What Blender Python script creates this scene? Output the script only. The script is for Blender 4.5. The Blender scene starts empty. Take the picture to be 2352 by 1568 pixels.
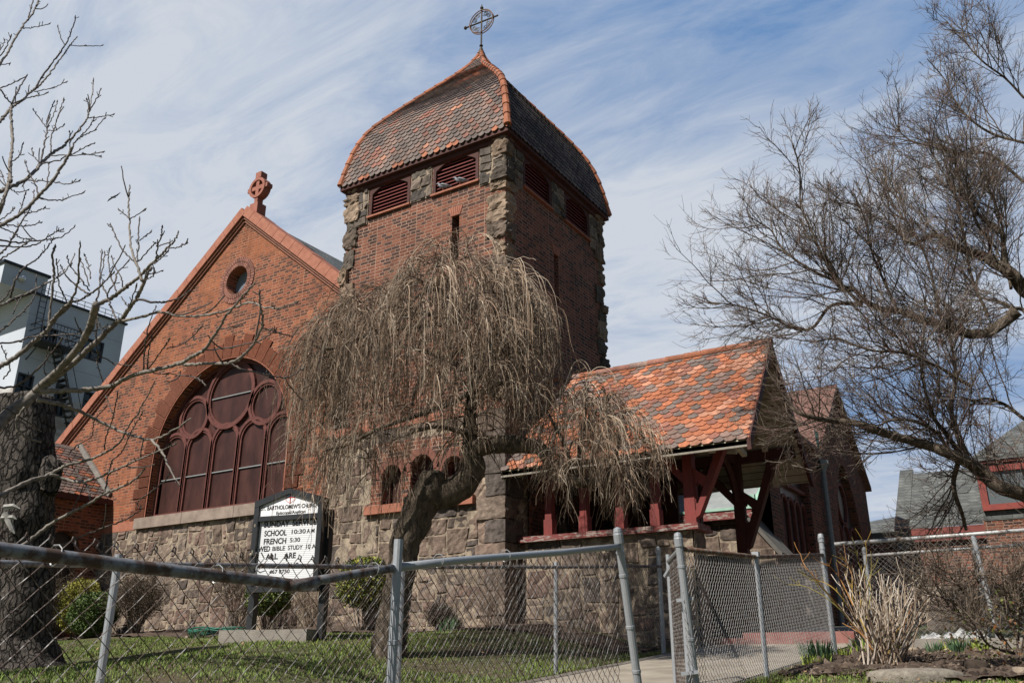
import bpy, math, random
import numpy as np
from mathutils import Vector, Matrix, noise as mnoise
from mathutils.geometry import tessellate_polygon

SC = bpy.context.scene
COL = SC.collection
rng = np.random.default_rng(7)
random.seed(7)
R_ = math.radians

# ---------------------------------------------------------------- camera
FPX, PITCH, HEAD, EYE = 1985.0, R_(20.2), R_(32.5), 1.6      # focal length in px of a 2352 px wide frame
FWD = np.array([-math.sin(HEAD), math.cos(HEAD), 0.0])
RGT = np.array([math.cos(HEAD), math.sin(HEAD), 0.0])
ZUP = np.array([0, 0, 1.0])
CFW = FWD * math.cos(PITCH) + ZUP * math.sin(PITCH)
CUP = -FWD * math.sin(PITCH) + ZUP * math.cos(PITCH)
CPOS = np.array([0, 0, EYE])
cam_d = bpy.data.cameras.new('camera')
cam_d.sensor_width = 36.0
cam_d.lens = FPX / 2352 * 36
cam_d.clip_start = 0.05
cam_d.clip_end = 2000
cam = bpy.data.objects.new('camera', cam_d)
COL.objects.link(cam)
M = Matrix(((RGT[0], CUP[0], -CFW[0], 0), (RGT[1], CUP[1], -CFW[1], 0), (RGT[2], CUP[2], -CFW[2], EYE), (0, 0, 0, 1)))
cam.matrix_world = M
SC.camera = cam

# ---------------------------------------------------------------- sun, sky, exposure
SUN_EL, SUN_AZ = R_(47), R_(16)          # azimuth measured from -Y towards -X
SDIR = Vector((-math.sin(SUN_AZ) * math.cos(SUN_EL), -math.cos(SUN_AZ) * math.cos(SUN_EL), math.sin(SUN_EL)))
sl = bpy.data.lights.new('sun', 'SUN')
sl.energy = 5.0
sl.angle = R_(0.53)
sl.color = (1.0, 0.95, 0.88)
so = bpy.data.objects.new('sun', sl)
so.rotation_euler = SDIR.to_track_quat('Z', 'Y').to_euler()
so.location = (0, 0, 60)
COL.objects.link(so)
SC.view_settings.view_transform = 'Standard'
SC.view_settings.look = 'None'
SC.view_settings.exposure = 0.35
SC.view_settings.gamma = 1.0
SC.view_settings.use_curve_mapping = False

W = bpy.data.worlds.new('World')
SC.world = W
W.use_nodes = True


def nd(nt, typ, ins=None, **attrs):
    n = nt.nodes.new(typ)
    for k, v in attrs.items():
        setattr(n, k, v)
    for k, v in (ins or {}).items():
        if hasattr(v, 'is_linked') or isinstance(v, bpy.types.NodeSocket):
            nt.links.new(v, n.inputs[k])
        else:
            n.inputs[k].default_value = v
    return n


def mth(nt, op, a, b=0.0, c=None):
    n = nt.nodes.new('ShaderNodeMath')
    n.operation = op
    for i, v in enumerate((a, b) if c is None else (a, b, c)):
        if isinstance(v, bpy.types.NodeSocket):
            nt.links.new(v, n.inputs[i])
        else:
            n.inputs[i].default_value = v
    return n.outputs[0]


def ramp(nt, fac, stops, interp='LINEAR'):
    n = nt.nodes.new('ShaderNodeValToRGB')
    n.color_ramp.interpolation = interp
    e = n.color_ramp.elements
    while len(e) < len(stops):
        e.new(0.5)
    for i, (p, c) in enumerate(stops):
        e[i].position = p
        e[i].color = tuple(c) + ((1,) if len(c) == 3 else ())
    nt.links.new(fac, n.inputs[0])
    return n.outputs[0]


def mixc(nt, f, a, b, mode='MIX'):
    n = nt.nodes.new('ShaderNodeMix')
    n.data_type = 'RGBA'
    n.blend_type = mode
    for sock, v in ((n.inputs[0], f), (n.inputs[6], a), (n.inputs[7], b)):
        if isinstance(v, bpy.types.NodeSocket):
            nt.links.new(v, sock)
        else:
            sock.default_value = v if not isinstance(v, tuple) or len(v) == 4 else v + (1,)
    return n.outputs[2]


def noise(nt, vec, scale, detail=4, rough=0.55, dist=0.0):
    n = nd(nt, 'ShaderNodeTexNoise', {'Scale': scale, 'Detail': detail, 'Roughness': rough, 'Distortion': dist})
    if vec is not None:
        nt.links.new(vec, n.inputs['Vector'])
    return n.outputs[0]


wt = W.node_tree
for n in list(wt.nodes):
    wt.nodes.remove(n)
sky = nd(wt, 'ShaderNodeTexSky', sky_type='NISHITA', sun_disc=False, sun_elevation=SUN_EL,
         sun_rotation=math.atan2(SDIR.x, SDIR.y), altitude=20, air_density=1.0, dust_density=0.6, ozone_density=1.6)
tc = nd(wt, 'ShaderNodeTexCoord')
sx = nd(wt, 'ShaderNodeSeparateXYZ', {0: tc.outputs['Generated']})
zz = mth(wt, 'ADD', mth(wt, 'MAXIMUM', sx.outputs[2], 0.0), 0.16)
cv = nd(wt, 'ShaderNodeCombineXYZ', {0: mth(wt, 'DIVIDE', sx.outputs[0], zz), 1: mth(wt, 'DIVIDE', sx.outputs[1], zz), 2: 0.0})
mp = nd(wt, 'ShaderNodeMapping', {0: cv.outputs[0], 'Rotation': (0, 0, R_(-32)), 'Scale': (0.55, 1.5, 1), 'Location': (0.4, 0.15, 0)})
n1 = noise(wt, mp.outputs[0], 1.1, 6, 0.55, 0.5)
n2 = noise(wt, mp.outputs[0], 4.2, 8, 0.66, 1.2)
n3 = noise(wt, cv.outputs[0], 0.5, 2, 0.5)
cl = mth(wt, 'ADD', mth(wt, 'MULTIPLY', n1, 0.56), mth(wt, 'MULTIPLY', n2, 0.37))
cl = mth(wt, 'ADD', cl, mth(wt, 'MULTIPLY', mth(wt, 'SUBTRACT', n3, 0.5), 0.5))
hor = mth(wt, 'MULTIPLY', mth(wt, 'SUBTRACT', 0.55, sx.outputs[2]), 0.16)
cl = mth(wt, 'ADD', cl, hor)
vdir = FWD * 0.94 + ZUP * 0.34
dt = nd(wt, 'ShaderNodeVectorMath', operation='DOT_PRODUCT')
wt.links.new(tc.outputs['Generated'], dt.inputs[0])
dt.inputs[1].default_value = tuple(vdir)
sky_lift = ramp(wt, dt.outputs['Value'], [(0.3, (0, 0, 0)), (0.8, (1, 1, 1))])     # sky brightened and clouded toward the view only, so shaded walls stay dark
cl = mth(wt, 'ADD', mth(wt, 'ADD', cl, -0.035), mth(wt, 'MULTIPLY', mth(wt, 'SUBTRACT', sky_lift, 1.0), 0.28))
lf = nd(wt, 'ShaderNodeVectorMath', operation='DOT_PRODUCT')
wt.links.new(tc.outputs['Generated'], lf.inputs[0])
lf.inputs[1].default_value = (-0.68, 0.52, 0.52)
cl = mth(wt, 'ADD', cl, ramp(wt, lf.outputs['Value'], [(0.78, (0, 0, 0)), (0.99, (0.085, 0.085, 0.085))]))
rt_ = nd(wt, 'ShaderNodeVectorMath', operation='DOT_PRODUCT')
wt.links.new(tc.outputs['Generated'], rt_.inputs[0])
rt_.inputs[1].default_value = (-0.27, 0.82, 0.50)
cl = mth(wt, 'ADD', cl, ramp(wt, rt_.outputs['Value'], [(0.965, (0, 0, 0)), (0.998, (0.075, 0.075, 0.075))]))
cm = ramp(wt, cl, [(0.27, (0, 0, 0)), (0.40, (0.36, 0.36, 0.36)), (0.56, (0.95, 0.95, 0.95))])
thin = mixc(wt, mth(wt, 'MULTIPLY', sky_lift, 0.8), sky.outputs[0], (2.3, 5.0, 10.0))  # bright blue mixed into the sky ahead of the camera
mix = mixc(wt, cm, thin, (10.6, 11.3, 12.4))
bg = nd(wt, 'ShaderNodeBackground', {0: mix, 1: 0.047})
wo = nd(wt, 'ShaderNodeOutputWorld', {0: bg.outputs[0]})


# ---------------------------------------------------------------- survey helpers: a measured line of sight to a point in the yard
def ray(x, y):
    return RGT * (x - 1176) / FPX + CUP * (784 - y) / FPX + CFW


def at(x, y, d):
    r = ray(x, y)
    return CPOS + r * d / (r @ FWD)


def onY(x, y, Y):
    r = ray(x, y)
    return CPOS + r * Y / r[1]


def onX(x, y, X):
    r = ray(x, y)
    return CPOS + r * X / r[0]


def sstep(a, b, x):
    t = np.clip((x - a) / (b - a), 0, 1)
    return t * t * (3 - 2 * t)


def gz(x, y):
    """height of the sloping yard"""
    x = np.asarray(x, float)
    y = np.asarray(y, float)
    z = 0.8 + 0.077 * np.clip(y, -1, 18) + 0.34 * sstep(-5.0, -7.8, x) + 0.06 * np.sin(x * 1.3 + 1) * np.sin(y * 0.9) * sstep(-5, -6, x)
    return z


# ---------------------------------------------------------------- mesh helpers
class MB:
    def __init__(s):
        s.V, s.F, s.C, s.n = [], [], [], 0

    def add(s, V, F, col=(1, 1, 1)):
        V = np.asarray(V, float).reshape(-1, 3)
        if not isinstance(F, np.ndarray):
            by = {}
            for f in F:
                by.setdefault(len(f), []).append(f)
            Fs = [np.array(v, int) for v in by.values()]
        else:
            Fs = [F]
        for f in Fs:
            s.F.append(f + s.n)
            c = np.asarray(col, float)
            s.C.append(np.broadcast_to(c, (len(f), 3)) if c.ndim == 1 else c)
        s.V.append(V)
        s.n += len(V)
        return s

    def hexa(s, p, col=(1, 1, 1)):
        """8 corners: bottom ring 0-3, top ring 4-7"""
        return s.add(p, [(3, 2, 1, 0), (4, 5, 6, 7), (0, 1, 5, 4), (1, 2, 6, 5), (2, 3, 7, 6), (3, 0, 4, 7)], col)

    def box(s, a, b, col=(1, 1, 1)):
        (x0, y0, z0), (x1, y1, z1) = a, b
        return s.hexa([(x0, y0, z0), (x1, y0, z0), (x1, y1, z0), (x0, y1, z0), (x0, y0, z1), (x1, y0, z1), (x1, y1, z1), (x0, y1, z1)], col)

    def beam(s, a, b, w, h, up=(0, 0, 1), col=(1, 1, 1)):
        """square bar from a to b, w across, h along up"""
        a, b, up = np.array(a, float), np.array(b, float), np.array(up, float)
        t = (b - a) / np.linalg.norm(b - a)
        u = np.cross(t, up)
        u /= np.linalg.norm(u)
        v = np.cross(u, t)
        u, v = u * w / 2, v * h / 2
        return s.hexa([a - u - v, a + u - v, a + u + v, a - u + v, b - u - v, b + u - v, b + u + v, b - u + v], col)

    def tube(s, P, Rr, sides=8, col=(1, 1, 1), rough=0.0, fr=6.0, cap=True, seed=0.0):
        P = np.asarray(P, float)
        K = len(P)
        Rr = np.broadcast_to(np.asarray(Rr, float), (K,))
        T = np.gradient(P, axis=0)
        T /= np.linalg.norm(T, axis=1)[:, None] + 1e-12
        u = np.cross(T[0], (0, 0, 1) if abs(T[0][2]) < 0.9 else (1, 0, 0))
        V = []
        for k in range(K):
            u = u - T[k] * (u @ T[k])
            u /= np.linalg.norm(u) + 1e-12
            v = np.cross(T[k], u)
            for j in range(sides):
                a = 2 * math.pi * j / sides
                d = math.cos(a) * u + math.sin(a) * v
                r = Rr[k]
                if rough:
                    q = P[k] + d * r
                    nz = mnoise.noise(Vector((q[0] * fr, q[1] * fr, q[2] * fr * 0.35 + seed)))
                    n2 = mnoise.noise(Vector((q[0] * fr * 2.6, q[1] * fr * 2.6, q[2] * fr * 0.8 + seed)))
                    r *= 1 + rough * (nz + 0.55 * n2)
                V.append(P[k] + d * r)
        F = []
        for k in range(K - 1):
            for j in range(sides):
                F.append((k * sides + j, k * sides + (j + 1) % sides, (k + 1) * sides + (j + 1) % sides, (k + 1) * sides + j))
        if cap:
            F.append(tuple(range(sides))[::-1])
            F.append(tuple((K - 1) * sides + j for j in range(sides)))
        return s.add(V, F, col)

    def lathe(s, base, prof, sides=16, axis=(0, 0, 1), col=(1, 1, 1)):
        """prof: (radius, height) along axis"""
        ax = np.array(axis, float)
        ax /= np.linalg.norm(ax)
        u = np.cross(ax, (1, 0, 0) if abs(ax[0]) < 0.9 else (0, 1, 0))
        u /= np.linalg.norm(u)
        v = np.cross(ax, u)
        V = [np.array(base) + ax * h + r * (math.cos(2 * math.pi * j / sides) * u + math.sin(2 * math.pi * j / sides) * v) for r, h in prof for j in range(sides)]
        F = [(k * sides + j, k * sides + (j + 1) % sides, (k + 1) * sides + (j + 1) % sides, (k + 1) * sides + j) for k in range(len(prof) - 1) for j in range(sides)]
        return s.add(V, F, col)

    def poly(s, pts, holes=(), col=(1, 1, 1)):
        loops = [[Vector(p) for p in pts]] + [[Vector(p) for p in h] for h in holes]
        tris = tessellate_polygon(loops)
        V = [p for l in loops for p in l]
        return s.add([tuple(v) for v in V], [tuple(t) for t in tris], col)

    def prism(s, ring, off, col=(1, 1, 1)):
        """closed ring of 3D points pushed along off"""
        ring = [np.array(p, float) for p in ring]
        off = np.array(off, float)
        n = len(ring)
        s.poly(ring, col=col)
        s.poly([p + off for p in ring], col=col)
        return s.add(ring + [p + off for p in ring], [(i, (i + 1) % n, n + (i + 1) % n, n + i) for i in range(n)], col)

    def tubes(s, P, Rr, sides=3, col=(1, 1, 1)):
        """many strands at once: P (N,K,3), Rr (N,K)"""
        P = np.asarray(P, float)
        N, K = P.shape[:2]
        if N == 0:
            return s
        Rr = np.broadcast_to(np.asarray(Rr, float), (N, K))
        T = np.gradient(P, axis=1)
        T /= np.linalg.norm(T, axis=2)[..., None] + 1e-9
        ax = np.argmin(np.abs(np.gradient(P, axis=1)).sum(1) + np.abs(np.diff(P, axis=1)).sum(1), axis=1)
        ref = np.broadcast_to((np.eye(3)[ax] + 0.013)[:, None, :], T.shape)
        U = np.cross(T, ref)
        U /= np.linalg.norm(U, axis=2)[..., None] + 1e-9
        Vv = np.cross(T, U)
        an = 2 * np.pi * np.arange(sides) / sides
        ring = P[:, :, None, :] + Rr[:, :, None, None] * (np.cos(an)[None, None, :, None] * U[:, :, None, :] + np.sin(an)[None, None, :, None] * Vv[:, :, None, :])
        idx = np.arange(N * K * sides).reshape(N, K, sides)
        a, b = idx[:, :-1], idx[:, 1:]
        F = np.stack([a, np.roll(a, -1, 2), np.roll(b, -1, 2), b], -1).reshape(-1, 4)
        c = np.asarray(col, float)
        if c.ndim == 2:
            c = np.repeat(c, (K - 1) * sides, axis=0)
        return s.add(ring.reshape(-1, 3), F, c)

    def mesh(s, name, smooth=False):
        me = bpy.data.meshes.new(name)
        if not s.V:
            return me
        V = np.concatenate(s.V)
        me.vertices.add(len(V))
        me.vertices.foreach_set('co', V.ravel().astype(np.float32))
        tot = np.concatenate([np.full(len(f), f.shape[1]) for f in s.F])
        lo = np.concatenate([f.ravel() for f in s.F])
        me.loops.add(len(lo))
        me.loops.foreach_set('vertex_index', lo.astype(np.int32))
        me.polygons.add(len(tot))
        me.polygons.foreach_set('loop_start', np.concatenate([[0], np.cumsum(tot)[:-1]]).astype(np.int32))
        me.polygons.foreach_set('loop_total', tot.astype(np.int32))
        me.polygons.foreach_set('use_smooth', np.full(len(tot), smooth))
        C = np.concatenate(s.C)
        at_ = me.attributes.new('Col', 'FLOAT_COLOR', 'CORNER')
        c4 = np.ones((len(lo), 4), np.float32)
        c4[:, :3] = np.repeat(C, tot, axis=0)
        at_.data.foreach_set('color', c4.ravel())
        me.update(calc_edges=True)
        me.validate()
        return me


def wloc(o):
    v = Vector((0, 0, 0))
    while o is not None:
        v += o.location
        o = o.parent
    return v


def obj(name, mb, mat, parent=None, smooth=False, label=None, cat=None, group=None, kind=None, origin=None):
    """link a mesh builder as ONE mesh object (its vertices are in world space)"""
    if origin is not None:
        mb.V = [v - np.array(origin, float) for v in mb.V]
    me = mb if isinstance(mb, bpy.types.Mesh) else mb.mesh(name, smooth)
    for m in (mat if isinstance(mat, (list, tuple)) else [mat]):
        me.materials.append(m)
    o = bpy.data.objects.new(name, me)
    COL.objects.link(o)
    if parent is not None:
        o.parent = parent
        o.location = -wloc(parent) if origin is None else Vector(origin) - wloc(parent)
    elif origin is not None:
        o.location = origin
    tag(o, label, cat, group, kind)
    return o


def tag(o, label=None, cat=None, group=None, kind=None):
    for k, v in (('label', label), ('category', cat), ('group', group), ('kind', kind)):
        if v:
            o[k] = v
    return o


def thing(name, label, cat, loc, group=None):
    o = bpy.data.objects.new(name, None)
    o.empty_display_size = 0.2
    o.location = loc
    COL.objects.link(o)
    return tag(o, label, cat, group)


def arc(cx, cz, r, a0, a1, n):
    return [(cx + r * math.cos(a0 + (a1 - a0) * i / n), cz + r * math.sin(a0 + (a1 - a0) * i / n)) for i in range(n + 1)]


def arch(cx, zb, zs, r, n=24):
    """outline of a round-headed opening, from bottom left over the top to bottom right"""
    return [(cx - r, zb)] + [(cx - r * math.cos(math.pi * i / n), zs + r * math.sin(math.pi * i / n)) for i in range(n + 1)] + [(cx + r, zb)]


PY = lambda Y: (lambda u, w, h=0.0: (u, Y - h, w))         # plane facing -Y, h outwards
PX = lambda X: (lambda u, w, h=0.0: (X + h, u, w))         # plane facing +X


def wall(mb, tf, outer, holes=(), depth=0.25, col=(1, 1, 1), edge=0.0):
    mb.poly([tf(*p) for p in outer], [[tf(*p) for p in h] for h in holes], col)
    for h in holes:
        n = len(h)
        mb.add([tf(*p) for p in h] + [tf(p[0], p[1], -depth) for p in h], [(i, (i + 1) % n, n + (i + 1) % n, n + i) for i in range(n)], col)
    if edge:
        n = len(outer)
        mb.add([tf(*p) for p in outer] + [tf(p[0], p[1], -edge) for p in outer], [(i, (i + 1) % n, n + (i + 1) % n, n + i) for i in range(n)], col)
    return mb


def band(mb, tf, path, w, h0, h1, closed=False, col=(1, 1, 1)):
    """flat bar of width w along a 2D path in a wall plane, from h0 to h1 out of the plane"""
    P = np.array(path, float)
    n = len(P)
    if closed:
        T = np.roll(P, -1, 0) - np.roll(P, 1, 0)
    else:
        T = np.gradient(P, axis=0)
    T /= np.linalg.norm(T, axis=1)[:, None]
    Nn = np.stack([-T[:, 1], T[:, 0]], 1) * w / 2
    A, B = P + Nn, P - Nn
    V = []
    for k in range(n):
        V += [tf(A[k][0], A[k][1], h0), tf(A[k][0], A[k][1], h1), tf(B[k][0], B[k][1], h1), tf(B[k][0], B[k][1], h0)]
    F = []
    for k in range(n if closed else n - 1):
        a, b = 4 * k, 4 * ((k + 1) % n)
        for j in range(3):
            F.append((a + j, b + j, b + j + 1, a + j + 1))
    return mb.add(V, F, col)


# ---------------------------------------------------------------- materials
def mat(name, rough=0.8, metal=0.0, spec=0.35):
    m = bpy.data.materials.new(name)
    m.use_nodes = True
    b = m.node_tree.nodes['Principled BSDF']
    b.inputs['Roughness'].default_value = rough
    b.inputs['Metallic'].default_value = metal
    b.inputs['Specular IOR Level'].default_value = spec
    return m, m.node_tree, b


def bump(nt, b, h, strength=0.4, dist=0.02):
    n = nd(nt, 'ShaderNodeBump', {'Height': h, 'Strength': strength, 'Distance': dist})
    nt.links.new(n.outputs[0], b.inputs['Normal'])


def simple(name, c, c2=None, scale=8.0, rough=0.8, metal=0.0, bumpy=0.0, bscale=None, stretch=None, spec=0.35, lo=0.35, hi=0.65, attr=False):
    m, nt, b = mat(name, rough, metal, spec)
    g = nd(nt, 'ShaderNodeNewGeometry').outputs['Position']
    if stretch:
        g = nd(nt, 'ShaderNodeMapping', {0: g, 'Scale': stretch}).outputs[0]
    f = noise(nt, g, scale, 6, 0.62)
    col = ramp(nt, f, [(lo, c), (hi, c2 or c)])
    if attr:
        a = nd(nt, 'ShaderNodeAttribute', attribute_name='Col').outputs[0]
        col = mixc(nt, 1.0, a, col, 'MULTIPLY')
    nt.links.new(col, b.inputs['Base Color'])
    if bumpy:
        bump(nt, b, noise(nt, g, bscale or scale * 3, 6, 0.65), bumpy)
    return m


def brick_mat(name, dark, mid, hot, mortar, wear, wearmix=0.3, bw=0.21, bh=0.0725):
    m, nt, b = mat(name, 0.88, 0, 0.2)
    g = nd(nt, 'ShaderNodeNewGeometry')
    p = nd(nt, 'ShaderNodeSeparateXYZ', {0: g.outputs['Position']})
    nn = nd(nt, 'ShaderNodeSeparateXYZ', {0: g.outputs['True Normal']})
    sel = mth(nt, 'GREATER_THAN', mth(nt, 'ABSOLUTE', nn.outputs[0]), 0.7)
    u = mth(nt, 'ADD', mth(nt, 'MULTIPLY', p.outputs[0], mth(nt, 'SUBTRACT', 1.0, sel)), mth(nt, 'MULTIPLY', p.outputs[1], sel))
    wob = mth(nt, 'MULTIPLY', mth(nt, 'SUBTRACT', noise(nt, g.outputs['Position'], 1.3, 3), 0.5), 0.03)
    v = nd(nt, 'ShaderNodeCombineXYZ', {0: u, 1: mth(nt, 'ADD', p.outputs[2], wob), 2: 0.0})
    br = nd(nt, 'ShaderNodeTexBrick', {'Vector': v.outputs[0], 'Color1': (0, 0, 0, 1), 'Color2': (1, 1, 1, 1), 'Mortar': (0.5, 0.5, 0.5, 1), 'Scale': 1.0,
                                       'Mortar Size': 0.009, 'Mortar Smooth': 0.25, 'Bias': 0.0, 'Brick Width': bw, 'Row Height': bh})
    br.offset = 0.5
    br.squash = 0.62
    br.squash_frequency = 2
    c = ramp(nt, br.outputs[0], [(0.0, dark), (0.36, dark), (0.46, mid), (0.8, mid), (1.0, hot)])
    big = noise(nt, g.outputs['Position'], 0.75, 5, 0.62)
    c = mixc(nt, mth(nt, 'MULTIPLY', ramp(nt, big, [(0.5, (0, 0, 0)), (0.66, (1, 1, 1))]), wearmix), c, wear)
    fine = noise(nt, g.outputs['Position'], 38, 4, 0.7)
    c = mixc(nt, 1.0, c, ramp(nt, fine, [(0.25, (0.62, 0.62, 0.62)), (0.75, (1.25, 1.25, 1.25))]), 'MULTIPLY')
    st = noise(nt, nd(nt, 'ShaderNodeMapping', {0: g.outputs['Position'], 'Scale': (1, 1, 0.16)}).outputs[0], 1.9, 6, 0.7)
    c = mixc(nt, 1.0, c, ramp(nt, st, [(0.33, (0.62, 0.6, 0.58)), (0.5, (1, 1, 1)), (0.75, (1.12, 1.1, 1.08))]), 'MULTIPLY')
    mort = mixc(nt, ramp(nt, noise(nt, g.outputs['Position'], 2.2, 4), [(0.35, (0, 0, 0)), (0.65, (1, 1, 1))]), mortar, tuple(x * 0.6 for x in mortar))
    c = mixc(nt, br.outputs[1], c, mort)
    nt.links.new(c, b.inputs['Base Color'])
    h = mth(nt, 'SUBTRACT', mth(nt, 'MULTIPLY', fine, 0.35), br.outputs[1])
    bump(nt, b, h, 0.7, 0.012)
    return m


def attr_mat(name, rough=0.85, scale=14, lo=0.6, hi=1.3, bumpy=0.5, bscale=30, spec=0.25, metal=0.0, stain=False):
    m, nt, b = mat(name, rough, metal, spec)
    a = nd(nt, 'ShaderNodeAttribute', attribute_name='Col').outputs[0]
    g = nd(nt, 'ShaderNodeNewGeometry').outputs['Position']
    f = noise(nt, g, scale, 6, 0.65)
    c = mixc(nt, 1.0, a, ramp(nt, f, [(0.3, (lo,) * 3), (0.7, (hi,) * 3)]), 'MULTIPLY')
    if stain:
        st = noise(nt, nd(nt, 'ShaderNodeMapping', {0: g, 'Scale': (1.6, 1, 0.6)}).outputs[0], 1.5, 7, 0.72)
        c = mixc(nt, 1.0, c, ramp(nt, st, [(0.32, (0.55, 0.54, 0.53)), (0.52, (1, 1, 1)), (0.72, (1.18, 1.14, 1.1))]), 'MULTIPLY')
    nt.links.new(c, b.inputs['Base Color'])
    if bumpy:
        bump(nt, b, noise(nt, g, bscale, 6, 0.7), bumpy, 0.015)
    return m


MT = {}
MT['brick'] = brick_mat('tower_brick', (0.07, 0.04, 0.033), (0.185, 0.07, 0.045), (0.25, 0.1, 0.06), (0.36, 0.23, 0.17), (0.26, 0.095, 0.05), 0.22)
MT['gable_brick'] = brick_mat('gable_brick', (0.1, 0.048, 0.034), (0.24, 0.08, 0.045), (0.33, 0.12, 0.06), (0.38, 0.2, 0.13), (0.35, 0.115, 0.046), 0.7)
MT['shaded_brick'] = brick_mat('shaded_side_brick', (0.05, 0.03, 0.025), (0.13, 0.045, 0.03), (0.2, 0.07, 0.045), (0.2, 0.12, 0.09), (0.16, 0.06, 0.04), 0.2)  # church brick with shade put into its colour, for sunless walls
MT['stone'] = attr_mat('rubble_stone', 0.93, 9, 0.5, 1.35, 1.0, 26, stain=True)
MT['tile'] = attr_mat('clay_tile', 0.72, 20, 0.68, 1.25, 0.25, 50, 0.3, stain=True)
MT['terra'] = simple('terracotta', (0.27, 0.098, 0.058), (0.35, 0.14, 0.088), 7, 0.8, bumpy=0.3, bscale=40)
MT['sandstone'] = simple('sandstone', (0.20, 0.155, 0.125), (0.30, 0.235, 0.19), 4, 0.9, bumpy=0.4, bscale=30)
MT['redwood'] = simple('red_painted_wood', (0.20, 0.035, 0.03), (0.14, 0.03, 0.026), 9, 0.7, bumpy=0.35, bscale=40, stretch=(1, 1, 0.3))
MT['maroon'] = simple('maroon_frame', (0.085, 0.026, 0.021), (0.135, 0.044, 0.034), 9, 0.75, bumpy=0.3, bscale=40)
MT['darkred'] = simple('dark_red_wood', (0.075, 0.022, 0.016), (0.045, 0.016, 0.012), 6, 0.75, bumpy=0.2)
MT['iron'] = simple('dark_iron', (0.02, 0.018, 0.016), (0.075, 0.05, 0.025), 18, 0.55, 0.3)
MT['black'] = simple('black_sign_metal', (0.018, 0.019, 0.021), (0.028, 0.029, 0.031), 6, 0.38, 0.0, spec=0.5)
MT['concrete'] = simple('concrete', (0.19, 0.17, 0.145), (0.27, 0.245, 0.21), 5, 0.92, bumpy=0.4, bscale=60)
MT['slate'] = None
MT['copper'] = simple('green_copper', (0.22, 0.42, 0.32), (0.34, 0.5, 0.4), 6, 0.7)
MT['text'] = simple('black_lettering', (0.015, 0.015, 0.017), rough=0.6)


def glassish(name, c, rough=0.12):
    m, nt, b = mat(name, rough, 0, 0.6)
    b.inputs['Base Color'].default_value = c + (1,)
    return m


MT['glass'] = glassish('window_glass', (0.03, 0.04, 0.05))
MT['oculus_glass'] = glassish('pale_window_glass', (0.16, 0.21, 0.25), 0.1)
m, nt, b = mat('screened_pane', 0.45, 0, 0.25)
g = nd(nt, 'ShaderNodeNewGeometry').outputs['Position']
c = ramp(nt, noise(nt, nd(nt, 'ShaderNodeMapping', {0: g, 'Scale': (1, 1, 0.4)}).outputs[0], 3.2, 5, 0.6), [(0.32, (0.028, 0.012, 0.01)), (0.52, (0.052, 0.021, 0.017)), (0.75, (0.082, 0.034, 0.026))])
nt.links.new(c, b.inputs['Base Color'])
bump(nt, b, noise(nt, g, 160, 2), 0.12, 0.01)
MT['pane'] = m

m, nt, b = mat('grey_slate', 0.75, 0, 0.3)
g = nd(nt, 'ShaderNodeNewGeometry')
p = nd(nt, 'ShaderNodeSeparateXYZ', {0: g.outputs['Position']})
v = nd(nt, 'ShaderNodeCombineXYZ', {0: mth(nt, 'ADD', p.outputs[0], p.outputs[1]), 1: mth(nt, 'MULTIPLY', p.outputs[2], 1.0), 2: 0.0})
br = nd(nt, 'ShaderNodeTexBrick', {'Vector': v.outputs[0], 'Color1': (0.075, 0.08, 0.078, 1), 'Color2': (0.125, 0.13, 0.125, 1), 'Mortar': (0.05, 0.05, 0.05, 1), 'Scale': 1.0,
                                   'Mortar Size': 0.008, 'Brick Width': 0.25, 'Row Height': 0.11})
c = mixc(nt, 1.0, br.outputs[0], ramp(nt, noise(nt, g.outputs['Position'], 2.5, 6), [(0.3, (0.7, 0.7, 0.7)), (0.7, (1.3, 1.3, 1.25))]), 'MULTIPLY')
nt.links.new(c, b.inputs['Base Color'])
bump(nt, b, mth(nt, 'SUBTRACT', 1.0, br.outputs[1]), 0.5, 0.01)
MT['slate'] = m


def metal_mat(name, base, rust, amount, rough=0.45, metal=0.75, scale=14):
    m, nt, b = mat(name, rough, metal, 0.4)
    g = nd(nt, 'ShaderNodeNewGeometry').outputs['Position']
    f = ramp(nt, noise(nt, g, scale, 6, 0.7), [(amount - 0.08, (0, 0, 0)), (amount + 0.08, (1, 1, 1))])
    f2 = noise(nt, g, scale * 4, 3)
    bc = mixc(nt, f2, tuple(x * 0.8 for x in base), tuple(min(1, x * 1.15) for x in base))
    nt.links.new(mixc(nt, f, rust, bc), b.inputs['Base Color'])
    nt.links.new(mth(nt, 'MULTIPLY', f, metal), b.inputs['Metallic'])
    nt.links.new(ramp(nt, f, [(0, (0.85,) * 3), (1, (rough,) * 3)]), b.inputs['Roughness'])
    return m


MT['galv'] = metal_mat('galvanised_pipe', (0.33, 0.345, 0.36), (0.25, 0.23, 0.21), 0.3, 0.5, 0.35)
MT['rustpipe'] = metal_mat('weathered_rail', (0.2, 0.205, 0.215), (0.07, 0.042, 0.03), 0.5, 0.55, 0.25)
MT['wire'] = metal_mat('chain_link_wire', (0.33, 0.32, 0.31), (0.075, 0.052, 0.042), 0.56, 0.45, 0.5, 22)
MT['brightwire'] = metal_mat('bright_chain_link_wire', (0.46, 0.455, 0.445), (0.12, 0.075, 0.055), 0.44, 0.42, 0.45, 30)

# ================================================================ CHURCH
STONES = np.array([(0.21, 0.155, 0.12), (0.245, 0.178, 0.14), (0.18, 0.14, 0.115), (0.14, 0.115, 0.1), (0.26, 0.198, 0.155), (0.225, 0.152, 0.122), (0.28, 0.22, 0.175), (0.2, 0.145, 0.115)])
STONES = STONES * 0.8
MORTAR = (0.31, 0.25, 0.185)


def nz3(p, f, s=0.0):
    return mnoise.noise(Vector((p[0] * f + s, p[1] * f - s, p[2] * f + 2 * s)))


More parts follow.
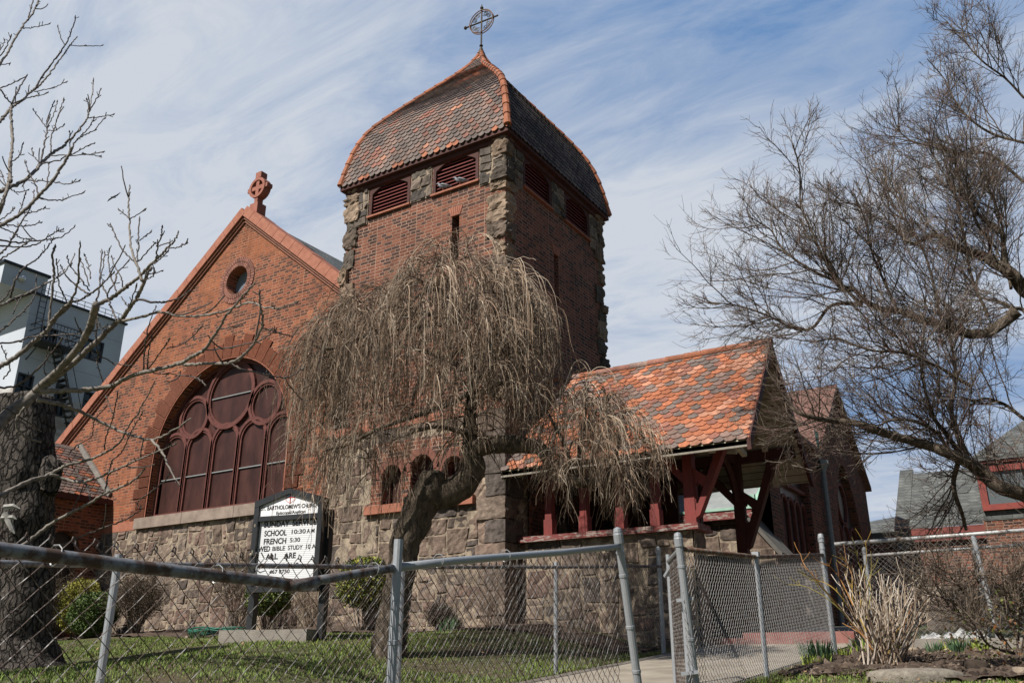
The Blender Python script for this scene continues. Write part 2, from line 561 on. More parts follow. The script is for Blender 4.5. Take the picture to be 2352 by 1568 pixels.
def rubble(mb, tf, u0, u1, w0, w1, cell=0.1, maxw=6, maxh=4, seed=1, skip=None, top=None, proud=0.02, stones=STONES, joint=0.009, cut=()):
    r = random.Random(seed)
    nu, nw = max(1, round((u1 - u0) / cell)), max(1, round((w1 - w0) / cell))
    cu, cw = (u1 - u0) / nu, (w1 - w0) / nw
    used = np.zeros((nu, nw), bool)

    def jit(i, j):
        u, w = u0 + i * cu, w0 + j * cw
        a = mnoise.noise(Vector((u * 3.1 + seed, w * 3.1, seed * 1.7))) * 0.1
        b = mnoise.noise(Vector((u * 2.1 + 9, w * 2.6 + seed, 5.0))) * 0.06
        if i in (0, nu):
            a = 0
        if j in (0, nw):
            b = 0
        return np.array([u + a, w + b])
    mb.poly([tf(u0, w0, 0.02), tf(u1, w0, 0.02), tf(u1, w1, 0.02), tf(u0, w1, 0.02)], [[tf(u, w, 0.02) for u, w in c_] for c_ in cut], col=MORTAR)
    for j in range(nw):
        for i in range(nu):
            if used[i, j]:
                continue
            bw, bh = r.choice([2, 3, 3, 4, 4, 5, maxw]), r.choice([1, 2, 2, 3, 3, maxh])
            bw, bh = min(bw, nu - i), min(bh, nw - j)
            while bw > 1 and used[i:i + bw, j].any():
                bw -= 1
            while bh > 1 and used[i:i + bw, j:j + bh].any():
                bh -= 1
            used[i:i + bw, j:j + bh] = True
            uc, wc = u0 + (i + bw / 2) * cu, w0 + (j + bh / 2) * cw
            if skip and skip(uc, wc):
                continue
            q = [jit(i, j), jit(i + bw, j), jit(i + bw, j + bh), jit(i, j + bh)]
            c = sum(q) / 4
            q = [p + (c - p) / np.linalg.norm(c - p) * joint * 1.4 for p in q]
            gu, gw = max(3, int(bw * cu / 0.05)), max(3, int(bh * cw / 0.05))
            col = stones[r.randrange(len(stones))] * r.uniform(0.8, 1.15)
            pr = proud * r.uniform(0.5, 1.5)
            tu, tw = r.uniform(-0.4, 0.4), r.uniform(-0.4, 0.4)
            V, F = [], []
            for b_ in range(gw + 1):
                for a_ in range(gu + 1):
                    s, t = knot(a_, gu, bw * cu), knot(b_, gw, bh * cw)
                    p = (q[0] * (1 - s) + q[1] * s) * (1 - t) + (q[3] * (1 - s) + q[2] * s) * t
                    e = min(s, 1 - s) * bw * cu, min(t, 1 - t) * bh * cw
                    edge = min(1.0, min(e) / 0.016)
                    rel = mnoise.noise(Vector((p[0] * 7 + seed, p[1] * 7, col[0] * 90))) + 0.5 * mnoise.noise(Vector((p[0] * 17, p[1] * 17, col[1] * 70)))
                    h = 0.01 + edge * (pr * (1 + tu * (s - .5) + tw * (t - .5)) + 0.034 * rel)
                    V.append(tf(p[0], p[1], h))
            for b_ in range(gw):
                for a_ in range(gu):
                    k = b_ * (gu + 1) + a_
                    F.append((k, k + 1, k + gu + 2, k + gu + 1))
            mb.add(V, F, col)
    return mb


def knot(i, n, L):
    e = 0.016 / max(L, 0.05)
    return 0.0 if i == 0 else 1.0 if i == n else e if i == 1 else 1 - e if i == n - 1 else e + (1 - 2 * e) * (i - 1) / (n - 2)


def rock(mb, c, size, seed, rnd=0.3, amp=0.12, n=6, col=(0.2, 0.16, 0.13), fr=1.0):
    """rough block: a subdivided box pushed towards a ball and roughened"""
    c, size = np.array(c, float), np.array(size, float)
    V, F, idx = [], [], {}

    def vid(i, j, k):
        key = (i, j, k)
        if key not in idx:
            p = np.array([i, j, k], float) / n * 2 - 1
            sph = p / np.linalg.norm(p)
            q = p * (1 - rnd) + sph * rnd * 1.15
            nzv = mnoise.noise(Vector(q * 1.7 * fr) + Vector((seed, seed * 1.3, 0))) + 0.5 * mnoise.noise(Vector(q * 4.1 * fr) + Vector((0, seed, seed)))
            q = q * (1 + amp * nzv)
            idx[key] = len(V)
            V.append(c + q * size / 2)
        return idx[key]
    for a in range(n):
        for b_ in range(n):
            for f in (0, n):
                F.append((vid(a, b_, f), vid(a + 1, b_, f), vid(a + 1, b_ + 1, f), vid(a, b_ + 1, f)))
                F.append((vid(a, f, b_), vid(a + 1, f, b_), vid(a + 1, f, b_ + 1), vid(a, f, b_ + 1)))
                F.append((vid(f, a, b_), vid(f, a + 1, b_), vid(f, a + 1, b_ + 1), vid(f, a, b_ + 1)))
    return mb.add(V, F, col)


church = thing('church', 'red brick church with a square tile-roofed bell tower, brownstone base and a great arched window', 'church', (-10, 14, 2))
church_loc = church

TX0, TX1, TY0, TY1 = -12.0, -7.93, 12.2, 16.28
TF, TR = PY(TY0), PX(TX1)

# ---- bell tower walls
lou_x = [(-11.39, -10.28), (-9.68, -8.55)]
lou_y = [(12.85, 13.96), (14.54, 15.66)]
Z0, Z1 = 10.47, 11.36
mb = MB()
slit = [(-9.18, 8.75), (-9.18, 9.83), (-9.0, 9.83), (-9.0, 8.75)]
holes = [[(a, Z0), (a, Z1), (b_, Z1), (b_, Z0)] for a, b_ in lou_x] + [slit, [(-10.8, 4.2), (-10.8, 5.38), (-8.67, 5.38), (-8.67, 4.2)]]
wall(mb, TF, [(TX0, 1.4), (TX0, 11.5), (TX1, 11.5), (TX1, 1.4)], holes, 0.22)
tower = obj('bell_tower', mb, MT['brick'], church)
mb = MB()
slit2 = [(14.06, 8.4), (14.06, 9.46), (14.24, 9.46), (14.24, 8.4)]
holes = [[(a, Z0), (a, Z1), (b_, Z1), (b_, Z0)] for a, b_ in lou_y] + [slit2]
wall(mb, TR, [(TY0, 1.4), (TY0, 11.5), (TY1, 11.5), (TY1, 1.4)], holes, 0.22)
mb.poly([(TX0, TY0, 1.4), (TX0, TY1, 1.4), (TX0, TY1, 11.5), (TX0, TY0, 11.5)])
mb.poly([(TX0, TY1, 1.4), (TX1, TY1, 1.4), (TX1, TY1, 11.5), (TX0, TY1, 11.5)])
obj('side_wall', mb, MT['brick'], tower)

mb = MB()          # dark backs of the slits
mb.poly([TF(-9.3, 8.6, -0.2), TF(-8.9, 8.6, -0.2), TF(-8.9, 9.9, -0.2), TF(-9.3, 9.9, -0.2)])
obj('slit_window', mb, MT['darkred'], tower)
mb = MB()
mb.poly([TR(13.9, 8.3, -0.2), TR(14.4, 8.3, -0.2), TR(14.4, 9.6, -0.2), TR(13.9, 9.6, -0.2)])
obj('slit_window', mb, MT['darkred'], tower)
for tf, c0 in ((TF, -9.09), (TR, 14.15)):
    mb = MB()      # small fan of bricks over each slit
    zt = 9.835 if tf is TF else 9.465
    for k in range(6):
        a0, a1 = -0.12 + k * 0.04, -0.12 + k * 0.04 + 0.034
        mb.hexa([tf(c0 + a0 * 0.9, zt, 0.0), tf(c0 + a1 * 0.9, zt, 0.0), tf(c0 + a1 * 0.9, zt, 0.012), tf(c0 + a0 * 0.9, zt, 0.012),
                 tf(c0 + a0 * 1.5, zt + 0.2, 0.0), tf(c0 + a1 * 1.5, zt + 0.2, 0.0), tf(c0 + a1 * 1.5, zt + 0.2, 0.012), tf(c0 + a0 * 1.5, zt + 0.2, 0.012)])
    obj('brick_lintel', mb, MT['terra'], tower)

# louvred belfry openings
for tf, spans in ((TF, lou_x), (TR, lou_y)):
    for a, b_ in spans:
        mb = MB()
        for k in range(10):
            z = Z0 + 0.03 + k * 0.082
            mb.hexa([tf(a, z, -0.03), tf(b_, z, -0.03), tf(b_, z + 0.062, -0.13), tf(a, z + 0.062, -0.13),
                     tf(a, z + 0.02, -0.03), tf(b_, z + 0.02, -0.03), tf(b_, z + 0.082, -0.13), tf(a, z + 0.082, -0.13)])
        lv = obj('louver', mb, MT['redwood'], tower)
        mb = MB()
        c0, hw = (a + b_) / 2, (b_ - a) / 2
        pts = [(a, Z0)] + [(a + 0.07, Z0), (a + 0.07, 10.95)]
        for k in range(13):
            t = -1 + 2 * k / 12
            dz = 0.17 * (1 - abs(t) ** 2.2) + 0.05 * max(0, 1 - abs(t) * 5) - 0.035 * max(0, 1 - abs(abs(t) - 0.32) * 9)
            pts.append((c0 + t * (hw - 0.07), 10.98 + dz))
        pts += [(b_ - 0.07, 10.95), (b_ - 0.07, Z0), (b_, Z0), (b_, Z1 + 0.05), (a, Z1 + 0.05)]
        mb.prism([tf(u, w, 0.015) for u, w in pts], np.array(tf(0, 0, -0.05)) - np.array(tf(0, 0, 0.0)))
        mb.poly([tf(a, Z0, -0.17), tf(b_, Z0, -0.17), tf(b_, Z1, -0.17), tf(a, Z1, -0.17)], col=(0.3, 0.3, 0.3))
        obj('louver_frame', mb, MT['darkred'], tower)
        mb = MB()
        mb.hexa([tf(a - 0.03, Z0 - 0.05, -0.15), tf(b_ + 0.03, Z0 - 0.05, -0.15), tf(b_ + 0.03, Z0 - 0.05, 0.06), tf(a - 0.03, Z0 - 0.05, 0.06),
                 tf(a - 0.03, Z0, -0.15), tf(b_ + 0.03, Z0, -0.15), tf(b_ + 0.03, Z0 - 0.01, 0.06), tf(a - 0.03, Z0 - 0.01, 0.06)])
        obj('louver_sill', mb, MT['terra'], tower)

# stone piers between the louvres and rough corner stones
PIER = np.array([(0.2, 0.17, 0.14), (0.25, 0.2, 0.165), (0.15, 0.125, 0.105), (0.11, 0.095, 0.085), (0.28, 0.22, 0.18)]) * 0.85
for tf, pw in ((TF, [(TX0 + .02, -11.42), (-10.25, -9.71), (-8.52, TX1 - .02)]), (TR, [(TY0 + .02, 12.82), (13.99, 14.51), (15.69, TY1 - .02)])):
    for k, (a, b_) in enumerate(pw):
        mb = MB()
        rubble(mb, tf, a, b_, 10.3 if k != 1 else 10.44, 11.42, 0.09, 3, 2, seed=31 + k * 7 + (50 if tf is TR else 0), stones=PIER, proud=0.03, joint=0.01)
        obj('stone_pier', mb, MT['stone'], tower)
QC = np.array([(0.20, 0.145, 0.105), (0.24, 0.175, 0.125), (0.15, 0.115, 0.09), (0.27, 0.2, 0.145), (0.11, 0.09, 0.072)])
for cx, cy, sd in ((TX1, TY0, 1), (TX0, TY0, 2), (TX1, TY1, 3)):
    mb = MB()
    z = 5.9
    k = 0
    while z < 11.25:
        r = random.Random(sd * 100 + k)
        h = r.choice([0.2, 0.26, 0.3, 0.36, 0.42])
        lx, ly = r.uniform(0.22, 0.5), r.uniform(0.22, 0.5)
        out = r.uniform(0.02, 0.1)
        ox = (-lx / 2 + out) if cx == TX1 else (lx / 2 - out)
        oy = (ly / 2 - out) if cy == TY0 else (-ly / 2 + out)
        rock(mb, (cx + ox, cy + oy, z + h / 2), (lx, ly, h * 1.02), sd * 7.3 + k * 1.9, 0.28, 0.24, 8, QC[r.randrange(5)] * r.uniform(0.8, 1.2))
        z += h * (0.98 if r.random() < 0.75 else 1.2)
        k += 1
    obj('corner_stones', mb, MT['stone'], tower)

# rubble base, terracotta band, three small round-headed windows
mb = MB()
WCUT = [(-10.8, 4.2), (-10.8, 5.38), (-8.67, 5.38), (-8.67, 4.2)]
rubble(mb, TF, TX0, TX1, 1.4, 5.7, 0.105, 6, 4, 3, skip=lambda u, w: (-10.85 < u < -8.62 and 4.15 < w < 5.4), cut=[WCUT])
rubble(mb, TR, TY0, TY1, 1.4, 5.7, 0.12, 6, 4, 4)
for k in range(11):
    z = 1.5 + k * 0.385
    r = random.Random(k + 4)
    lx, ly = (0.6, 0.4) if k % 2 == 0 else (0.42, 0.6)
    rock(mb, (TX1 - lx / 2 + 0.07, TY0 + ly / 2 - 0.07, z + 0.19), (lx, ly, 0.37), k * 2.7 + 60, 0.12, 0.08, 7, STONES[r.randrange(7)])
obj('stone_base', mb, MT['stone'], tower)
mb = MB()
mb.box((TX0 - .02, TY0 - 0.05, 5.7), (TX1 - 0.35, TY0 + 0.1, 5.84))
obj('terracotta_band', mb, MT['terra'], tower)
mb = MB()
mb.box((-10.95, TY0 - 0.12, 4.10), (-8.5, TY0 + 0.05, 4.255))
obj('window_sill', mb, MT['terra'], tower)
mb = MB()
tw = [(-10.36, 4.26, 4.74, 0.23), (-9.66, 4.26, 4.82, 0.26), (-8.96, 4.26, 4.74, 0.23)]
wall(mb, PY(TY0 - 0.06), [(-10.85, 4.255), (-10.85, 5.42), (-8.62, 5.42), (-8.62, 4.255)], [arch(c, zb, zs, r, 14) for c, zb, zs, r in tw], 0.28, edge=0.05)
surround = obj('window_surround', mb, MT['brick'], tower)
for c, zb, zs, r in tw:
    mb = MB()
    band(mb, PY(TY0 - 0.06), arc(c, zs, r + 0.08, math.pi, 0, 16), 0.13, 0.0, 0.015)
    obj('window_arch', mb, simple('brown_brick_arch', (0.13, 0.055, 0.04), (0.2, 0.08, 0.055), 18, 0.9, bumpy=0.3), tower)
    mb = MB()
    mb.poly([(u, TY0 + 0.17, w) for u, w in arch(c, zb, zs, r, 12)])
    obj('window_pane', mb, MT['pane'], tower)
    mb = MB()
    band(mb, PY(TY0 + 0.15), arch(c, zb + 0.03, zs, r - 0.03, 14), 0.06, 0.0, 0.05)
    obj('window_frame', mb, MT['maroon'], tower)
for c in (-10.24, -9.5):
    mb = MB()
    mb.poly([(u, TY0 + 0.155, w) for u, w in [(c - 0.03, 4.32), (c + 0.09, 4.32), (c + 0.09, 4.85), (c - 0.02, 4.72)]])
    obj('window_blind', mb, simple('grey_blind', (0.36, 0.35, 0.33), rough=0.6), tower)

# ---- bell-cast tiled roof
RC = np.array([-9.965, 14.24])
PROF = [(2.21, 11.30), (2.175, 11.55), (2.12, 11.92), (2.06, 12.24), (1.99, 12.5), (1.88, 12.78), (1.76, 13.0), (1.5, 13.38), (1.2, 13.77), (0.9, 14.16), (0.62, 14.5), (0.4, 14.78), (0.22, 15.06), (0.09, 15.3), (0.0, 15.52)]
PROF = np.array(PROF)
PROF[:, 0] = np.maximum(0, PROF[:, 0] - 0.045 * np.sin(np.pi * np.clip((PROF[:, 1] - 11.4) / 4.0, 0, 1)) - 0.01)
SEG = np.concatenate([[0], np.cumsum(np.linalg.norm(np.diff(PROF, axis=0), axis=1))])


def prof(s):
    return np.array([np.interp(s, SEG, PROF[:, 0]), np.interp(s, SEG, PROF[:, 1])])


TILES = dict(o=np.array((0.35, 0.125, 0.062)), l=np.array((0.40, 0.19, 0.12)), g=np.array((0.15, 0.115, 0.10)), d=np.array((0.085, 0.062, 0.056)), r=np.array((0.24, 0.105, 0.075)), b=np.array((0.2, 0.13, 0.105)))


def tile(mb, O, U, D, Nn, w, L, col, clip=None, shape='scale', t=0.014, uc=0.0):
    """one clay tile hanging from O, U across, D down the slope, Nn outwards"""
    h = w / 2
    if shape == 'scale':
        out = [(-h, 0), (-h, L - 0.42 * w), (-h * 0.72, L - 0.16 * w), (-h * 0.3, L), (h * 0.3, L), (h * 0.72, L - 0.16 * w), (h, L - 0.42 * w), (h, 0)]
    else:
        out = [(-h, 0), (-h, L - 0.30 * w), (-h * 0.5, L), (h * 0.5, L), (h, L - 0.30 * w), (h, 0)]
    if clip is not None:
        lo, hi = clip
        out = [(min(max(u + uc, lo), hi) - uc, s) for u, s in out]
    n = len(out)
    V = [O + U * u + D * s + Nn * (0.004 + 0.03 * s / L) for u, s in out]
    V += [O + U * u + D * s + Nn * (0.004 + 0.03 * s / L - t) for u, s in out]
    F = [tuple(range(n))] + [(i, i + 1, n + i + 1, n + i) for i in range(n - 1)]
    return mb.add(V, F, col)


faces = [((0, -1), (1, 0)), ((1, 0), (0, 1)), ((0, 1), (-1, 0)), ((-1, 0), (0, -1))]
roof_mb, under = MB(), MB()
r = random.Random(5)
for fi, (nrm, uax) in enumerate(faces):
    nrm, uax = np.array(nrm, float), np.array(uax, float)
    V, F = [], []
    for k, (hh, z) in enumerate(PROF):
        hh = max(0, hh - 0.012)
        V += [(*(RC + nrm * hh - uax * hh), z), (*(RC + nrm * hh + uax * hh), z)]
    for k in range(len(PROF) - 1):
        F.append((2 * k, 2 * k + 1, 2 * k + 3, 2 * k + 2))
    under.add(V, F, TILES['d'])
    if fi > 1:
        continue
    step, w = 0.118, 0.158
    n = int(SEG[-1] / step)
    for k in range(n + 1):
        s0 = k * step
        hh, z = prof(s0 + step * 0.1)
        h2, z2 = prof(min(SEG[-1], s0 + step * 1.75))
        O2 = np.array([*(RC + nrm * h2), z2])
        D = np.array([*(RC + nrm * hh), z]) - O2
        L = np.linalg.norm(D)
        if L < 0.05:
            continue
        D /= L
        U = np.array([*uax, 0.0])
        Nn = np.cross(U, D)
        Nn = Nn if Nn @ np.array([*nrm, 0.4]) > 0 else -Nn
        m_ = int(hh / w) + 2
        for j in range(-m_, m_ + 1):
            uc = j * w + (w / 2 if k % 2 else 0)
            if abs(uc) - w / 2 > hh - 0.03:
                continue
            q = mnoise.noise(Vector((uc * 1.3 + fi * 9, s0 * 2.3, 3.0))) * 0.8 + r.uniform(-0.5, 0.5)
            if k == 0:
                key = 'o' if q > 0.1 else 'g'
            else:
                key = 'l' if q > 0.66 else 'r' if q > 0.36 else 'b' if q > -0.1 else 'g'
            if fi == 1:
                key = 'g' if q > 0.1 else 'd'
            if fi == 0 and 1.55 < s0 + uc * 0.2 < 2.3 and r.random() < 0.75:      # slanting band of darker tiles across the front slope
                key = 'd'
            col = TILES[key] * r.uniform(0.8, 1.2)
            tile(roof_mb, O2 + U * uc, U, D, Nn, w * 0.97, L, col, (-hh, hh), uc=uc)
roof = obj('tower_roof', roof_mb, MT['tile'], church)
obj('roof_boards', under, MT['tile'], roof)
for cxs, cys in ((1, -1), (-1, -1), (1, 1), (-1, 1)):
    mb = MB()
    s = 0.1
    dd = np.array([cxs, cys, 0.0]) / math.sqrt(2)
    k = 0
    while s < SEG[-1] - 0.05:
        e = min(s + 0.3, SEG[-1])
        P = []
        for t in np.linspace(s - 0.02, e, 5):
            hh, z = prof(t)
            P.append([RC[0] + cxs * hh, RC[1] + cys * hh, z])
        P = np.array(P)
        rr = np.linspace(0.085, 0.066, 5) * (1 if e < SEG[-1] - 0.4 else 0.8)
        lowc = TILES['o'] * random.uniform(0.85, 1.1)
        mb.tube(P, rr, 10, lowc)
        s += 0.275
        k += 1
    obj('hip_tiles', mb, MT['tile'], roof, smooth=False)
mb = MB()
e0, w0 = 2.19, 2.03
for nrm, uax in faces:
    nrm, uax = np.array(nrm, float), np.array(uax, float)
    q = lambda n_, u_, z: (*(RC + nrm * n_ + uax * u_), z)
    mb.add([q(e0, -e0, 11.33), q(e0, e0, 11.33), q(e0, e0, 11.25), q(e0, -e0, 11.25), q(w0, w0, 11.22), q(w0, -w0, 11.22)], [(0, 1, 2, 3), (3, 2, 4, 5)])
    mb.hexa([q(w0 - .02, -w0, 11.12), q(w0 - .02, w0, 11.12), q(w0 + .07, w0 + .07, 11.15), q(w0 + .07, -w0 - .07, 11.15), q(w0 - .02, -w0, 11.24), q(w0 - .02, w0, 11.24), q(w0 + .07, w0 + .07, 11.24), q(w0 + .07, -w0 - .07, 11.24)])
obj('eave_board', mb, MT['darkred'], roof)

# iron cross on the tip
cxy = np.array([RC[0], RC[1], 0])
mb = MB()
mb.lathe((RC[0], RC[1], 15.42), [(0.1, 0), (0.07, 0.1), (0.035, 0.2), (0.02, 0.24)], 12)
mb.lathe((RC[0], RC[1], 15.66), [(0.0, 0), (0.06, 0.035), (0.0, 0.07)], 4)
cross = obj('iron_cross', mb, MT['iron'], church)
mb = MB()
Lz = 16.42
axd = np.array([1.0, 0.06, 0]) * 1.0                      # plane of the cross, turned to the corner
axd /= np.linalg.norm(axd)
pc = np.array([RC[0], RC[1], Lz])
mb.tube([pc - ZUP * 0.75, pc + ZUP * 0.47], 0.021, 8)
mb.tube([pc - axd * 0.47, pc + axd * 0.47], 0.021, 8)
for q in (pc + ZUP * 0.42, pc - axd * 0.47):
    mb.lathe(q - ZUP * 0.045, [(0.0, 0), (0.032, 0.012), (0.045, 0.045), (0.032, 0.078), (0, 0.09)], 10)
mb.tube([pc + ZUP * 0.45, pc + ZUP * 0.53], 0.01, 6)
obj('cross_bars', mb, MT['iron'], cross)
mb = MB()
nrmc = np.cross(axd, ZUP)
for off in (-0.03, 0.03):
    an = np.linspace(0, 2 * math.pi, 41)
    mb.tube(np.array([pc + nrmc * off + axd * 0.33 * math.cos(a) + ZUP * 0.33 * math.sin(a) for a in an]), 0.014, 6, cap=False)
obj('cross_ring', mb, simple('brown_iron', (0.16, 0.09, 0.06), (0.22, 0.14, 0.1), rough=0.5), cross)
for q in range(4):
    mb = MB()
    for sgn in (0, 1):
        a0 = q * math.pi / 2 + (0.5 if sgn == 0 else math.pi / 2 - 0.5)
        cc = np.array([math.cos(a0), math.sin(a0)]) * 0.235
        th = np.linspace(0, 3.6 * math.pi, 26)
        sp = [(cc[0] + (0.075 - 0.0052 * t) * math.cos(t * (1 if sgn else -1) + a0 + 2.4), cc[1] + (0.075 - 0.0052 * t) * math.sin(t * (1 if sgn else -1) + a0 + 2.4)) for t in th]
        mb.tube(np.array([pc + axd * u + ZUP * w for u, w in sp]), 0.009, 5)
    obj('scrollwork', mb, MT['iron'], cross)

# ---- nave gable
GY = 12.8
GF = PY(GY)
AX, AZ, SL = -16.13, 12.2, 0.8
gl = lambda x: AZ - SL * abs(x - AX)
WX, WR, WZS, WZB = -16.2, 2.3, 6.03, 4.75
win = arch(WX, WZB, WZS, WR, 40)
OC = (-16.19, 10.38)
ocul = [(OC[0] + 0.37 * math.cos(a), OC[1] + 0.37 * math.sin(a)) for a in np.linspace(0, 2 * math.pi, 33)[:-1]]
mb = MB()
wall(mb, GF, [(-23.2, 1.4), (-23.2, gl(-23.2)), (AX, AZ), (-12, gl(-12)), (-12, 1.4)], [win, ocul], 0.34)
gable = obj('gable_wall', mb, MT['gable_brick'], church)
mb = MB()
rubble(mb, GF, -23.0, -12.0, 1.5, 4.5, 0.105, 5, 4, 8, stones=STONES * 1.08)
obj('stone_base', mb, MT['stone'], gable)
for a, b_ in ((-20.6, -18.78), (-13.6, -12)):
    mb = MB()
    mb.box((a, GY - 0.03, 4.5), (b_, GY + 0.05, 4.72))
    obj('terracotta_band', mb, MT['terra'], gable)
# coping blocks
mb, mb2 = MB(), MB()
for sgn in (-1, 1):
    x_end = -23.5 if sgn < 0 else -12.02
    d = np.array([sgn, 0, -SL]) / math.hypot(1, SL)
    up = np.array([sgn * SL, 0, 1]) / math.hypot(1, SL)
    total = abs(x_end - AX) * math.hypot(1, SL)
    s, k = -0.02, 0
    while s < total - 0.05:
        e = min(s + 0.40, total)
        a = np.array([AX, 0, AZ]) + d * s
        b_ = np.array([AX, 0, AZ]) + d * (e - 0.012)
        y0, y1 = GY - 0.13 - random.uniform(0, 0.008), GY + 0.34
        lo, hi = -0.07, 0.19 + random.uniform(-0.006, 0.006)
        V = []
        for p in (a, b_):
            for yy, uu in ((y0, lo), (y1, lo), (y1, hi), (y0 + 0.03, hi)):
                V.append(p + up * uu + np.array([0, yy, 0]))
        mb.add(V, [(0, 3, 2, 1), (4, 5, 6, 7), (0, 1, 5, 4), (1, 2, 6, 5), (2, 3, 7, 6), (3, 0, 4, 7)])
        s, k = e, k + 1
    for lo, hi, pr in ((-0.13, -0.075, 0.085), (-0.19, -0.14, 0.045)):
        V = []
        for t in (0.0, total):
            p = np.array([AX, 0, AZ]) + d * t
            for yy, uu in ((GY - pr, lo), (GY + .05, lo), (GY + .05, hi), (GY - pr, hi)):
                V.append(p + up * uu + np.array([0, yy, 0]))
        mb2.add(V, [(0, 3, 2, 1), (4, 5, 6, 7), (0, 1, 5, 4), (1, 2, 6, 5), (2, 3, 7, 6), (3, 0, 4, 7)])
cop = obj('gable_coping', mb, MT['terra'], gable)
obj('coping_moulding', mb2, simple('dark_terracotta', (0.17, 0.075, 0.05), (0.25, 0.11, 0.07), 9, 0.85), gable)
mb = MB()
for sgn in (-1, 1):
    xe = -23.4 if sgn < 0 else -8.6
    mb.hexa([(AX, 13.1, AZ - 0.02), (xe, 13.1, gl(xe) - 0.02), (xe, 30, gl(xe) - 0.02), (AX, 30, AZ - 0.02), (AX, 13.1, AZ + 0.07), (xe, 13.1, gl(xe) + 0.07), (xe, 30, gl(xe) + 0.07), (AX, 30, AZ + 0.07)])
obj('nave_roof', mb, MT['slate'], church)
mb = MB()
mb.poly([(-9.0, 16.3, 1.4), (-9.0, 30, 1.4), (-9.0, 30, 6.6), (-9.0, 16.3, 6.6)])
obj('nave_side_wall', mb, MT['brick'], church)
mb = MB()
mb.poly([(-23.2, 12.8, 1.4), (-23.2, 30, 1.4), (-23.2, 30, 6.6), (-23.2, 12.8, 6.6)])
obj('nave_side_wall', mb, MT['brick'], church)

# stone cross on the gable
mb = MB()
cb = np.array([AX + 0.27, GY + 0.1, 12.36])
mb.box(cb + (-0.14, -0.14, -0.35), cb + (0.14, 0.14, 0.06))
mb.box(cb + (-0.055, -0.09, 0.05), cb + (0.055, 0.09, 0.86))
mb.box(cb + (-0.36, -0.088, 0.47), cb + (0.36, 0.088, 0.58))
ring = PY(cb[1] - 0.11)
an = np.linspace(0, 2 * math.pi, 33)[:-1]
band(mb, ring, [(cb[0] + 0.25 * math.cos(a), cb[2] + 0.525 + 0.25 * math.sin(a)) for a in an], 0.075, -0.22, 0.0, True)
mb.box(cb + (-0.10, -0.1, 0.82), cb + (0.10, 0.1, 0.98))
obj('stone_cross', mb, simple('red_sandstone', (0.27, 0.105, 0.075), (0.34, 0.14, 0.1), 5, 0.9, bumpy=0.3), church)

# round window
mb = MB()
for k in range(2):
    n = 40 + 8 * k
    r0, r1 = 0.375 + 0.125 * k, 0.485 + 0.125 * k
    for j in range(n):
        a0, a1 = 2 * math.pi * j / n, 2 * math.pi * (j + 0.82) / n
        cs = [(r0, a0), (r0, a1), (r1, a1), (r1, a0)]
        cv_ = TILES['r'] * random.uniform(0.75, 1.25)
        V = [GF(OC[0] + rr * math.cos(a), OC[1] + rr * math.sin(a), h) for h in (0.0, 0.022) for rr, a in cs]
        mb.hexa(V, cv_)
rw = obj('round_window', mb, MT['tile'], church)
mb = MB()
mb.poly([GF(OC[0] + 0.38 * math.cos(a), OC[1] + 0.38 * math.sin(a), -0.27) for a in np.linspace(0, 2 * math.pi, 25)[:-1]])
obj('pane', mb, MT['oculus_glass'], rw)

# great arched window
mb = MB()
WF = PY(GY + 0.24)
mb.poly([WF(u, w, -0.02) for u, w in arch(WX, WZB, WZS, WR + 0.02, 40)])
aw = obj('arched_window', mb, MT['pane'], church)
mb = MB()
lw = 2 * WR / 5
for k in range(5):
    c = WX - WR + lw * (k + 0.5)
    top = 6.36
    for rad, h1, wd in ((lw / 2 - 0.005, 0.05, 0.07), (lw / 2 - 0.065, 0.025, 0.05)):
        band(mb, WF, arch(c, WZB, top - 0.03, rad, 18), wd, -0.02, h1)
for c, zc, rad in ((WX, 7.5, 0.80), (WX - 1.23, 7.12, 0.50), (WX + 1.23, 7.12, 0.50)):
    for q, h1, wd in ((0.0, 0.055, 0.08), (0.065, 0.03, 0.05)):
        an = np.linspace(0, 2 * math.pi, 41)[:-1]
        band(mb, WF, [(c + (rad - q) * math.cos(a), zc + (rad - q) * math.sin(a)) for a in an], wd, -0.02, h1, True)
band(mb, WF, arch(WX, WZB, WZS, WR - 0.04, 40), 0.1, -0.02, 0.06)
mb.box((WX - WR, GY + 0.17, WZB), (WX + WR, GY + 0.25, WZB + 0.1))
obj('tracery', mb, MT['maroon'], aw)
MT['bar'] = simple('pale_bar', (0.25, 0.27, 0.265), rough=0.5)
for a, b_, z in [(WX - WR + lw * k + 0.09, WX - WR + lw * (k + 1) - 0.09, 5.66 + 0.0 * k) for k in range(5)] + [(WX - 0.68, WX + 0.68, 7.47)]:
    mb = MB()
    mb.box((a, GY + 0.225, z), (b_, GY + 0.245, z + 0.022))
    obj('glazing_bar', mb, MT['bar'], aw)
mb = MB()          # ribbed terracotta voussoirs
def vous(p0, p1, q0, q1, col):
    """ribbed block between inner edge p0-p1 and outer edge q0-q1 (wall coordinates)"""
    p0, p1, q0, q1 = (np.array(p, float) for p in (p0, p1, q0, q1))
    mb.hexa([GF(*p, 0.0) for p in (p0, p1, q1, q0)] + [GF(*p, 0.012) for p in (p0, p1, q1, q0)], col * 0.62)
    n = 9
    for i in range(n):
        s0, s1 = (i + 0.14) / n, (i + 0.66) / n
        a, b_, c_, d_ = p0 + (p1 - p0) * s0, p0 + (p1 - p0) * s1, q0 + (q1 - q0) * s1, q0 + (q1 - q0) * s0
        mb.hexa([GF(*p, 0.012) for p in (a, b_, c_, d_)] + [GF(*p, 0.034) for p in (a, b_, c_, d_)], col)
VC = np.array((0.31, 0.115, 0.068))
nv = 25
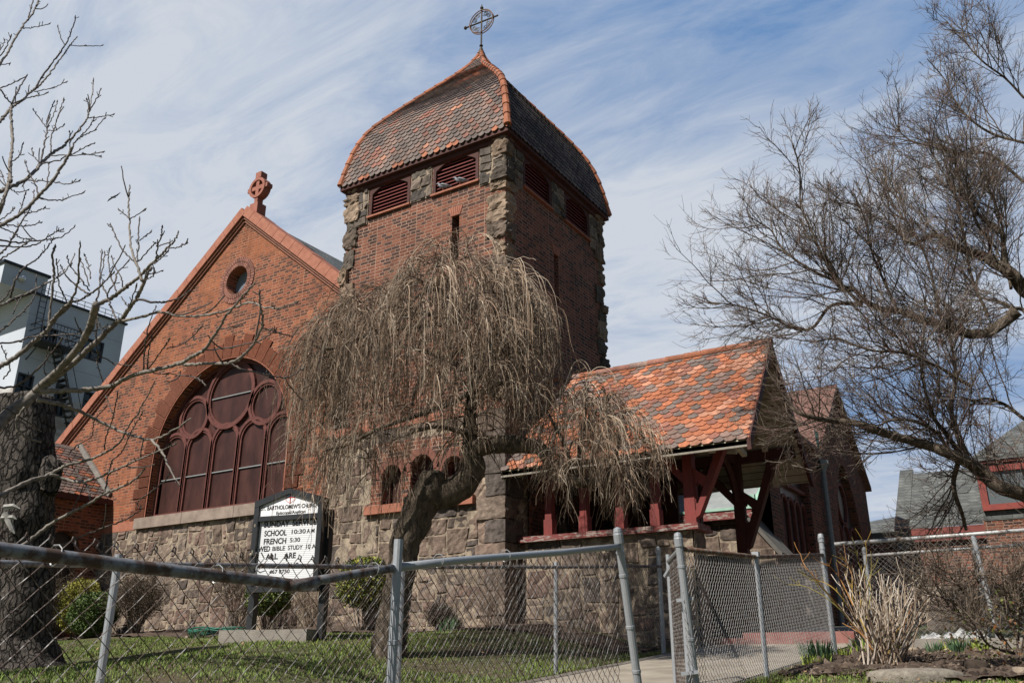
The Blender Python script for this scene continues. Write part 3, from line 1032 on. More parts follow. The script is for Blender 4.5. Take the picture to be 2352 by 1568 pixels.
for k in range(nv):
    a0, a1 = math.pi - math.pi * (k + 0.03) / nv, math.pi - math.pi * (k + 0.97) / nv
    R1 = WR + (0.58 if k % 2 == 0 else 0.43)
    pt = lambda rr, a: (WX + rr * math.cos(a), WZS + rr * math.sin(a))
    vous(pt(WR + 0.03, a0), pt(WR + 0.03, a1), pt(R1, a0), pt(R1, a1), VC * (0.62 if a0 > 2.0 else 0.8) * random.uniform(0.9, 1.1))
for sgn in (-1, 1):
    for k in range(5):
        z0 = WZS - 0.02 - k * 0.26
        wd = 0.43 if k % 2 else 0.58
        x0, x1 = WX + sgn * (WR + 0.03), WX + sgn * (WR + wd)
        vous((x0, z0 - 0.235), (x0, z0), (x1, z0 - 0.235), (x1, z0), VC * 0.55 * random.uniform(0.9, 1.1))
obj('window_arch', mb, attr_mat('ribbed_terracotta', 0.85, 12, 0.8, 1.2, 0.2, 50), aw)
mb = MB()
band(mb, GF, arch(WX, WZB, WZS, WR + 0.015, 40), 0.03, -0.02, 0.02)
obj('arch_trim', mb, MT['terra'], aw)
mb = MB()
x = -18.75
for L in (1.75, 1.75, 1.6):
    mb.box((x, GY - 0.12, 4.50), (x + L - 0.012, GY + 0.25, 4.752))
    x += L
obj('window_sill', mb, MT['sandstone'], aw)

# ---- low annex at the left end of the gable
mb = MB()
door = [(y_, z_) for y_, z_ in arch(11.85, 1.4, 4.05, 0.42, 14)]
wall(mb, PX(-20.1), [(10.6, 1.4), (10.6, 5.32), (12.8, 5.32), (12.8, 1.4)], [door], 0.25)
mb.poly([(-24.5, 10.6, 1.4), (-20.1, 10.6, 1.4), (-20.1, 10.6, 5.32), (-24.5, 10.6, 5.32)])
annex = obj('annex', mb, MT['gable_brick'], church)
mb = MB()
mb.poly([(-20.32, y_, z_) for y_, z_ in door])
obj('annex_door', mb, glassish('dark_door', (0.015, 0.012, 0.011), 0.5), annex)
mb = MB()
r = random.Random(11)
a0, top = np.array([-19.95, 0, 5.3]), np.array([-21.75, 0, 6.85])
D = (a0 - top) / np.linalg.norm(a0 - top)
L = np.linalg.norm(a0 - top)
U = np.array([0, 1.0, 0])
Nn = np.array([-D[2], 0, D[0]])
Nn = Nn if Nn[2] > 0 else -Nn
for k in range(int(L / 0.135) + 1):
    s1 = L - k * 0.135
    for j in range(0, 17):
        y = 10.4 + j * 0.17 + (0.085 if k % 2 else 0)
        if y > 12.8 or s1 < 0.2:
            continue
        key = r.choice('gggbrod')
        tile(mb, top + D * (s1 - 0.24) + U * y, U, D, Nn, 0.165, 0.24, TILES[key] * r.uniform(0.8, 1.2), (-9, 12.79 - y), uc=0)
mb.poly([(-19.95, 10.4, 5.28), (-19.95, 12.8, 5.28), (-21.75, 12.8, 6.83), (-21.75, 10.4, 6.83)], col=TILES['d'])
mb.poly([(-25, 10.4, 5.0), (-25, 12.8, 5.0), (-21.75, 12.8, 6.83), (-21.75, 10.4, 6.83)], col=TILES['d'])
obj('annex_roof', mb, MT['tile'], annex)
mb = MB()
mb.beam((-19.93, 10.4, 5.24), (-19.93, 12.85, 5.24), 0.12, 0.13)
obj('gutter', mb, MT['darkred'], annex)
mb = MB()
for a, b_ in (((-20.0, 12.76, 5.45), (-21.7, 12.76, 6.92)), ((-21.7, 12.76, 6.92), (-21.9, 12.76, 6.7))):
    mb.beam(a, b_, 0.06, 0.14)
obj('flashing', mb, simple('lead_flashing', (0.24, 0.22, 0.19), (0.15, 0.14, 0.13), 8, 0.8), annex)

# ---- entrance porch
PYY, PX1 = 12.6, -4.8
PF = PY(PYY)
EY, EZ, RY, RZ = 12.1, 4.6, 13.79, 6.6
GX = -3.66
mb = MB()
rubble(mb, PF, TX1, PX1, 1.3, 3.43, 0.11, 6, 4, 21, stones=STONES * 1.05)
rubble(mb, PX(PX1), PYY, PYY + 0.45, 1.3, 3.43, 0.11, 3, 3, 23)
mb.box((TX1, PYY + 0.01, 1.3), (PX1 - .01, PYY + 0.45, 3.43), MORTAR)
porch = obj('porch_wall', mb, MT['stone'], church)
mb = MB()
mb.box((TX1, 14.85, 1.3), (PX1 - .01, 15.25, 3.3), STONES[3])
rubble(mb, PX(PX1), 14.85, 15.25, 1.3, 3.3, 0.11, 3, 3, 29)
obj('porch_wall', mb, MT['stone'], church)
m, nt, b = mat('flaking_red_paint', 0.8)
g = nd(nt, 'ShaderNodeNewGeometry').outputs['Position']
f = ramp(nt, noise(nt, nd(nt, 'ShaderNodeMapping', {0: g, 'Scale': (1, 4, 4)}).outputs[0], 7, 6, 0.7), [(0.5, (0, 0, 0)), (0.56, (1, 1, 1))])
nt.links.new(mixc(nt, f, (0.16, 0.04, 0.035), (0.27, 0.23, 0.2)), b.inputs['Base Color'])
MT['flaky'] = m
mb = MB()
mb.box((TX1 + 0.1, PYY - 0.13, 3.432), (PX1 + 0.14, PYY + 0.5, 3.475))
mb.box((TX1 + 0.05, PYY - 0.09, 3.476), (PX1 + 0.12, PYY + 0.46, 3.53))
obj('porch_sill', mb, MT['flaky'], church)
for x in (-7.33, -6.67, -6.02, -5.41):
    mb = MB()
    mb.box((x - 0.062, PYY + 0.03, 3.53), (x + 0.062, PYY + 0.16, 4.86))
    mb.box((x - 0.08, PYY + 0.015, 3.53), (x + 0.08, PYY + 0.175, 3.8))
    obj('porch_post', mb, MT['redwood'], church)


def truss(yc, yo, nm='porch_post', mt='redwood', zb=3.53):
    """corner post with a web brace carrying the overhang; yo = thickness direction"""
    mb = MB()
    x0 = -4.82
    T = 0.16
    f = PY(yc)
    bars = [[(x0 - 0.09, zb), (x0 + 0.09, zb), (x0 + 0.07, 4.9), (x0 - 0.07, 4.9)],
            [(x0 + 0.03, zb + 0.05), (x0 + 0.15, zb + 0.12), (x0 + 0.74, 4.88), (x0 + 0.59, 4.88)],
            [(x0 - 0.06, 4.28), (x0 - 0.06, 4.12), (x0 - 0.62, 4.74), (x0 - 0.55, 4.9)]]
    for i, q in enumerate(bars):
        mb.prism([f(u, w, -0.003 * i) for u, w in q], (0, T - 0.006 * i, 0))
    web = [(x0 + 0.05, zb + 0.1), (x0 + 0.15, zb + 0.12), (x0 + 0.45, 4.28), (x0 + 0.33, 4.2), (x0 + 0.05, 4.4)]
    hole = [(x0 + 0.10, 3.83), (x0 + 0.17, 3.84), (x0 + 0.23, 3.99), (x0 + 0.21, 4.02), (x0 + 0.24, 4.06), (x0 + 0.18, 4.12), (x0 + 0.14, 4.17), (x0 + 0.12, 4.12), (x0 + 0.10, 4.12)]
    for h in (-0.02, -0.13):
        mb.poly([f(u, w, h) for u, w in web], [[f(u, w, h) for u, w in hole]])
    for ring_ in (web, hole):
        n = len(ring_)
        mb.add([f(u, w, -0.02) for u, w in ring_] + [f(u, w, -0.13) for u, w in ring_], [(i, (i + 1) % n, n + (i + 1) % n, n + i) for i in range(n)])
    return obj(nm, mb, MT[mt], church)


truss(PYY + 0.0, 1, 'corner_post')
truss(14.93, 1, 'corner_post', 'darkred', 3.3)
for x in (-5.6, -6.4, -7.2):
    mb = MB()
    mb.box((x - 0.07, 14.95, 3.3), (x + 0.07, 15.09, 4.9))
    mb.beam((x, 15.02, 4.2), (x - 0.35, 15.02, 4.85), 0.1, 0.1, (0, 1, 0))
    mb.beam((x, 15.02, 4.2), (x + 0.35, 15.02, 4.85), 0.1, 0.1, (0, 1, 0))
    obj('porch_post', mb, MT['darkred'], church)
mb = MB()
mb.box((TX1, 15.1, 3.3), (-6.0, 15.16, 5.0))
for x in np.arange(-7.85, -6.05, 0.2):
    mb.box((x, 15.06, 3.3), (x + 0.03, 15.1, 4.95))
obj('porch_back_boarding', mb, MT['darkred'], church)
mb = MB()
mb.box((TX1, PYY + 0.01, 4.87), (GX - 0.22, PYY + 0.17, 5.03))
mb.box((TX1, 14.94, 4.88), (GX - 0.12, 15.1, 5.06))
for x in (-4.85, -6.3):
    mb.beam((x, PYY + 0.1, 4.95), (x, 15.0, 4.95), 0.15, 0.17)
    for y0, s in ((PYY + 0.15, 1), (14.95, -1)):
        P = [(x, y0 + s * (0.75 * (1 - math.cos(t))), 4.2 + 0.7 * math.sin(t)) for t in np.linspace(0, 1.45, 7)]
        mb.tube(P, 0.06, 4)
obj('porch_beam', mb, MT['darkred'], church)
m, nt, b = mat('cream_boards', 0.8)
g = nd(nt, 'ShaderNodeNewGeometry').outputs['Position']
p = nd(nt, 'ShaderNodeSeparateXYZ', {0: g})
fr = mth(nt, 'FRACT', mth(nt, 'MULTIPLY', p.outputs[2], 9.5))
line = mth(nt, 'LESS_THAN', fr, 0.1)
c = ramp(nt, noise(nt, g, 3, 5), [(0.35, (0.30, 0.26, 0.18)), (0.65, (0.42, 0.38, 0.28))])
nt.links.new(mixc(nt, line, c, (0.07, 0.06, 0.045)), b.inputs['Base Color'])
bump(nt, b, line, 0.6, 0.01)
MT['boards'] = m
slope = (RZ - EZ) / (RY - EY)
mb = MB()
BY = 2 * RY - EY
mb.hexa([(TX1, EY, EZ - 0.09), (GX + .02, EY, EZ - 0.09), (GX + .02, RY, RZ - 0.09), (TX1, RY, RZ - 0.09), (TX1, EY, EZ - 0.02), (GX + .02, EY, EZ - 0.02), (GX + .02, RY, RZ - 0.02), (TX1, RY, RZ - 0.02)])
mb.hexa([(TX1, BY, EZ - 0.09), (GX + .02, BY, EZ - 0.09), (GX + .02, RY, RZ - 0.09), (TX1, RY, RZ - 0.09), (TX1, BY, EZ - 0.02), (GX + .02, BY, EZ - 0.02), (GX + .02, RY, RZ - 0.02), (TX1, RY, RZ - 0.02)])
sof = obj('porch_ceiling', mb, MT['boards'], church)
mb = MB()
for x in (-4.25, -4.9, -5.6, -6.3, -7.0, -7.6):
    for s in (-1, 1):
        y0 = EY + 0.05 if s < 0 else BY - 0.05
        mb.beam((x, y0, EZ - 0.11), (x, RY, RZ - 0.14), 0.08, 0.1, (1, 0, 0))
for x in (-3.95,):
    mb.beam((x, EY + 0.1, 4.62), (x + 0.02, PYY + 0.1, 4.5), 0.07, 0.07)
mb.beam((-4.8, PYY + 0.2, 4.72), (-4.1, PYY + 0.28, 4.62), 0.06, 0.1)
obj('rafters', mb, simple('cream_timber', (0.34, 0.30, 0.22), (0.44, 0.4, 0.3), 5, 0.8), sof)
mb = MB()
r = random.Random(3)
D = np.array([0, EY - RY, EZ - RZ])
L = np.linalg.norm(D)
D /= L
U = np.array([1.0, 0, 0])
Nn = np.array([0, D[2], -D[1]])
Nn = Nn if Nn[2] > 0 else -Nn
rows, tw_ = 22, 0.178
ex = L / rows
top = np.array([0, RY, RZ])
for k in range(rows + 1):
    s1 = L + 0.05 - k * ex
    if s1 < 0.1:
        continue
    for j in range(26):
        x = TX1 + 0.08 + j * tw_ + (tw_ / 2 if k % 2 else 0)
        if x - tw_ / 2 > GX or x < TX1 - 0.05:
            continue
        q = mnoise.noise(Vector((x * 1.5, s1 * 2.4, 7.0))) * 0.9 + r.uniform(-0.62, 0.62)
        rgt = 0.16 if -5.0 < x < -3.9 and 0.4 < s1 < 1.5 else 0.0
        key = 'l' if q > 0.52 else 'o' if q > 0.0 + rgt else 'r' if q > -0.14 + rgt * 0.6 else 'g' if q > -0.5 else 'b'
        col = TILES[key] * r.uniform(0.82, 1.18)
        if k == rows:
            col = TILES['o'] * 0.8
        sh = r.uniform(-0.006, 0.006)
        tl = min(s1, ex * 2.15)
        tile(mb, top + D * (s1 - tl + sh) + U * (x + r.uniform(-0.004, 0.004)), U, D, Nn, tw_ * 0.98, tl, col, (-9, GX - x + 0.01), 'hex', 0.016)
mb.hexa([(TX1, BY, EZ), (GX, BY, EZ), (GX, RY, RZ), (TX1, RY, RZ), (TX1, BY, EZ + 0.04), (GX, BY, EZ + 0.04), (GX, RY, RZ + 0.04), (TX1, RY, RZ + 0.04)], TILES['b'])
proof = obj('porch_roof', mb, MT['tile'], church)
mb = MB()
x = TX1
while x < GX - 0.05:
    e = min(x + 0.345, GX + 0.02)
    V, F = [], []
    for i, xx in enumerate((x, e + 0.02)):
        for j in range(9):
            a = -0.35 + (math.pi + 0.7) * j / 8
            rr = 0.085 if i == 0 else 0.076
            V.append((xx, RY - rr * math.cos(a), RZ - 0.01 + rr * math.sin(a)))
    F = [(j, j + 1, 9 + j + 1, 9 + j) for j in range(8)]
    mb.add(V, F, random.choice([TILES['r'], TILES['l'] * 0.8, TILES['r'] * 1.2, TILES['b'] * 1.3, TILES['o'] * 0.8]))
    x = e
obj('ridge_tiles', mb, MT['tile'], proof)
mb = MB()
for ye in (EY, BY):
    y_ = ye - 0.02 if ye == EY else ye + 0.02
    mb.hexa([(GX - 0.03, y_, EZ - 0.17), (GX + 0.03, y_, EZ - 0.17), (GX + 0.03, RY, RZ - 0.17), (GX - 0.03, RY, RZ - 0.17), (GX - 0.03, y_, EZ + 0.015), (GX + 0.03, y_, EZ + 0.015), (GX + 0.03, RY, RZ + 0.03), (GX - 0.03, RY, RZ + 0.03)])
obj('barge_board', mb, MT['darkred'], proof)
mb = MB()
mb.box((TX1, EY + 0.0, EZ - 0.12), (GX, EY + 0.05, EZ - 0.03))
obj('eave_board', mb, simple('grey_timber', (0.2, 0.18, 0.15), (0.3, 0.27, 0.22), 9, 0.85), proof)
mb = MB()
mb.box((-7.9, 13.06, 1.4), (-4.3, 14.84, 1.9))
mb.box((-4.3, 13.0, 1.4), (-2.75, 16.5, 1.97))
obj('porch_step', mb, simple('worn_red_concrete', (0.2, 0.06, 0.05), (0.28, 0.14, 0.12), 4, 0.85), church)
mb = MB()
dr = arch(13.9, 1.98, 3.7, 0.6, 14)
wall(mb, PX(TX1 + 0.06), [(12.9, 1.9), (12.9, 4.8), (14.9, 4.8), (14.9, 1.9)], [dr], 0.05)
pd = obj('inner_doorway', mb, MT['shaded_brick'], church)
mb = MB()
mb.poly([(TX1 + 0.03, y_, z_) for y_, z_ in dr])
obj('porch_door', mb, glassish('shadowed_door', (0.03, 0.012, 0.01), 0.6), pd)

# ---- aisle wall, buttress and transept behind the porch
mb = MB()
rubble(mb, PY(17.0), -8.0, -5.25, 1.4, 4.22, 0.11, 6, 4, 41)
aisle = obj('aisle_wall', mb, MT['stone'], church)
mb = MB()
mb.hexa([(-8, 16.85, 4.36), (-5.2, 16.85, 4.36), (-5.2, 18.9, 5.55), (-8, 18.9, 5.55), (-8, 16.85, 4.41), (-5.2, 16.85, 4.41), (-5.2, 18.9, 5.6), (-8, 18.9, 5.6)])
obj('aisle_roof', mb, simple('pale_slate', (0.2, 0.22, 0.22), (0.27, 0.29, 0.29), 4, 0.7), aisle)
mb = MB()
mb.box((-5.26, 16.84, 4.37), (-5.1, 16.92, 4.65))
mb.beam((-5.16, 16.85, 4.42), (-5.16, 18.9, 5.62), 0.1, 0.06)
mb.beam((-8, 16.83, 4.4), (-5.1, 16.83, 4.4), 0.06, 0.05)
obj('copper_flashing', mb, MT['copper'], aisle)
mb = MB()
mb.add([(-4.93, 21.75, 7.0), (-4.93, 22.2, 7.0), (-4.93, 22.1, 6.3), (-4.93, 21.95, 6.3)], [(0, 1, 2, 3)])
obj('copper_valley', mb, MT['copper'], aisle)
mb = MB()
mb.box((-8, 16.8, 4.2), (-5.1, 16.99, 4.345))
obj('gutter', mb, MT['flaky'], aisle)
mb = MB()
bt = [(-5.5, 1.4), (-4.78, 1.4), (-4.78, 3.5), (-5.45, 4.42), (-5.5, 4.42)]
mb.prism([(u, 16.86, w) for u, w in bt], (0, 0.85, 0), STONES[1])
rubble(mb, PY(16.85), -5.5, -4.8, 1.4, 3.6, 0.1, 3, 3, 43)
but = obj('buttress', mb, MT['stone'], church)
mb = MB()
mb.hexa([(-5.5, 16.8, 4.45), (-4.68, 16.8, 3.4), (-4.68, 17.76, 3.4), (-5.5, 17.76, 4.45), (-5.5, 16.8, 4.55), (-4.66, 16.8, 3.5), (-4.66, 17.76, 3.5), (-5.5, 17.76, 4.55)])
obj('buttress_cap', mb, simple('dark_cap_stone', (0.09, 0.085, 0.075), (0.14, 0.13, 0.115), 5, 0.9), but)
TPX = PX(-5.0)
mb = MB()
w1 = [(18.35, 2.6), (18.35, 5.75), (20.85, 5.75), (20.85, 2.6)]
w2 = [(24.9 - 1.35, 2.6)] + [(24.9 - 1.35 + 2.7 * t, 4.9 + 1.75 * math.sin(math.pi * t) ** 0.75) for t in np.linspace(0, 1, 15)] + [(24.9 + 1.35, 2.6)]
wall(mb, TPX, [(17.6, 1.4), (17.6, 6.5), (22.0, 6.5), (24.87, 8.83), (27.75, 6.5), (27.75, 1.4)], [w1, w2], 0.2)
mb.poly([(-5, 27.75, 1.4), (-9, 27.75, 1.4), (-9, 27.75, 6.5), (-5, 27.75, 6.5)])
tran = obj('transept', mb, MT['shaded_brick'], church)
mb = MB()
mb.hexa([(-4.85, 22.0, 6.48), (-4.85, 24.87, 8.83), (-12, 24.87, 8.83), (-12, 22.0, 6.48), (-4.85, 22.0, 6.62), (-4.85, 24.87, 8.97), (-12, 24.87, 8.97), (-12, 22.0, 6.62)])
mb.hexa([(-4.85, 27.9, 6.38), (-4.85, 24.87, 8.83), (-12, 24.87, 8.83), (-12, 27.9, 6.38), (-4.85, 27.9, 6.5), (-4.85, 24.87, 8.97), (-12, 24.87, 8.97), (-12, 27.9, 6.5)])
mb.hexa([(-4.85, 17.5, 6.38), (-4.85, 22.0, 6.38), (-9, 22, 6.9), (-9, 17.5, 6.9), (-4.85, 17.5, 6.5), (-4.85, 22.0, 6.5), (-9, 22, 7.0), (-9, 17.5, 7.0)])
obj('transept_roof', mb, simple('red_brown_tile', (0.12, 0.065, 0.05), (0.19, 0.1, 0.08), 9, 0.8), tran)
for ww, nl in ((w1, 5), (w2, 3)):
    mb = MB()
    mb.poly([TPX(u, w, -0.19) for u, w in ww])
    tw2 = obj('transept_window', mb, glassish('dark_lead_glass', (0.045, 0.03, 0.032), 0.35), tran)
    mb = MB()
    u0, u1 = ww[0][0], ww[-1][0]
    lw2 = (u1 - u0) / nl
    for k in range(nl):
        c = u0 + lw2 * (k + 0.5)
        band(mb, TPX, arch(c, 2.6, 4.75 if nl == 5 else 4.6, lw2 / 2 - 0.02, 12), 0.06, -0.18, -0.12)
    if nl == 5:
        band(mb, TPX, [(u0, 5.25), (u1, 5.25)], 0.08, -0.18, -0.1)
    else:
        an = np.linspace(0, 2 * math.pi, 25)[:-1]
        band(mb, TPX, [(24.9 + 0.5 * math.cos(a), 5.6 + 0.55 * math.sin(a)) for a in an], 0.07, -0.18, -0.12, True)
    obj('tracery', mb, MT['maroon'], tw2)
mb = MB()
mb.tube([(-4.9, 22.05, 6.0), (-4.9, 22.05, 1.5)], 0.065, 8)
mb.lathe((-4.9, 22.05, 5.95), [(0.06, 0), (0.16, 0.22), (0.16, 0.3), (0.0, 0.3)], 4)
obj('downpipe', mb, simple('grey_blue_pipe', (0.13, 0.15, 0.165), (0.18, 0.2, 0.21), rough=0.5), tran)
mb = MB()
mb.box((-4.9, 17.7, 1.4), (-4.6, 18.3, 2.75), STONES[3])
rock(mb, (-4.7, 18.0, 2.7), (0.6, 0.7, 0.7), 5, 0.3, 0.2, 7, STONES[3])
obj('rough_stones', mb, MT['stone'], tran)

# ================================================================ GROUND
def sheet(name, x0, x1, y0, y1, nx, ny, mat_, dz=0.0, kind='structure', mask=None, bumpf=None):
    X, Y = np.meshgrid(np.linspace(x0, x1, nx + 1), np.linspace(y0, y1, ny + 1))
    Z = gz(X, Y) + dz
    if bumpf is not None:
        Z = Z + bumpf(X, Y)
    V = np.stack([X, Y, Z], -1).reshape(-1, 3)
    idx = np.arange((nx + 1) * (ny + 1)).reshape(ny + 1, nx + 1)
    F = np.stack([idx[:-1, :-1], idx[:-1, 1:], idx[1:, 1:], idx[1:, :-1]], -1).reshape(-1, 4)
    if mask is not None:
        c = V[F].mean(1)
        F = F[mask(c[:, 0], c[:, 1])]
    mb = MB()
    mb.add(V, F)
    return obj(name, mb, mat_, smooth=True, kind=kind)


m, nt, b = mat('lawn_soil', 0.95)
g = nd(nt, 'ShaderNodeNewGeometry').outputs['Position']
f = noise(nt, g, 1.1, 5, 0.6)
c1 = ramp(nt, f, [(0.38, (0.10, 0.078, 0.045)), (0.55, (0.075, 0.085, 0.03)), (0.7, (0.06, 0.08, 0.024))])
c2 = mixc(nt, 1.0, c1, ramp(nt, noise(nt, g, 30, 5, 0.7), [(0.3, (0.5, 0.5, 0.5)), (0.7, (1.4, 1.4, 1.3))]), 'MULTIPLY')
nt.links.new(c2, b.inputs['Base Color'])
bump(nt, b, noise(nt, g, 40, 5, 0.7), 0.7, 0.03)
MT['lawn'] = m
MT['soil'] = simple('bare_soil', (0.04, 0.028, 0.02), (0.12, 0.085, 0.062), 6, 0.97, bumpy=0.9, bscale=26, lo=0.3, hi=0.7)
MT['path'] = simple('path_concrete', (0.22, 0.19, 0.15), (0.33, 0.29, 0.235), 2.5, 0.95, bumpy=0.35, bscale=90)
# one sheet to the horizon, rising with the yard
xs = np.concatenate([np.linspace(-400, -30, 12), np.linspace(-26, 12, 115), np.linspace(20, 400, 12)])
ys = np.concatenate([np.linspace(-300, -6, 10), np.linspace(-4, 34, 115), np.linspace(45, 500, 10)])
X, Y = np.meshgrid(xs, ys)
Z = gz(X, Y) - 0.0
V = np.stack([X, Y, Z], -1).reshape(-1, 3)
idx = np.arange(len(xs) * len(ys)).reshape(len(ys), len(xs))
F = np.stack([idx[:-1, :-1], idx[:-1, 1:], idx[1:, 1:], idx[1:, :-1]], -1).reshape(-1, 4)
mb = MB()
mb.add(V, F)
obj('ground', mb, MT['lawn'], smooth=True, kind='structure')
sheet('path', -4.78, -2.72, -2.0, 24.0, 8, 60, MT['path'], 0.012)
clod = lambda X, Y: np.vectorize(lambda x, y: 0.035 * mnoise.noise(Vector((x * 5, y * 5, 1.0))) + 0.02 * mnoise.noise(Vector((x * 14, y * 14, 4.0))))(X, Y)
sheet('flower_bed_soil', -2.5, 3.0, 8.15, 11.6, 130, 90, MT['soil'], 0.03, mask=lambda x, y: y > 8.45 + 0.25 * np.sin(x * 2.3) + 0.12 * np.sin(x * 7), bumpf=clod)
sheet('wall_bed_soil', -20.0, -5.2, 10.6, 12.78, 170, 30, MT['soil'], 0.03, mask=lambda x, y: (y > 11.15 + 0.1 * np.sin(x * 1.7)) & ((y < 12.2) | (x < -12)), bumpf=clod)

# grass blades
def blades(n, x0, x1, y0, y1, h0, h1, mask=None, w=0.006, seed=1):
    r = np.random.default_rng(seed)
    x, y = r.uniform(x0, x1, n), r.uniform(y0, y1, n)
    pn = np.array([mnoise.noise(Vector((a * 0.9, b_ * 0.9, 2.0))) + 0.6 * mnoise.noise(Vector((a * 2.7, b_ * 2.7, 5.0))) for a, b_ in zip(x, y)])
    k = pn > r.uniform(-0.75, 0.3, n)
    if mask is not None:
        k &= mask(x, y)
    x, y, pn = x[k], y[k], pn[k]
    n = len(x)
    z = gz(x, y)
    a = r.uniform(0, 2 * np.pi, n)
    h = r.uniform(h0, h1, n) * (0.8 + 0.5 * np.clip(pn, -0.5, 1))
    b0 = np.stack([x, y, z - 0.01], 1)
    sd = np.stack([np.cos(a), np.sin(a), 0 * a], 1) * (w * r.uniform(0.6, 1.3, n))[:, None]
    ln = np.stack([np.cos(a + 1.57 + r.normal(0, .5, n)), np.sin(a + 1.57), 0 * a], 1) * (h * r.uniform(0.1, 0.7, n))[:, None]
    up = np.array([0, 0, 1.0])
    V = np.stack([b0 - sd, b0 + sd, b0 + sd * 0.7 + ln * 0.35 + up * (h * 0.6)[:, None], b0 - sd * 0.7 + ln * 0.35 + up * (h * 0.6)[:, None], b0 + ln + up * h[:, None]], 1).reshape(-1, 3)
    i = np.arange(n)[:, None] * 5
    dry = r.random(n) < 0.16 + 0.2 * (pn < -0.2)
    g1 = np.array([0.135, 0.205, 0.042]) * r.uniform(0.6, 1.35, (n, 1)) * np.array([1, 1, 1]) + np.array([0.03, 0.01, 0]) * r.uniform(0, 1, (n, 1))
    g1[dry] = np.array([0.2, 0.155, 0.085]) * r.uniform(0.6, 1.2, (dry.sum(), 1))
    mb = MB()
    mb.add(V, i + np.array([[0, 1, 2, 3]]), g1)
    mb.F.append(i + np.array([[3, 2, 4]]))
    mb.C.append(g1)
    return mb


MT['leaf'] = attr_mat('leaf', 0.6, 12, 0.75, 1.25, 0.0, spec=0.3)
mb = blades(170000, -15.5, -4.85, 3.5, 11.3, 0.025, 0.06, seed=3, w=0.005)
m2 = blades(40000, -2.6, 1.2, 4.6, 8.75, 0.03, 0.075, lambda x, y: y < 8.5 + 0.25 * np.sin(x * 2.3), seed=4)
for V_, F_, C_ in ((m2.V, m2.F, m2.C),):
    off = mb.n
    mb.V += V_
    mb.F += [f + off for f in F_]
    mb.C += C_
    mb.n += m2.n
obj('grass', mb, MT['leaf'], kind='stuff', label='short patchy green lawn grass with dry straw-coloured blades', cat='grass')

# ================================================================ FENCES
def chain(mb, P0, P1, zb, zt, w=0.072, rad=0.0019, sag=None, tips=True, jag=0.0, seed=1):
    """woven wire between plan points P0 and P1; zb, zt give bottom and top height along 0..1"""
    P0, P1 = np.array(P0, float), np.array(P1, float)
    L = np.linalg.norm(P1 - P0)
    d = (P1 - P0) / L
    nrm = np.array([-d[1], d[0]])
    N = int(L / (w / 2))
    J = int(round((zt(0.5) - zb(0.5)) / (w / 2)))
    J += J % 2
    k = np.arange(N)[:, None]
    j = np.arange(J + 1)[None, :]
    s = (k + (j + k) % 2) * (w / 2)
    t = np.clip(s / L, 0, 1)
    f = j / J
    z = zb(t) * (1 - f) + zt(t) * f
    off = np.where((j % 2) == 0, 1, -1) * rad * 1.1
    if sag:
        off = off + sag(t, f)
    x = P0[0] + d[0] * s + nrm[0] * off
    y = P0[1] + d[1] * s + nrm[1] * off
    P = np.stack([x + 0 * z, y + 0 * z, z], -1)
    mb.tubes(P, rad, 4)
    if tips:      # twisted ends along the top
        sel = P[:, -1][(np.arange(N) + J) % 2 == 1]
        r = np.random.default_rng(seed)
        q = np.stack([sel + np.array([0, 0, -0.006]), sel + np.concatenate([d * 0.004, [0.012]]), sel + np.concatenate([d * 0.014, [0.004]]) + r.normal(0, 0.002, sel.shape), sel + np.concatenate([d * 0.016 + nrm * 0.004, [-0.014]])], 1)
        mb.tubes(q, rad * 1.25, 5)
    return mb


def post(mb, top, bottom, r, cap=True, sides=12):
    top, bottom = np.array(top, float), np.array(bottom, float)
    ax = (top - bottom) / np.linalg.norm(top - bottom)
    mb.tube([bottom, bottom + (top - bottom) * 0.5, top], r, sides)
    if cap:
        mb.lathe(top - ax * 0.075, [(r * 1.0, 0), (r * 1.22, 0.006), (r * 1.22, 0.065), (r * 1.1, 0.075), (r * 1.1, 0.085), (r * 0.9, 0.105), (0, 0.115)], sides, ax)
    return mb


def ties(mb, pts, r):
    for p in pts:
        an = np.linspace(0, 2 * math.pi, 11)
        mb.tube(np.array([np.array(p) + np.array([r * math.cos(a), 0.004 * math.sin(a * 2), r * math.sin(a)]) for a in an]), 0.0022, 4, cap=False)


def bands(mb, top, bottom, r, fr):
    top, bottom = np.array(top, float), np.array(bottom, float)
    ax = (top - bottom) / np.linalg.norm(top - bottom)
    for f in fr:
        mb.lathe(bottom + (top - bottom) * f - ax * 0.011, [(r, 0), (r * 1.14, 0.002), (r * 1.14, 0.02), (r, 0.022)], 12, ax)


# near fence along the walk
FX = -2.6
FG = 'chain-link fences around the church walk'
f1 = thing('chain_link_fence', 'near chain-link fence with a bent, sagging rusty top rail, left of the gate opening', 'fence', (FX, 3.0, 1.0), FG)
gzf = lambda y: float(gz(FX, y)) - 0.02
pA_t, pA_b = (FX + 0.03, 3.08, 2.11), (FX + 0.03, 3.06, 0.95)
pB_t, pB_b = (FX, 5.42, 2.41), (FX, 5.70, 1.15)
mb = MB()
post(mb, pA_t, pA_b, 0.021, False)
bands(mb, pA_t, pA_b, 0.021, [0.62])
obj('fence_post', mb, MT['galv'], f1, smooth=False)
mb = MB()
post(mb, (FX + 0.03, -0.6, 2.0), (FX + 0.03, -0.6, 0.6), 0.021, False)
obj('fence_post', mb, MT['galv'], f1)
mb = MB()
post(mb, pB_t, pB_b, 0.027)
bands(mb, pB_t, pB_b, 0.027, [0.30, 0.52, 0.78, 0.9])
obj('fence_post', mb, MT['galv'], f1)
mb = MB()
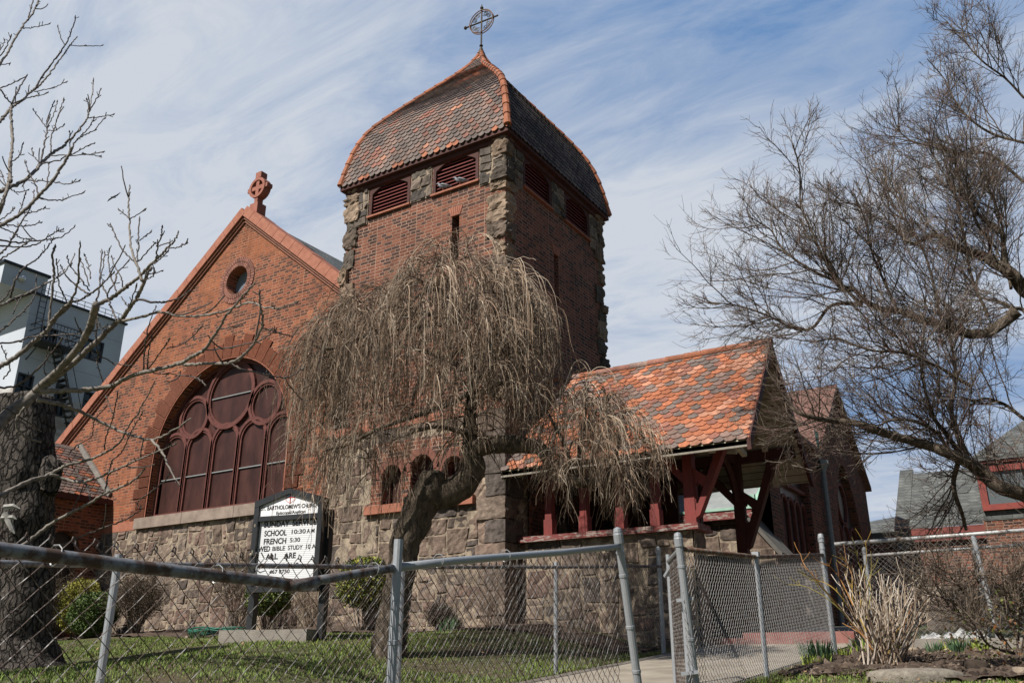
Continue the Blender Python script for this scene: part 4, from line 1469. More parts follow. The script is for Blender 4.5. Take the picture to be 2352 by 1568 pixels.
RP = [(FX + .035, -2.4, 1.86), (FX + .035, 0.5, 1.90), (FX + .035, 1.33, 1.893), (FX + .035, 1.74, 1.882), (FX + .035, 2.2, 1.877), (FX + .035, 2.44, 1.872), (FX + .035, 2.50, 1.872)]
mb.tube(RP, 0.0215, 12, rough=0.05, fr=9)
mb.tube([(FX + .035, 2.46, 1.872), (FX + .035, 2.7, 1.918), (FX + .03, 2.9, 1.955), (FX + .025, 3.05, 1.982)], 0.0185, 12, rough=0.05, fr=9)
mb.tube([(FX + .035, 2.42, 1.868), (FX + .035, 2.5, 1.874), (FX + .035, 2.58, 1.892)], 0.0235, 12)
obj('top_rail', mb, MT['rustpipe'], f1, smooth=True)
mb = MB()
mb.tube([(FX + .02, 3.05, 1.982), (FX + .02, 3.5, 2.052), (FX + .02, 3.9, 2.107), (FX + .01, 4.6, 2.2), (FX, 5.42, 2.318)], 0.0195, 12)
obj('top_rail', mb, MT['galv'], f1, smooth=True)
mb = MB()
zt1 = lambda y: np.interp(y, [-2.4, 0.55, 1.33, 2.1, 2.97, 3.46, 4.04, 5.40], [1.90, 1.93, 1.94, 1.955, 2.005, 2.035, 2.09, 2.30])
chain(mb, (FX, -2.4), (FX, 5.40), lambda t: np.asarray(gz(FX, -2.4 + 7.8 * t)) + 0.02, lambda t: zt1(-2.4 + 7.8 * t), 0.072, 0.0023,
      sag=lambda t, f: 0.012 * np.sin(14 * t + 2 * f) * f)
obj('chain_link', mb, MT['wire'], f1)
MT['tie'] = simple('bright_tie_wire', (0.5, 0.5, 0.48), rough=0.35, metal=0.6)
for q in [(FX + .02, 1.5, 1.893), (FX + .02, 2.1, 1.885), (FX + .02, 2.93, 1.965), (FX + .015, 3.4, 2.045), (FX + .01, 4.0, 2.125), (FX + .02, 1.0, 1.9)]:
    mb = MB()
    ties(mb, [q], 0.032)
    obj('tie_wire', mb, MT['tie'], f1)
mb = MB()
hp = onX(590, 1290, FX + .02)
mb.tube(np.array([onX(x, y, FX + .03) for x, y in [(600, 1268), (607, 1282), (598, 1292), (590, 1300), (588, 1308), (597, 1314), (608, 1310)]]), 0.0025, 5)
obj('tie_wire', mb, MT['tie'], f1)

# fence on the lawn side of the walk
RX = -4.9
f2 = thing('chain_link_fence', 'lower chain-link fence between the lawn and the walk, behind the near sagging fence', 'fence', (RX, 6.0, 1.2), FG)
rp = [((RX, 3.25, 2.2), (RX, 3.25, 1.0)), ((RX, 5.94, 2.345), (RX, 5.94, 1.2)), ((RX, 8.6, 2.62), (RX, 8.56, 1.4)), ((RX, 11.49, 3.05), (RX, 11.48, 1.6))]
for i, (t_, b_) in enumerate(rp):
    mb = MB()
    post(mb, t_, b_, 0.024 if i < 3 else 0.03, i == 3)
    if i == 3:
        bands(mb, t_, b_, 0.03, [0.15, 0.5, 0.8])
    obj('fence_post', mb, MT['galv'], f2)
rz = lambda y: np.interp(y, [0.0, 2.55, 3.27, 5.94, 8.73, 11.51], [1.93, 2.08, 2.14, 2.345, 2.575, 2.815])
mb = MB()
yy = np.linspace(0.4, 11.5, 14)
mb.tube(np.stack([0 * yy + RX + 0.03, yy, rz(yy)], 1), 0.0185, 10)
obj('top_rail', mb, MT['rustpipe'], f2, smooth=True)
mb = MB()
chain(mb, (RX, 5.0), (RX, 11.45), lambda t: np.asarray(gz(RX, 5.0 + 6.45 * t)) + 0.03, lambda t: rz(5.0 + 6.45 * t) + 0.03, 0.068, 0.0019)
obj('chain_link', mb, MT['wire'], f2)

# fence beyond the gate opening
f3 = thing('chain_link_fence', 'dense-looking chain-link panel with a rusty rail, seen at a slant beside the gate opening', 'fence', (FX, 8.5, 1.4), FG)
mb = MB()
post(mb, (FX, 6.5, 2.5), (FX, 6.70, 1.2), 0.029)
bands(mb, (FX, 6.5, 2.5), (FX, 6.70, 1.2), 0.029, [0.2, 0.42, 0.83])
obj('gate_post', mb, MT['galv'], f3)
mb = MB()
post(mb, (FX, 8.45, 2.53), (FX, 8.44, 1.4), 0.024, False)
mb.box((FX - 0.03, 8.42, 2.53), (FX + 0.035, 8.48, 2.575))
obj('fence_post', mb, MT['galv'], f3)
mb = MB()
post(mb, (FX, 11.14, 3.02), (FX, 11.15, 1.55), 0.032)
bands(mb, (FX, 11.14, 3.02), (FX, 11.15, 1.55), 0.032, [0.3, 0.55, 0.75, 0.9])
obj('fence_post', mb, MT['galv'], f3)
mb = MB()
yy = np.array([6.52, 8.45, 11.14])
rz3 = lambda y: np.interp(y, [6.52, 8.45, 11.14], [2.415, 2.53, 2.80])
mb.tube(np.stack([0 * yy + FX, yy, rz3(yy)], 1), 0.02, 10)
obj('top_rail', mb, metal_mat('rusty_rail', (0.25, 0.23, 0.2), (0.12, 0.06, 0.035), 0.56, 0.55, 0.3), f3, smooth=True)
mb = MB()
chain(mb, (FX, 6.53), (FX, 11.12), lambda t: np.asarray(gz(FX, 6.53 + 4.6 * t)) + 0.02, lambda t: rz3(6.53 + 4.6 * t) - 0.01, 0.062, 0.0021)
obj('chain_link', mb, MT['brightwire'], f3)

# gate leaf folded back almost edge-on
ga = np.array([FX - 0.02, 6.6])
gd = np.array([0.0, 0.0])
gp = at(1548, 1400, 7.75)
gd = gp[:2] - ga
gd = gd / np.linalg.norm(gd)
gl_ = 1.0
ge = ga + gd * gl_
gate = thing('chain_link_gate', 'narrow chain-link gate leaf folded open edge-on behind the gate post', 'gate', (ga[0], ga[1], 1.3))
mb = MB()
z0_, z1_ = 1.36, 2.46
for q, zt_ in ((ga + gd * 0.06, z1_), (ge, z1_ + 0.03)):
    mb.tube([(q[0], q[1], z0_), (q[0], q[1], zt_)], 0.02, 10)
for z in (z0_ + 0.03, z1_ - 0.03):
    mb.tube([(*(ga + gd * 0.06), z), (*ge, z)], 0.018, 10)
obj('gate_frame', mb, MT['galv'], gate)
mb = MB()
chain(mb, ga + gd * 0.07, ge, lambda t: 1.39 + 0 * t, lambda t: 2.42 + 0 * t, 0.062, 0.0022)
obj('chain_link', mb, MT['wire'], gate)
mb = MB()
lp = np.array([*(ga + gd * 0.5), 0])
for z in (2.03, 1.50):
    mb = MB()
    mb.beam((ga[0] - 0.06, ga[1] - 0.02, z), (ga[0] + 0.06, ga[1] + 0.03, z + 0.015), 0.05, 0.025)
    obj('hinge', mb, MT['galv'], gate)
mb = MB()
mb.beam((ge[0] - 0.04, ge[1], 2.30), (ge[0] + 0.1, ge[1] - 0.1, 2.42), 0.025, 0.025)
obj('latch', mb, MT['galv'], gate)

# fences across the flower bed
def cross_fence(label, Y, x0, x1, zr, posts, rad, mat_, w=0.075, wr=0.002):
    f = thing('chain_link_fence', label, 'fence', (x0, Y, 1.7), FG)
    for (t_, b_), capd in posts:
        mb = MB()
        post(mb, t_, b_, 0.03, capd)
        obj('fence_post', mb, MT['galv'], f)
    mb = MB()
    mb.tube([(x0, Y, zr[0]), ((x0 + x1) / 2, Y, (zr[0] + zr[1]) / 2 - .005), (x1, Y, zr[1])], rad, 10)
    obj('top_rail', mb, metal_mat('spotted_rail', (0.42, 0.42, 0.41), (0.14, 0.075, 0.045), 0.42, 0.5, 0.3, 9), f, smooth=True)
    mb = MB()
    chain(mb, (x0 + 0.03, Y), (x1, Y), lambda t: np.asarray(gz(x0 + (x1 - x0) * t, Y)) + 0.02, lambda t: zr[0] + (zr[1] - zr[0]) * t - 0.03, w, wr)
    obj('chain_link', mb, MT['brightwire'], f)
    return f


cross_fence('silver chain-link fence across the right flower bed, joined to the tall capped corner post', 11.75, -2.58, 0.5, (2.99, 3.02),
            [(((-0.99, 11.76, 3.02), (-0.9, 11.76, 1.6)), False)], 0.024, 'galv')
cross_fence('farther silver chain-link fence behind the flower bed fence, with a shorter capped post', 14.0, -2.66, 0.4, (3.06, 3.10),
            [(((-2.66, 14.0, 3.15), (-2.66, 14.0, 1.7)), True), (((-1.2, 14.0, 3.1), (-1.2, 14.0, 1.7)), False)], 0.022, 'galv', 0.07)
mb = MB()
mb.box((-2.55, 11.7, 1.6), (2.5, 11.85, 1.835))
obj('bed_kerb', mb, MT['concrete'], label='low concrete kerb under the flower bed fence', cat='kerb')

# ================================================================ CHURCH SIGN
so_ = at(559, 1449, 12.0)
ur = np.array([0.98, 0.199, 0.0])
ur /= np.linalg.norm(ur)
un = np.array([ur[1], -ur[0], 0.0])                 # towards the viewer
SO = np.array([so_[0], so_[1], 0.0])
SF = lambda u, w, h=0.0: tuple(SO + ur * u + un * h + ZUP * w)
Wd = 1.10
sign = thing('church_sign', 'black framed notice board of St. Bartholomew\'s Church on two posts over a concrete plinth', 'sign', SF(0.55, 1.8))


def sbox(mb, u0, u1, w0, w1, h0, h1, col=(1, 1, 1)):
    return mb.hexa([SF(u0, w0, h1), SF(u1, w0, h1), SF(u1, w0, h0), SF(u0, w0, h0), SF(u0, w1, h1), SF(u1, w1, h1), SF(u1, w1, h0), SF(u0, w1, h0)], col)


for u in (-0.0, Wd):
    mb = MB()
    sbox(mb, u - 0.045, u + 0.045, 1.85, 3.5, -0.2, -0.10)
    obj('sign_post', mb, MT['black'], sign)
mb = MB()
zb_, zs_, zp_ = 2.44, 3.63, 3.80
u0, u1 = -0.0, Wd
sbox(mb, u0 + .05, u1 - .05, zb_, zs_, -0.10, -0.05)
fw = 0.075
sbox(mb, u0, u0 + fw, zb_, zs_ - 0.02, -0.12, 0.03)
sbox(mb, u1 - fw, u1, zb_, zs_ - 0.02, -0.12, 0.03)
sbox(mb, u0 + fw, u1 - fw, zb_, zb_ + 0.07, -0.11, 0.027)
sbox(mb, u0 + fw, u1 - fw, 3.375, 3.44, -0.11, 0.024)
mid = (u0 + u1) / 2
for a, b_ in (((u0, zs_ - 0.03), (mid, zp_)), ((u1, zs_ - 0.03), (mid, zp_))):
    mb.hexa([SF(a[0], a[1] - 0.04, 0.034), SF(b_[0], b_[1] - 0.075, 0.034), SF(b_[0], b_[1] - 0.075, -0.12), SF(a[0], a[1] - 0.04, -0.12),
             SF(a[0], a[1] + 0.05, 0.034), SF(b_[0], b_[1], 0.034), SF(b_[0], b_[1], -0.12), SF(a[0], a[1] + 0.05, -0.12)])
mb.hexa([SF(u0 + .02, zs_ - .05, -0.06), SF(u1 - .02, zs_ - .05, -0.06), SF(u1 - .02, zs_ - .05, -0.1), SF(u0 + .02, zs_ - .05, -0.1), SF(mid - .01, zp_ - .05, -0.06), SF(mid + .01, zp_ - .05, -0.06), SF(mid + .01, zp_ - .05, -0.1), SF(mid - .01, zp_ - .05, -0.1)])
obj('sign_frame', mb, MT['black'], sign)
white = simple('white_sign_panel', (0.78, 0.78, 0.79), (0.82, 0.82, 0.83), 3, 0.5)
mb = MB()
mb.poly([SF(u0 + fw - .01, 3.43, 0.0), SF(u1 - fw + .01, 3.43, 0.0), SF(u1 - fw + .01, zs_ - .03, 0.0), SF(mid, zp_ - 0.07, 0.0), SF(u0 + fw - .01, zs_ - .03, 0.0)])
head = obj('name_panel', mb, white, sign)
m, nt, b = mat('letter_board', 0.5)
g = nd(nt, 'ShaderNodeNewGeometry').outputs['Position']
p = nd(nt, 'ShaderNodeSeparateXYZ', {0: g})
ln = mth(nt, 'LESS_THAN', mth(nt, 'FRACT', mth(nt, 'MULTIPLY', p.outputs[2], 38.0)), 0.22)
nt.links.new(mixc(nt, ln, (0.74, 0.75, 0.76), (0.42, 0.43, 0.44)), b.inputs['Base Color'])
mb = MB()
mb.poly([SF(u0 + fw - .01, zb_ + .08, -0.03), SF(u1 - fw + .01, zb_ + .08, -0.03), SF(u1 - fw + .01, 3.39, -0.03), SF(u0 + fw - .01, 3.39, -0.03)])
board = obj('letter_board', mb, m, sign)


def text(s_, u, w, size, h, parent, width=None, bold=0.0, align='LEFT', name='lettering'):
    cu = bpy.data.curves.new('lettering', 'FONT')
    cu.body = s_
    cu.size = size
    cu.align_x = align
    cu.offset = bold
    cu.extrude = 0.0008
    to = bpy.data.objects.new('lettering', cu)
    COL.objects.link(to)
    bpy.context.view_layer.update()
    me = bpy.data.meshes.new_from_object(to.evaluated_get(bpy.context.evaluated_depsgraph_get()))
    bpy.data.objects.remove(to)
    bpy.data.curves.remove(cu)
    co = np.array([v.co[:] for v in me.vertices])
    if width:
        span = co[:, 0].max() - co[:, 0].min()
        k = width / span
        co[:, 0] *= k
    for v, c in zip(me.vertices, co):
        v.co = SF(u + c[0], w + c[1], h + 0.002 + c[2])
    me.update()
    o = obj(name, me, MT['text'], parent)
    return o


text("ST. BARTHOLOMEW'S CHURCH", mid, 3.525, 0.078, 0.0, head, 0.92, 0.0018, 'CENTER')
text('Episcopal/Anglican', mid + 0.03, 3.455, 0.062, 0.0, head, 0.47, 0.0012, 'CENTER')
mb = MB()
cw = lambda a, b_, c_, d_, h, col: mb.add([SF(mid + a, c_, h), SF(mid + b_, c_, h), SF(mid + b_, d_, h), SF(mid + a, d_, h)], [(0, 1, 2, 3)], col)
red, blu = (0.5, 0.05, 0.05), (0.2, 0.38, 0.6)
cw(-0.07, 0.075, 3.672, 3.682, 0.003, red)
cw(-0.003, 0.010, 3.6, 3.725, 0.004, red)
cw(-0.052, -0.01, 3.685, 3.722, 0.003, blu)
cw(-0.07, -0.063, 3.64, 3.705, 0.003, red)
cw(0.068, 0.075, 3.64, 3.705, 0.003, red)
mb.add([SF(mid - 0.07, 3.64, 0.003), SF(mid - .063, 3.64, 0.003), SF(mid + .004, 3.598, 0.003), SF(mid + .002, 3.592, 0.003)], [(0, 1, 2, 3)], red)
mb.add([SF(mid + 0.075, 3.64, 0.003), SF(mid + .068, 3.64, 0.003), SF(mid + .004, 3.598, 0.003), SF(mid + .006, 3.592, 0.003)], [(0, 1, 2, 3)], red)
obj('shield_emblem', mb, attr_mat('painted_emblem', 0.5, 5, 1, 1, 0), head)
for s_, u, w, sz, wd in (('SUNDAY', 0.14, 3.297, 0.105, 0.41), ('SERVICE', 0.60, 3.297, 0.105, 0.38), ('&', 1.0, 3.305, 0.08, 0.03),
                         ('SCHOOL', 0.16, 3.178, 0.105, 0.36), ('10:30', 0.58, 3.19, 0.08, 0.22), ('A M', 0.84, 3.19, 0.08, 0.12),
                         ('FRENCH', 0.16, 3.07, 0.105, 0.36), ('5:30', 0.58, 3.082, 0.08, 0.16),
                         ('WED', 0.09, 2.975, 0.1, 0.19), ('BIBLE', 0.31, 2.98, 0.08, 0.2), ('STUDY', 0.56, 2.982, 0.08, 0.23), ('10 A', 0.83, 2.985, 0.08, 0.15),
                         ('ALL', 0.22, 2.868, 0.105, 0.2), ('ARE', 0.52, 2.872, 0.1, 0.18),
                         ('WELCOME', 0.27, 2.745, 0.09, 0.48), ('467 8750', 0.30, 2.68, 0.07, 0.32), ('PRIEST-IN-CHARGE', 0.17, 2.525, 0.07, 0.66)):
    text(s_, u, w, sz, -0.03, board, wd, 0.0028 if sz > 0.09 else 0.0012)
mb = MB()
for k in range(3):
    sbox(mb, u0 + 0.028, u0 + 0.05, 2.6 + k * 0.35, 2.64 + k * 0.35, 0.03, 0.036)
mb.lathe(SF(u0 + 0.035, 2.93, 0.03), [(0.015, 0), (0.012, 0.012), (0.02, 0.02), (0.02, 0.035), (0, 0.04)], 10, un)
obj('lock', mb, simple('brass_knob', (0.3, 0.26, 0.2), rough=0.4, metal=0.5), sign)
mb = MB()
sbox(mb, -0.28, Wd - 0.06 + .03, 1.62, 1.965, -0.28, 0.14)
obj('plinth', mb, MT['concrete'], sign)

# ================================================================ TREES
def polyline3(pts, n=None):
    """resample a list of 3D points smoothly (Catmull-Rom)"""
    P = np.array(pts, float)
    if len(P) < 3:
        n = n or 4
        return np.array([P[0] + (P[-1] - P[0]) * t for t in np.linspace(0, 1, n)])
    Q = np.vstack([2 * P[0] - P[1], P, 2 * P[-1] - P[-2]])
    out = []
    per = max(2, (n or 4 * (len(P) - 1)) // (len(P) - 1))
    for i in range(1, len(Q) - 2):
        p0, p1, p2, p3 = Q[i - 1], Q[i], Q[i + 1], Q[i + 2]
        for t in np.linspace(0, 1, per, endpoint=False):
            out.append(0.5 * (2 * p1 + (p2 - p0) * t + (2 * p0 - 5 * p1 + 4 * p2 - p3) * t * t + (3 * p1 - p0 - 3 * p2 + p3) * t ** 3))
    out.append(P[-1])
    return np.array(out)


def grow(start, dirn, length, K, r, pull=(0, 0, 0), wig=0.15, pull_end=None):
    """N curved shoots; pull bends them along their length"""
    N = len(start)
    P = np.zeros((N, K, 3))
    P[:, 0] = start
    d = dirn / (np.linalg.norm(dirn, axis=1)[:, None] + 1e-9)
    pull = np.asarray(pull, float)
    for k in range(1, K):
        P[:, k] = P[:, k - 1] + d * (length / (K - 1))[:, None]
        d = d + pull / (K - 1) + r.normal(0, wig, (N, 3)) / math.sqrt(K)
        d /= np.linalg.norm(d, axis=1)[:, None] + 1e-9
    return P


def spawn(P, per, r, t0=0.25, t1=1.0, ang=(0.5, 1.1), bias=(0, 0, 0)):
    """points and directions of side shoots on parents P (N,K,3)"""
    N, K = P.shape[:2]
    i = np.repeat(np.arange(N), per)
    t = r.uniform(t0, t1, len(i)) * (K - 1)
    k = np.minimum(t.astype(int), K - 2)
    f = (t - k)[:, None]
    A, B = P[i, k], P[i, k + 1]
    T = B - A
    T /= np.linalg.norm(T, axis=1)[:, None] + 1e-9
    rnd = r.normal(0, 1, T.shape) + np.asarray(bias, float)
    perp = rnd - T * (rnd * T).sum(1)[:, None]
    perp /= np.linalg.norm(perp, axis=1)[:, None] + 1e-9
    a = r.uniform(ang[0], ang[1], len(i))[:, None]
    return A + (B - A) * f, T * np.cos(a) + perp * np.sin(a), i, t / (K - 1)


def bark(name, c1, c2, scale, stretch, b_, rough=0.95, extra=None):
    m, nt, b = mat(name, rough, 0, 0.2)
    g = nd(nt, 'ShaderNodeNewGeometry').outputs['Position']
    v = nd(nt, 'ShaderNodeMapping', {0: g, 'Scale': (1, 1, stretch)}).outputs[0]
    f = noise(nt, v, scale, 7, 0.68, 0.6)
    c = ramp(nt, f, [(0.33, c1), (0.68, c2)])
    if extra:
        c = mixc(nt, ramp(nt, noise(nt, g, 3.5, 6, 0.7), [(0.52, (0, 0, 0)), (0.62, (1, 1, 1))]), c, extra)
    nt.links.new(c, b.inputs['Base Color'])
    bump(nt, b, f, b_, 0.05)
    return m


MT['bark'] = bark('dark_bark', (0.03, 0.023, 0.017), (0.175, 0.138, 0.1), 17, 0.35, 1.0)
m, nt, b = mat('furrowed_bark', 0.95, 0, 0.15)
g = nd(nt, 'ShaderNodeNewGeometry').outputs['Position']
wv = nd(nt, 'ShaderNodeTexNoise', {'Vector': g, 'Scale': 7.0, 'Detail': 4})
wv2 = nd(nt, 'ShaderNodeVectorMath', operation='MULTIPLY_ADD')
nt.links.new(wv.outputs[1], wv2.inputs[0])
wv2.inputs[1].default_value = (0.09, 0.09, 0.09)
nt.links.new(g, wv2.inputs[2])
v = nd(nt, 'ShaderNodeMapping', {0: wv2.outputs[0], 'Scale': (1, 1, 0.28)}).outputs[0]
vo = nd(nt, 'ShaderNodeTexVoronoi', {'Vector': v, 'Scale': 19.0}, feature='DISTANCE_TO_EDGE')
pl = ramp(nt, vo.outputs[0], [(0.0, (0, 0, 0)), (0.15, (1, 1, 1))])
fn = noise(nt, v, 45, 6, 0.7)
c = mixc(nt, pl, (0.02, 0.017, 0.015), ramp(nt, fn, [(0.3, (0.045, 0.038, 0.033)), (0.7, (0.2, 0.175, 0.152))]))
nt.links.new(c, b.inputs['Base Color'])
bump(nt, b, mth(nt, 'ADD', mth(nt, 'MULTIPLY', pl, 0.6), mth(nt, 'MULTIPLY', fn, 0.9)), 1.0, 0.05)
MT['pine_bark'] = m
MT['grey_bark'] = simple('smooth_grey_bark', (0.10, 0.085, 0.072), (0.25, 0.22, 0.185), 16, 0.8, bumpy=0.3, bscale=50)
MT['weep_twig'] = attr_mat('weeping_twig', 0.75, 30, 0.8, 1.2, 0.0)
MT['dark_twig'] = attr_mat('dark_twig', 0.85, 20, 0.75, 1.25, 0.0)
rt = np.random.default_rng(12)

# ---- weeping tree in front of the tower
wd_ = 10.7
wp = lambda x, y, dd=0.0: at(x, y, wd_ + dd)
ws = wd_ / FPX
base = wp(893, 1508)
weep = thing('weeping_tree', 'weeping bare tree with a crooked dark trunk and curtains of hanging twigs', 'tree', base)
mb = MB()
tr = [(893, 1545, 0, 44), (893, 1505, 0, 38), (905, 1400, 0, 33), (924, 1290, 0.02, 31), (940, 1225, 0.05, 34), (962, 1170, 0.05, 38), (985, 1120, 0.0, 35), (1000, 1092, 0, 27), (1003, 1080, 0, 10)]
P = polyline3([wp(x, y, d) for x, y, d, r in tr], 48)
mb.tube(P, np.interp(np.linspace(0, 1, len(P)), np.linspace(0, 1, len(tr)), [r * ws for *_, r in tr]), 24, rough=0.24, fr=10)
b2 = [(975, 1140, 0, 30), (1000, 1135, 0.05, 36), (1035, 1128, 0.08, 35), (1065, 1110, 0.08, 31), (1088, 1078, 0.05, 28), (1084, 1050, 0, 25), (1080, 1010, 0, 18), (1080, 950, 0, 15), (1086, 880, 0.05, 13), (1075, 800, 0.1, 11), (1050, 720, 0.1, 8), (1035, 660, 0.1, 4)]
P2 = polyline3([wp(x, y, d) for x, y, d, r in b2], 60)
mb.tube(P2, np.interp(np.linspace(0, 1, len(P2)), np.linspace(0, 1, len(b2)), [r * ws for *_, r in b2]), 16, rough=0.15, fr=9)
b3 = [(1080, 1040, 0, 22), (1120, 1022, -0.05, 21), (1180, 1020, -0.1, 22), (1235, 1028, -0.15, 17), (1262, 1058, -0.2, 14), (1295, 1092, -0.25, 13), (1345, 1108, -0.3, 11), (1400, 1095, -0.35, 8), (1450, 1060, -0.3, 5)]
P3 = polyline3([wp(x, y, d) for x, y, d, r in b3], 45)
mb.tube(P3, np.interp(np.linspace(0, 1, len(P3)), np.linspace(0, 1, len(b3)), [r * ws for *_, r in b3]), 14, rough=0.14, fr=9)
obj('trunk', mb, MT['bark'], weep, smooth=True)
mb = MB()
for q in ([(1290, 1090, -.25), (1308, 1060, -.3), (1292, 1012, -.3), (1262, 955, -.3), (1250, 930, -.2)], [(1345, 1108, -.3), (1330, 1050, -.3), (1342, 960, -.35), (1350, 890, -.4)],
          [(1400, 1095, -.35), (1420, 1020, -.4), (1430, 950, -.4)], [(1075, 800, .1), (1000, 830, -.2), (960, 880, -.5), (945, 930, -.6)], [(1085, 900, 0), (1000, 940, -.3), (880, 980, -.6), (800, 1020, -.7), (742, 1035, -.8)],
          [(1060, 740, .1), (960, 720, .3), (860, 745, .4), (790, 790, .5)], [(1080, 850, .05), (950, 800, .6), (830, 800, .9), (740, 860, 1.0)], [(1050, 720, .1), (1120, 700, .1), (1180, 720, -.1), (1220, 780, -.2)],
          [(1086, 880, .05), (1140, 820, .4), (1200, 800, .6), (1240, 850, .6)], [(1084, 1000, 0), (1000, 980, -.6), (900, 1010, -1.0)], [(1040, 690, .1), (1000, 665, -.2), (960, 680, -.5), (920, 730, -.6)],
          [(1060, 740, .1), (880, 760, -.5), (760, 800, -.6), (712, 790, -.6)], [(1080, 920, 0), (1150, 880, -.4), (1210, 890, -.6), (1235, 950, -.7)]):
    P = polyline3([wp(*p) for p in q], 18)
    mb.tube(P, np.linspace(0.036, 0.012, len(P)), 8, rough=0.12, fr=12)
obj('branches', mb, MT['bark'], weep, smooth=True)


def dome_top(x, pts):
    return np.interp(x, [p[0] for p in pts], [p[1] for p in pts])


mb = MB()
top1 = [(690, 860), (705, 790), (740, 700), (800, 655), (880, 625), (950, 580), (985, 555), (1060, 548), (1120, 572), (1180, 600), (1225, 640), (1262, 690), (1280, 780)]
low1 = [(640, 1120), (700, 1165), (860, 1165), (960, 1120), (1040, 1100), (1120, 1150), (1200, 1170), (1290, 1120)]
cxw = 990
N = 3600
def crown(n_nodes, per, xr, cx, half, topl, lowl, dscale, dd0, first_up, blen, slen, ctr_x):
    """bundles: each node carries an arching branchlet, each branchlet a fountain of hanging strands"""
    px = rt.uniform(xr[0], xr[1], n_nodes)
    dep = rt.uniform(-1, 1, n_nodes) * dscale * np.sqrt(np.clip(1 - ((px - cx) / half) ** 2, 0.06, 1))
    ty, ly = dome_top(px, topl), dome_top(px, lowl)
    fall = (dep / (dscale * 1.07)) ** 2 * 80
    tier = np.where(rt.random(n_nodes) < 0.5, rt.uniform(0, 0.10, n_nodes), rt.uniform(0.05, 0.72, n_nodes))
    py = ty + 26 + fall + (ly - ty) * tier
    S = np.array([wp(a_, b_, c + dd0) for a_, b_, c in zip(px, py, dep)])
    ctr = np.array([wp(ctr_x, b_, dd0) for b_ in py])
    out = S - ctr
    out[:, 2] = 0
    out /= np.linalg.norm(out, axis=1)[:, None] + 1e-6
    D = out * rt.uniform(0.1, 1.0, (n_nodes, 1)) + rt.normal(0, 0.55, (n_nodes, 3)) + np.array([0, 0, 1]) * rt.uniform(0.1, 1.0, (n_nodes, 1))
    B = grow(S - out * 0.15, D, rt.uniform(*blen, n_nodes), 9, rt, (0, 0, -2.2), 0.3)
    tone = rt.uniform(0.6, 1.1, n_nodes)
    mb.tubes(B, np.linspace(0.0095, 0.005, 9)[None] * rt.uniform(0.7, 1.25, (n_nodes, 1)), 5, pal[rt.integers(0, 5, n_nodes)] * tone[:, None] * 0.85)
    A, Dd, i, t = spawn(B, per, rt, 0.1, 1.0, (0.2, 1.0), bias=(0, 0, 0.25))
    k = rt.random(len(A)) < rt.uniform(0.35, 1.0, n_nodes)[i]
    A, Dd, i = A[k], Dd[k], i[k]
    n = len(A)
    endz = np.array([wp(cx, l, 0.0)[2] for l in ly])[i] + rt.normal(0.25, 0.3, n)
    L = np.clip(A[:, 2] - endz, 0.2, None)
    L = np.minimum(L, rt.gamma(2.6, slen, n) + 0.26) + 0.15
    P = grow(A, Dd, L, 12, rt, np.array([0, 0, -1.0]) * (5.5 * L[:, None] + 1.0), 0.3)
    cc = pal[rt.integers(0, 5, n)] * (tone[i] * rt.uniform(0.75, 1.2, n))[:, None]
    mb.tubes(P, rt.uniform(0.0025, 0.005, n)[:, None] * np.linspace(1.15, 0.5, 12)[None], 3, cc)
    A, D, i2, t = spawn(P, 3, rt, 0.1, 0.9, (0.35, 1.0))
    Q = grow(A, D, rt.uniform(0.08, 0.42, len(A)), 5, rt, (0, 0, -1.5), 0.35)
    mb.tubes(Q, rt.uniform(0.0021, 0.0034, len(A))[:, None] * np.linspace(1, .6, 5)[None], 3, cc[i2] * 0.9)


pal = np.array([(0.43, 0.32, 0.225), (0.27, 0.185, 0.125), (0.165, 0.112, 0.076), (0.5, 0.405, 0.31), (0.075, 0.053, 0.038)])
low1 = [(640, 1110), (700, 1150), (860, 1160), (940, 1130), (1000, 1060), (1045, 980), (1110, 920), (1160, 990), (1215, 1060), (1290, 1130)]
crown(310, 13, (716, 1238), 985, 292, top1, low1, 1.45, 0.0, 0.5, (0.25, 0.62), 0.3, 1040)
# arching leaders that feed the curtain
A2 = np.array([P2[k] for k in rt.integers(28, len(P2), 190)])
ang = rt.uniform(0, 2 * np.pi, 190)
D2 = np.stack([np.cos(ang), np.sin(ang), rt.uniform(0.0, 1.4, 190)], 1)
B = grow(A2, D2, rt.uniform(0.4, 1.0, 190), 12, rt, (0, 0, -2.6), 0.3)
mb.tubes(B, np.linspace(0.011, 0.004, 12)[None] * rt.uniform(0.7, 1.2, (190, 1)), 5, pal[rt.integers(1, 5, 190)] * 0.7)
# right-hand dome
top2 = [(1225, 960), (1260, 905), (1310, 862), (1360, 850), (1420, 880), (1480, 945), (1530, 1040)]
low2 = [(1225, 1120), (1300, 1100), (1400, 1100), (1500, 1130), (1540, 1130)]
crown(80, 11, (1250, 1490), 1372, 150, top2, low2, 0.8, -0.3, 0.5, (0.2, 0.45), 0.22, 1350)
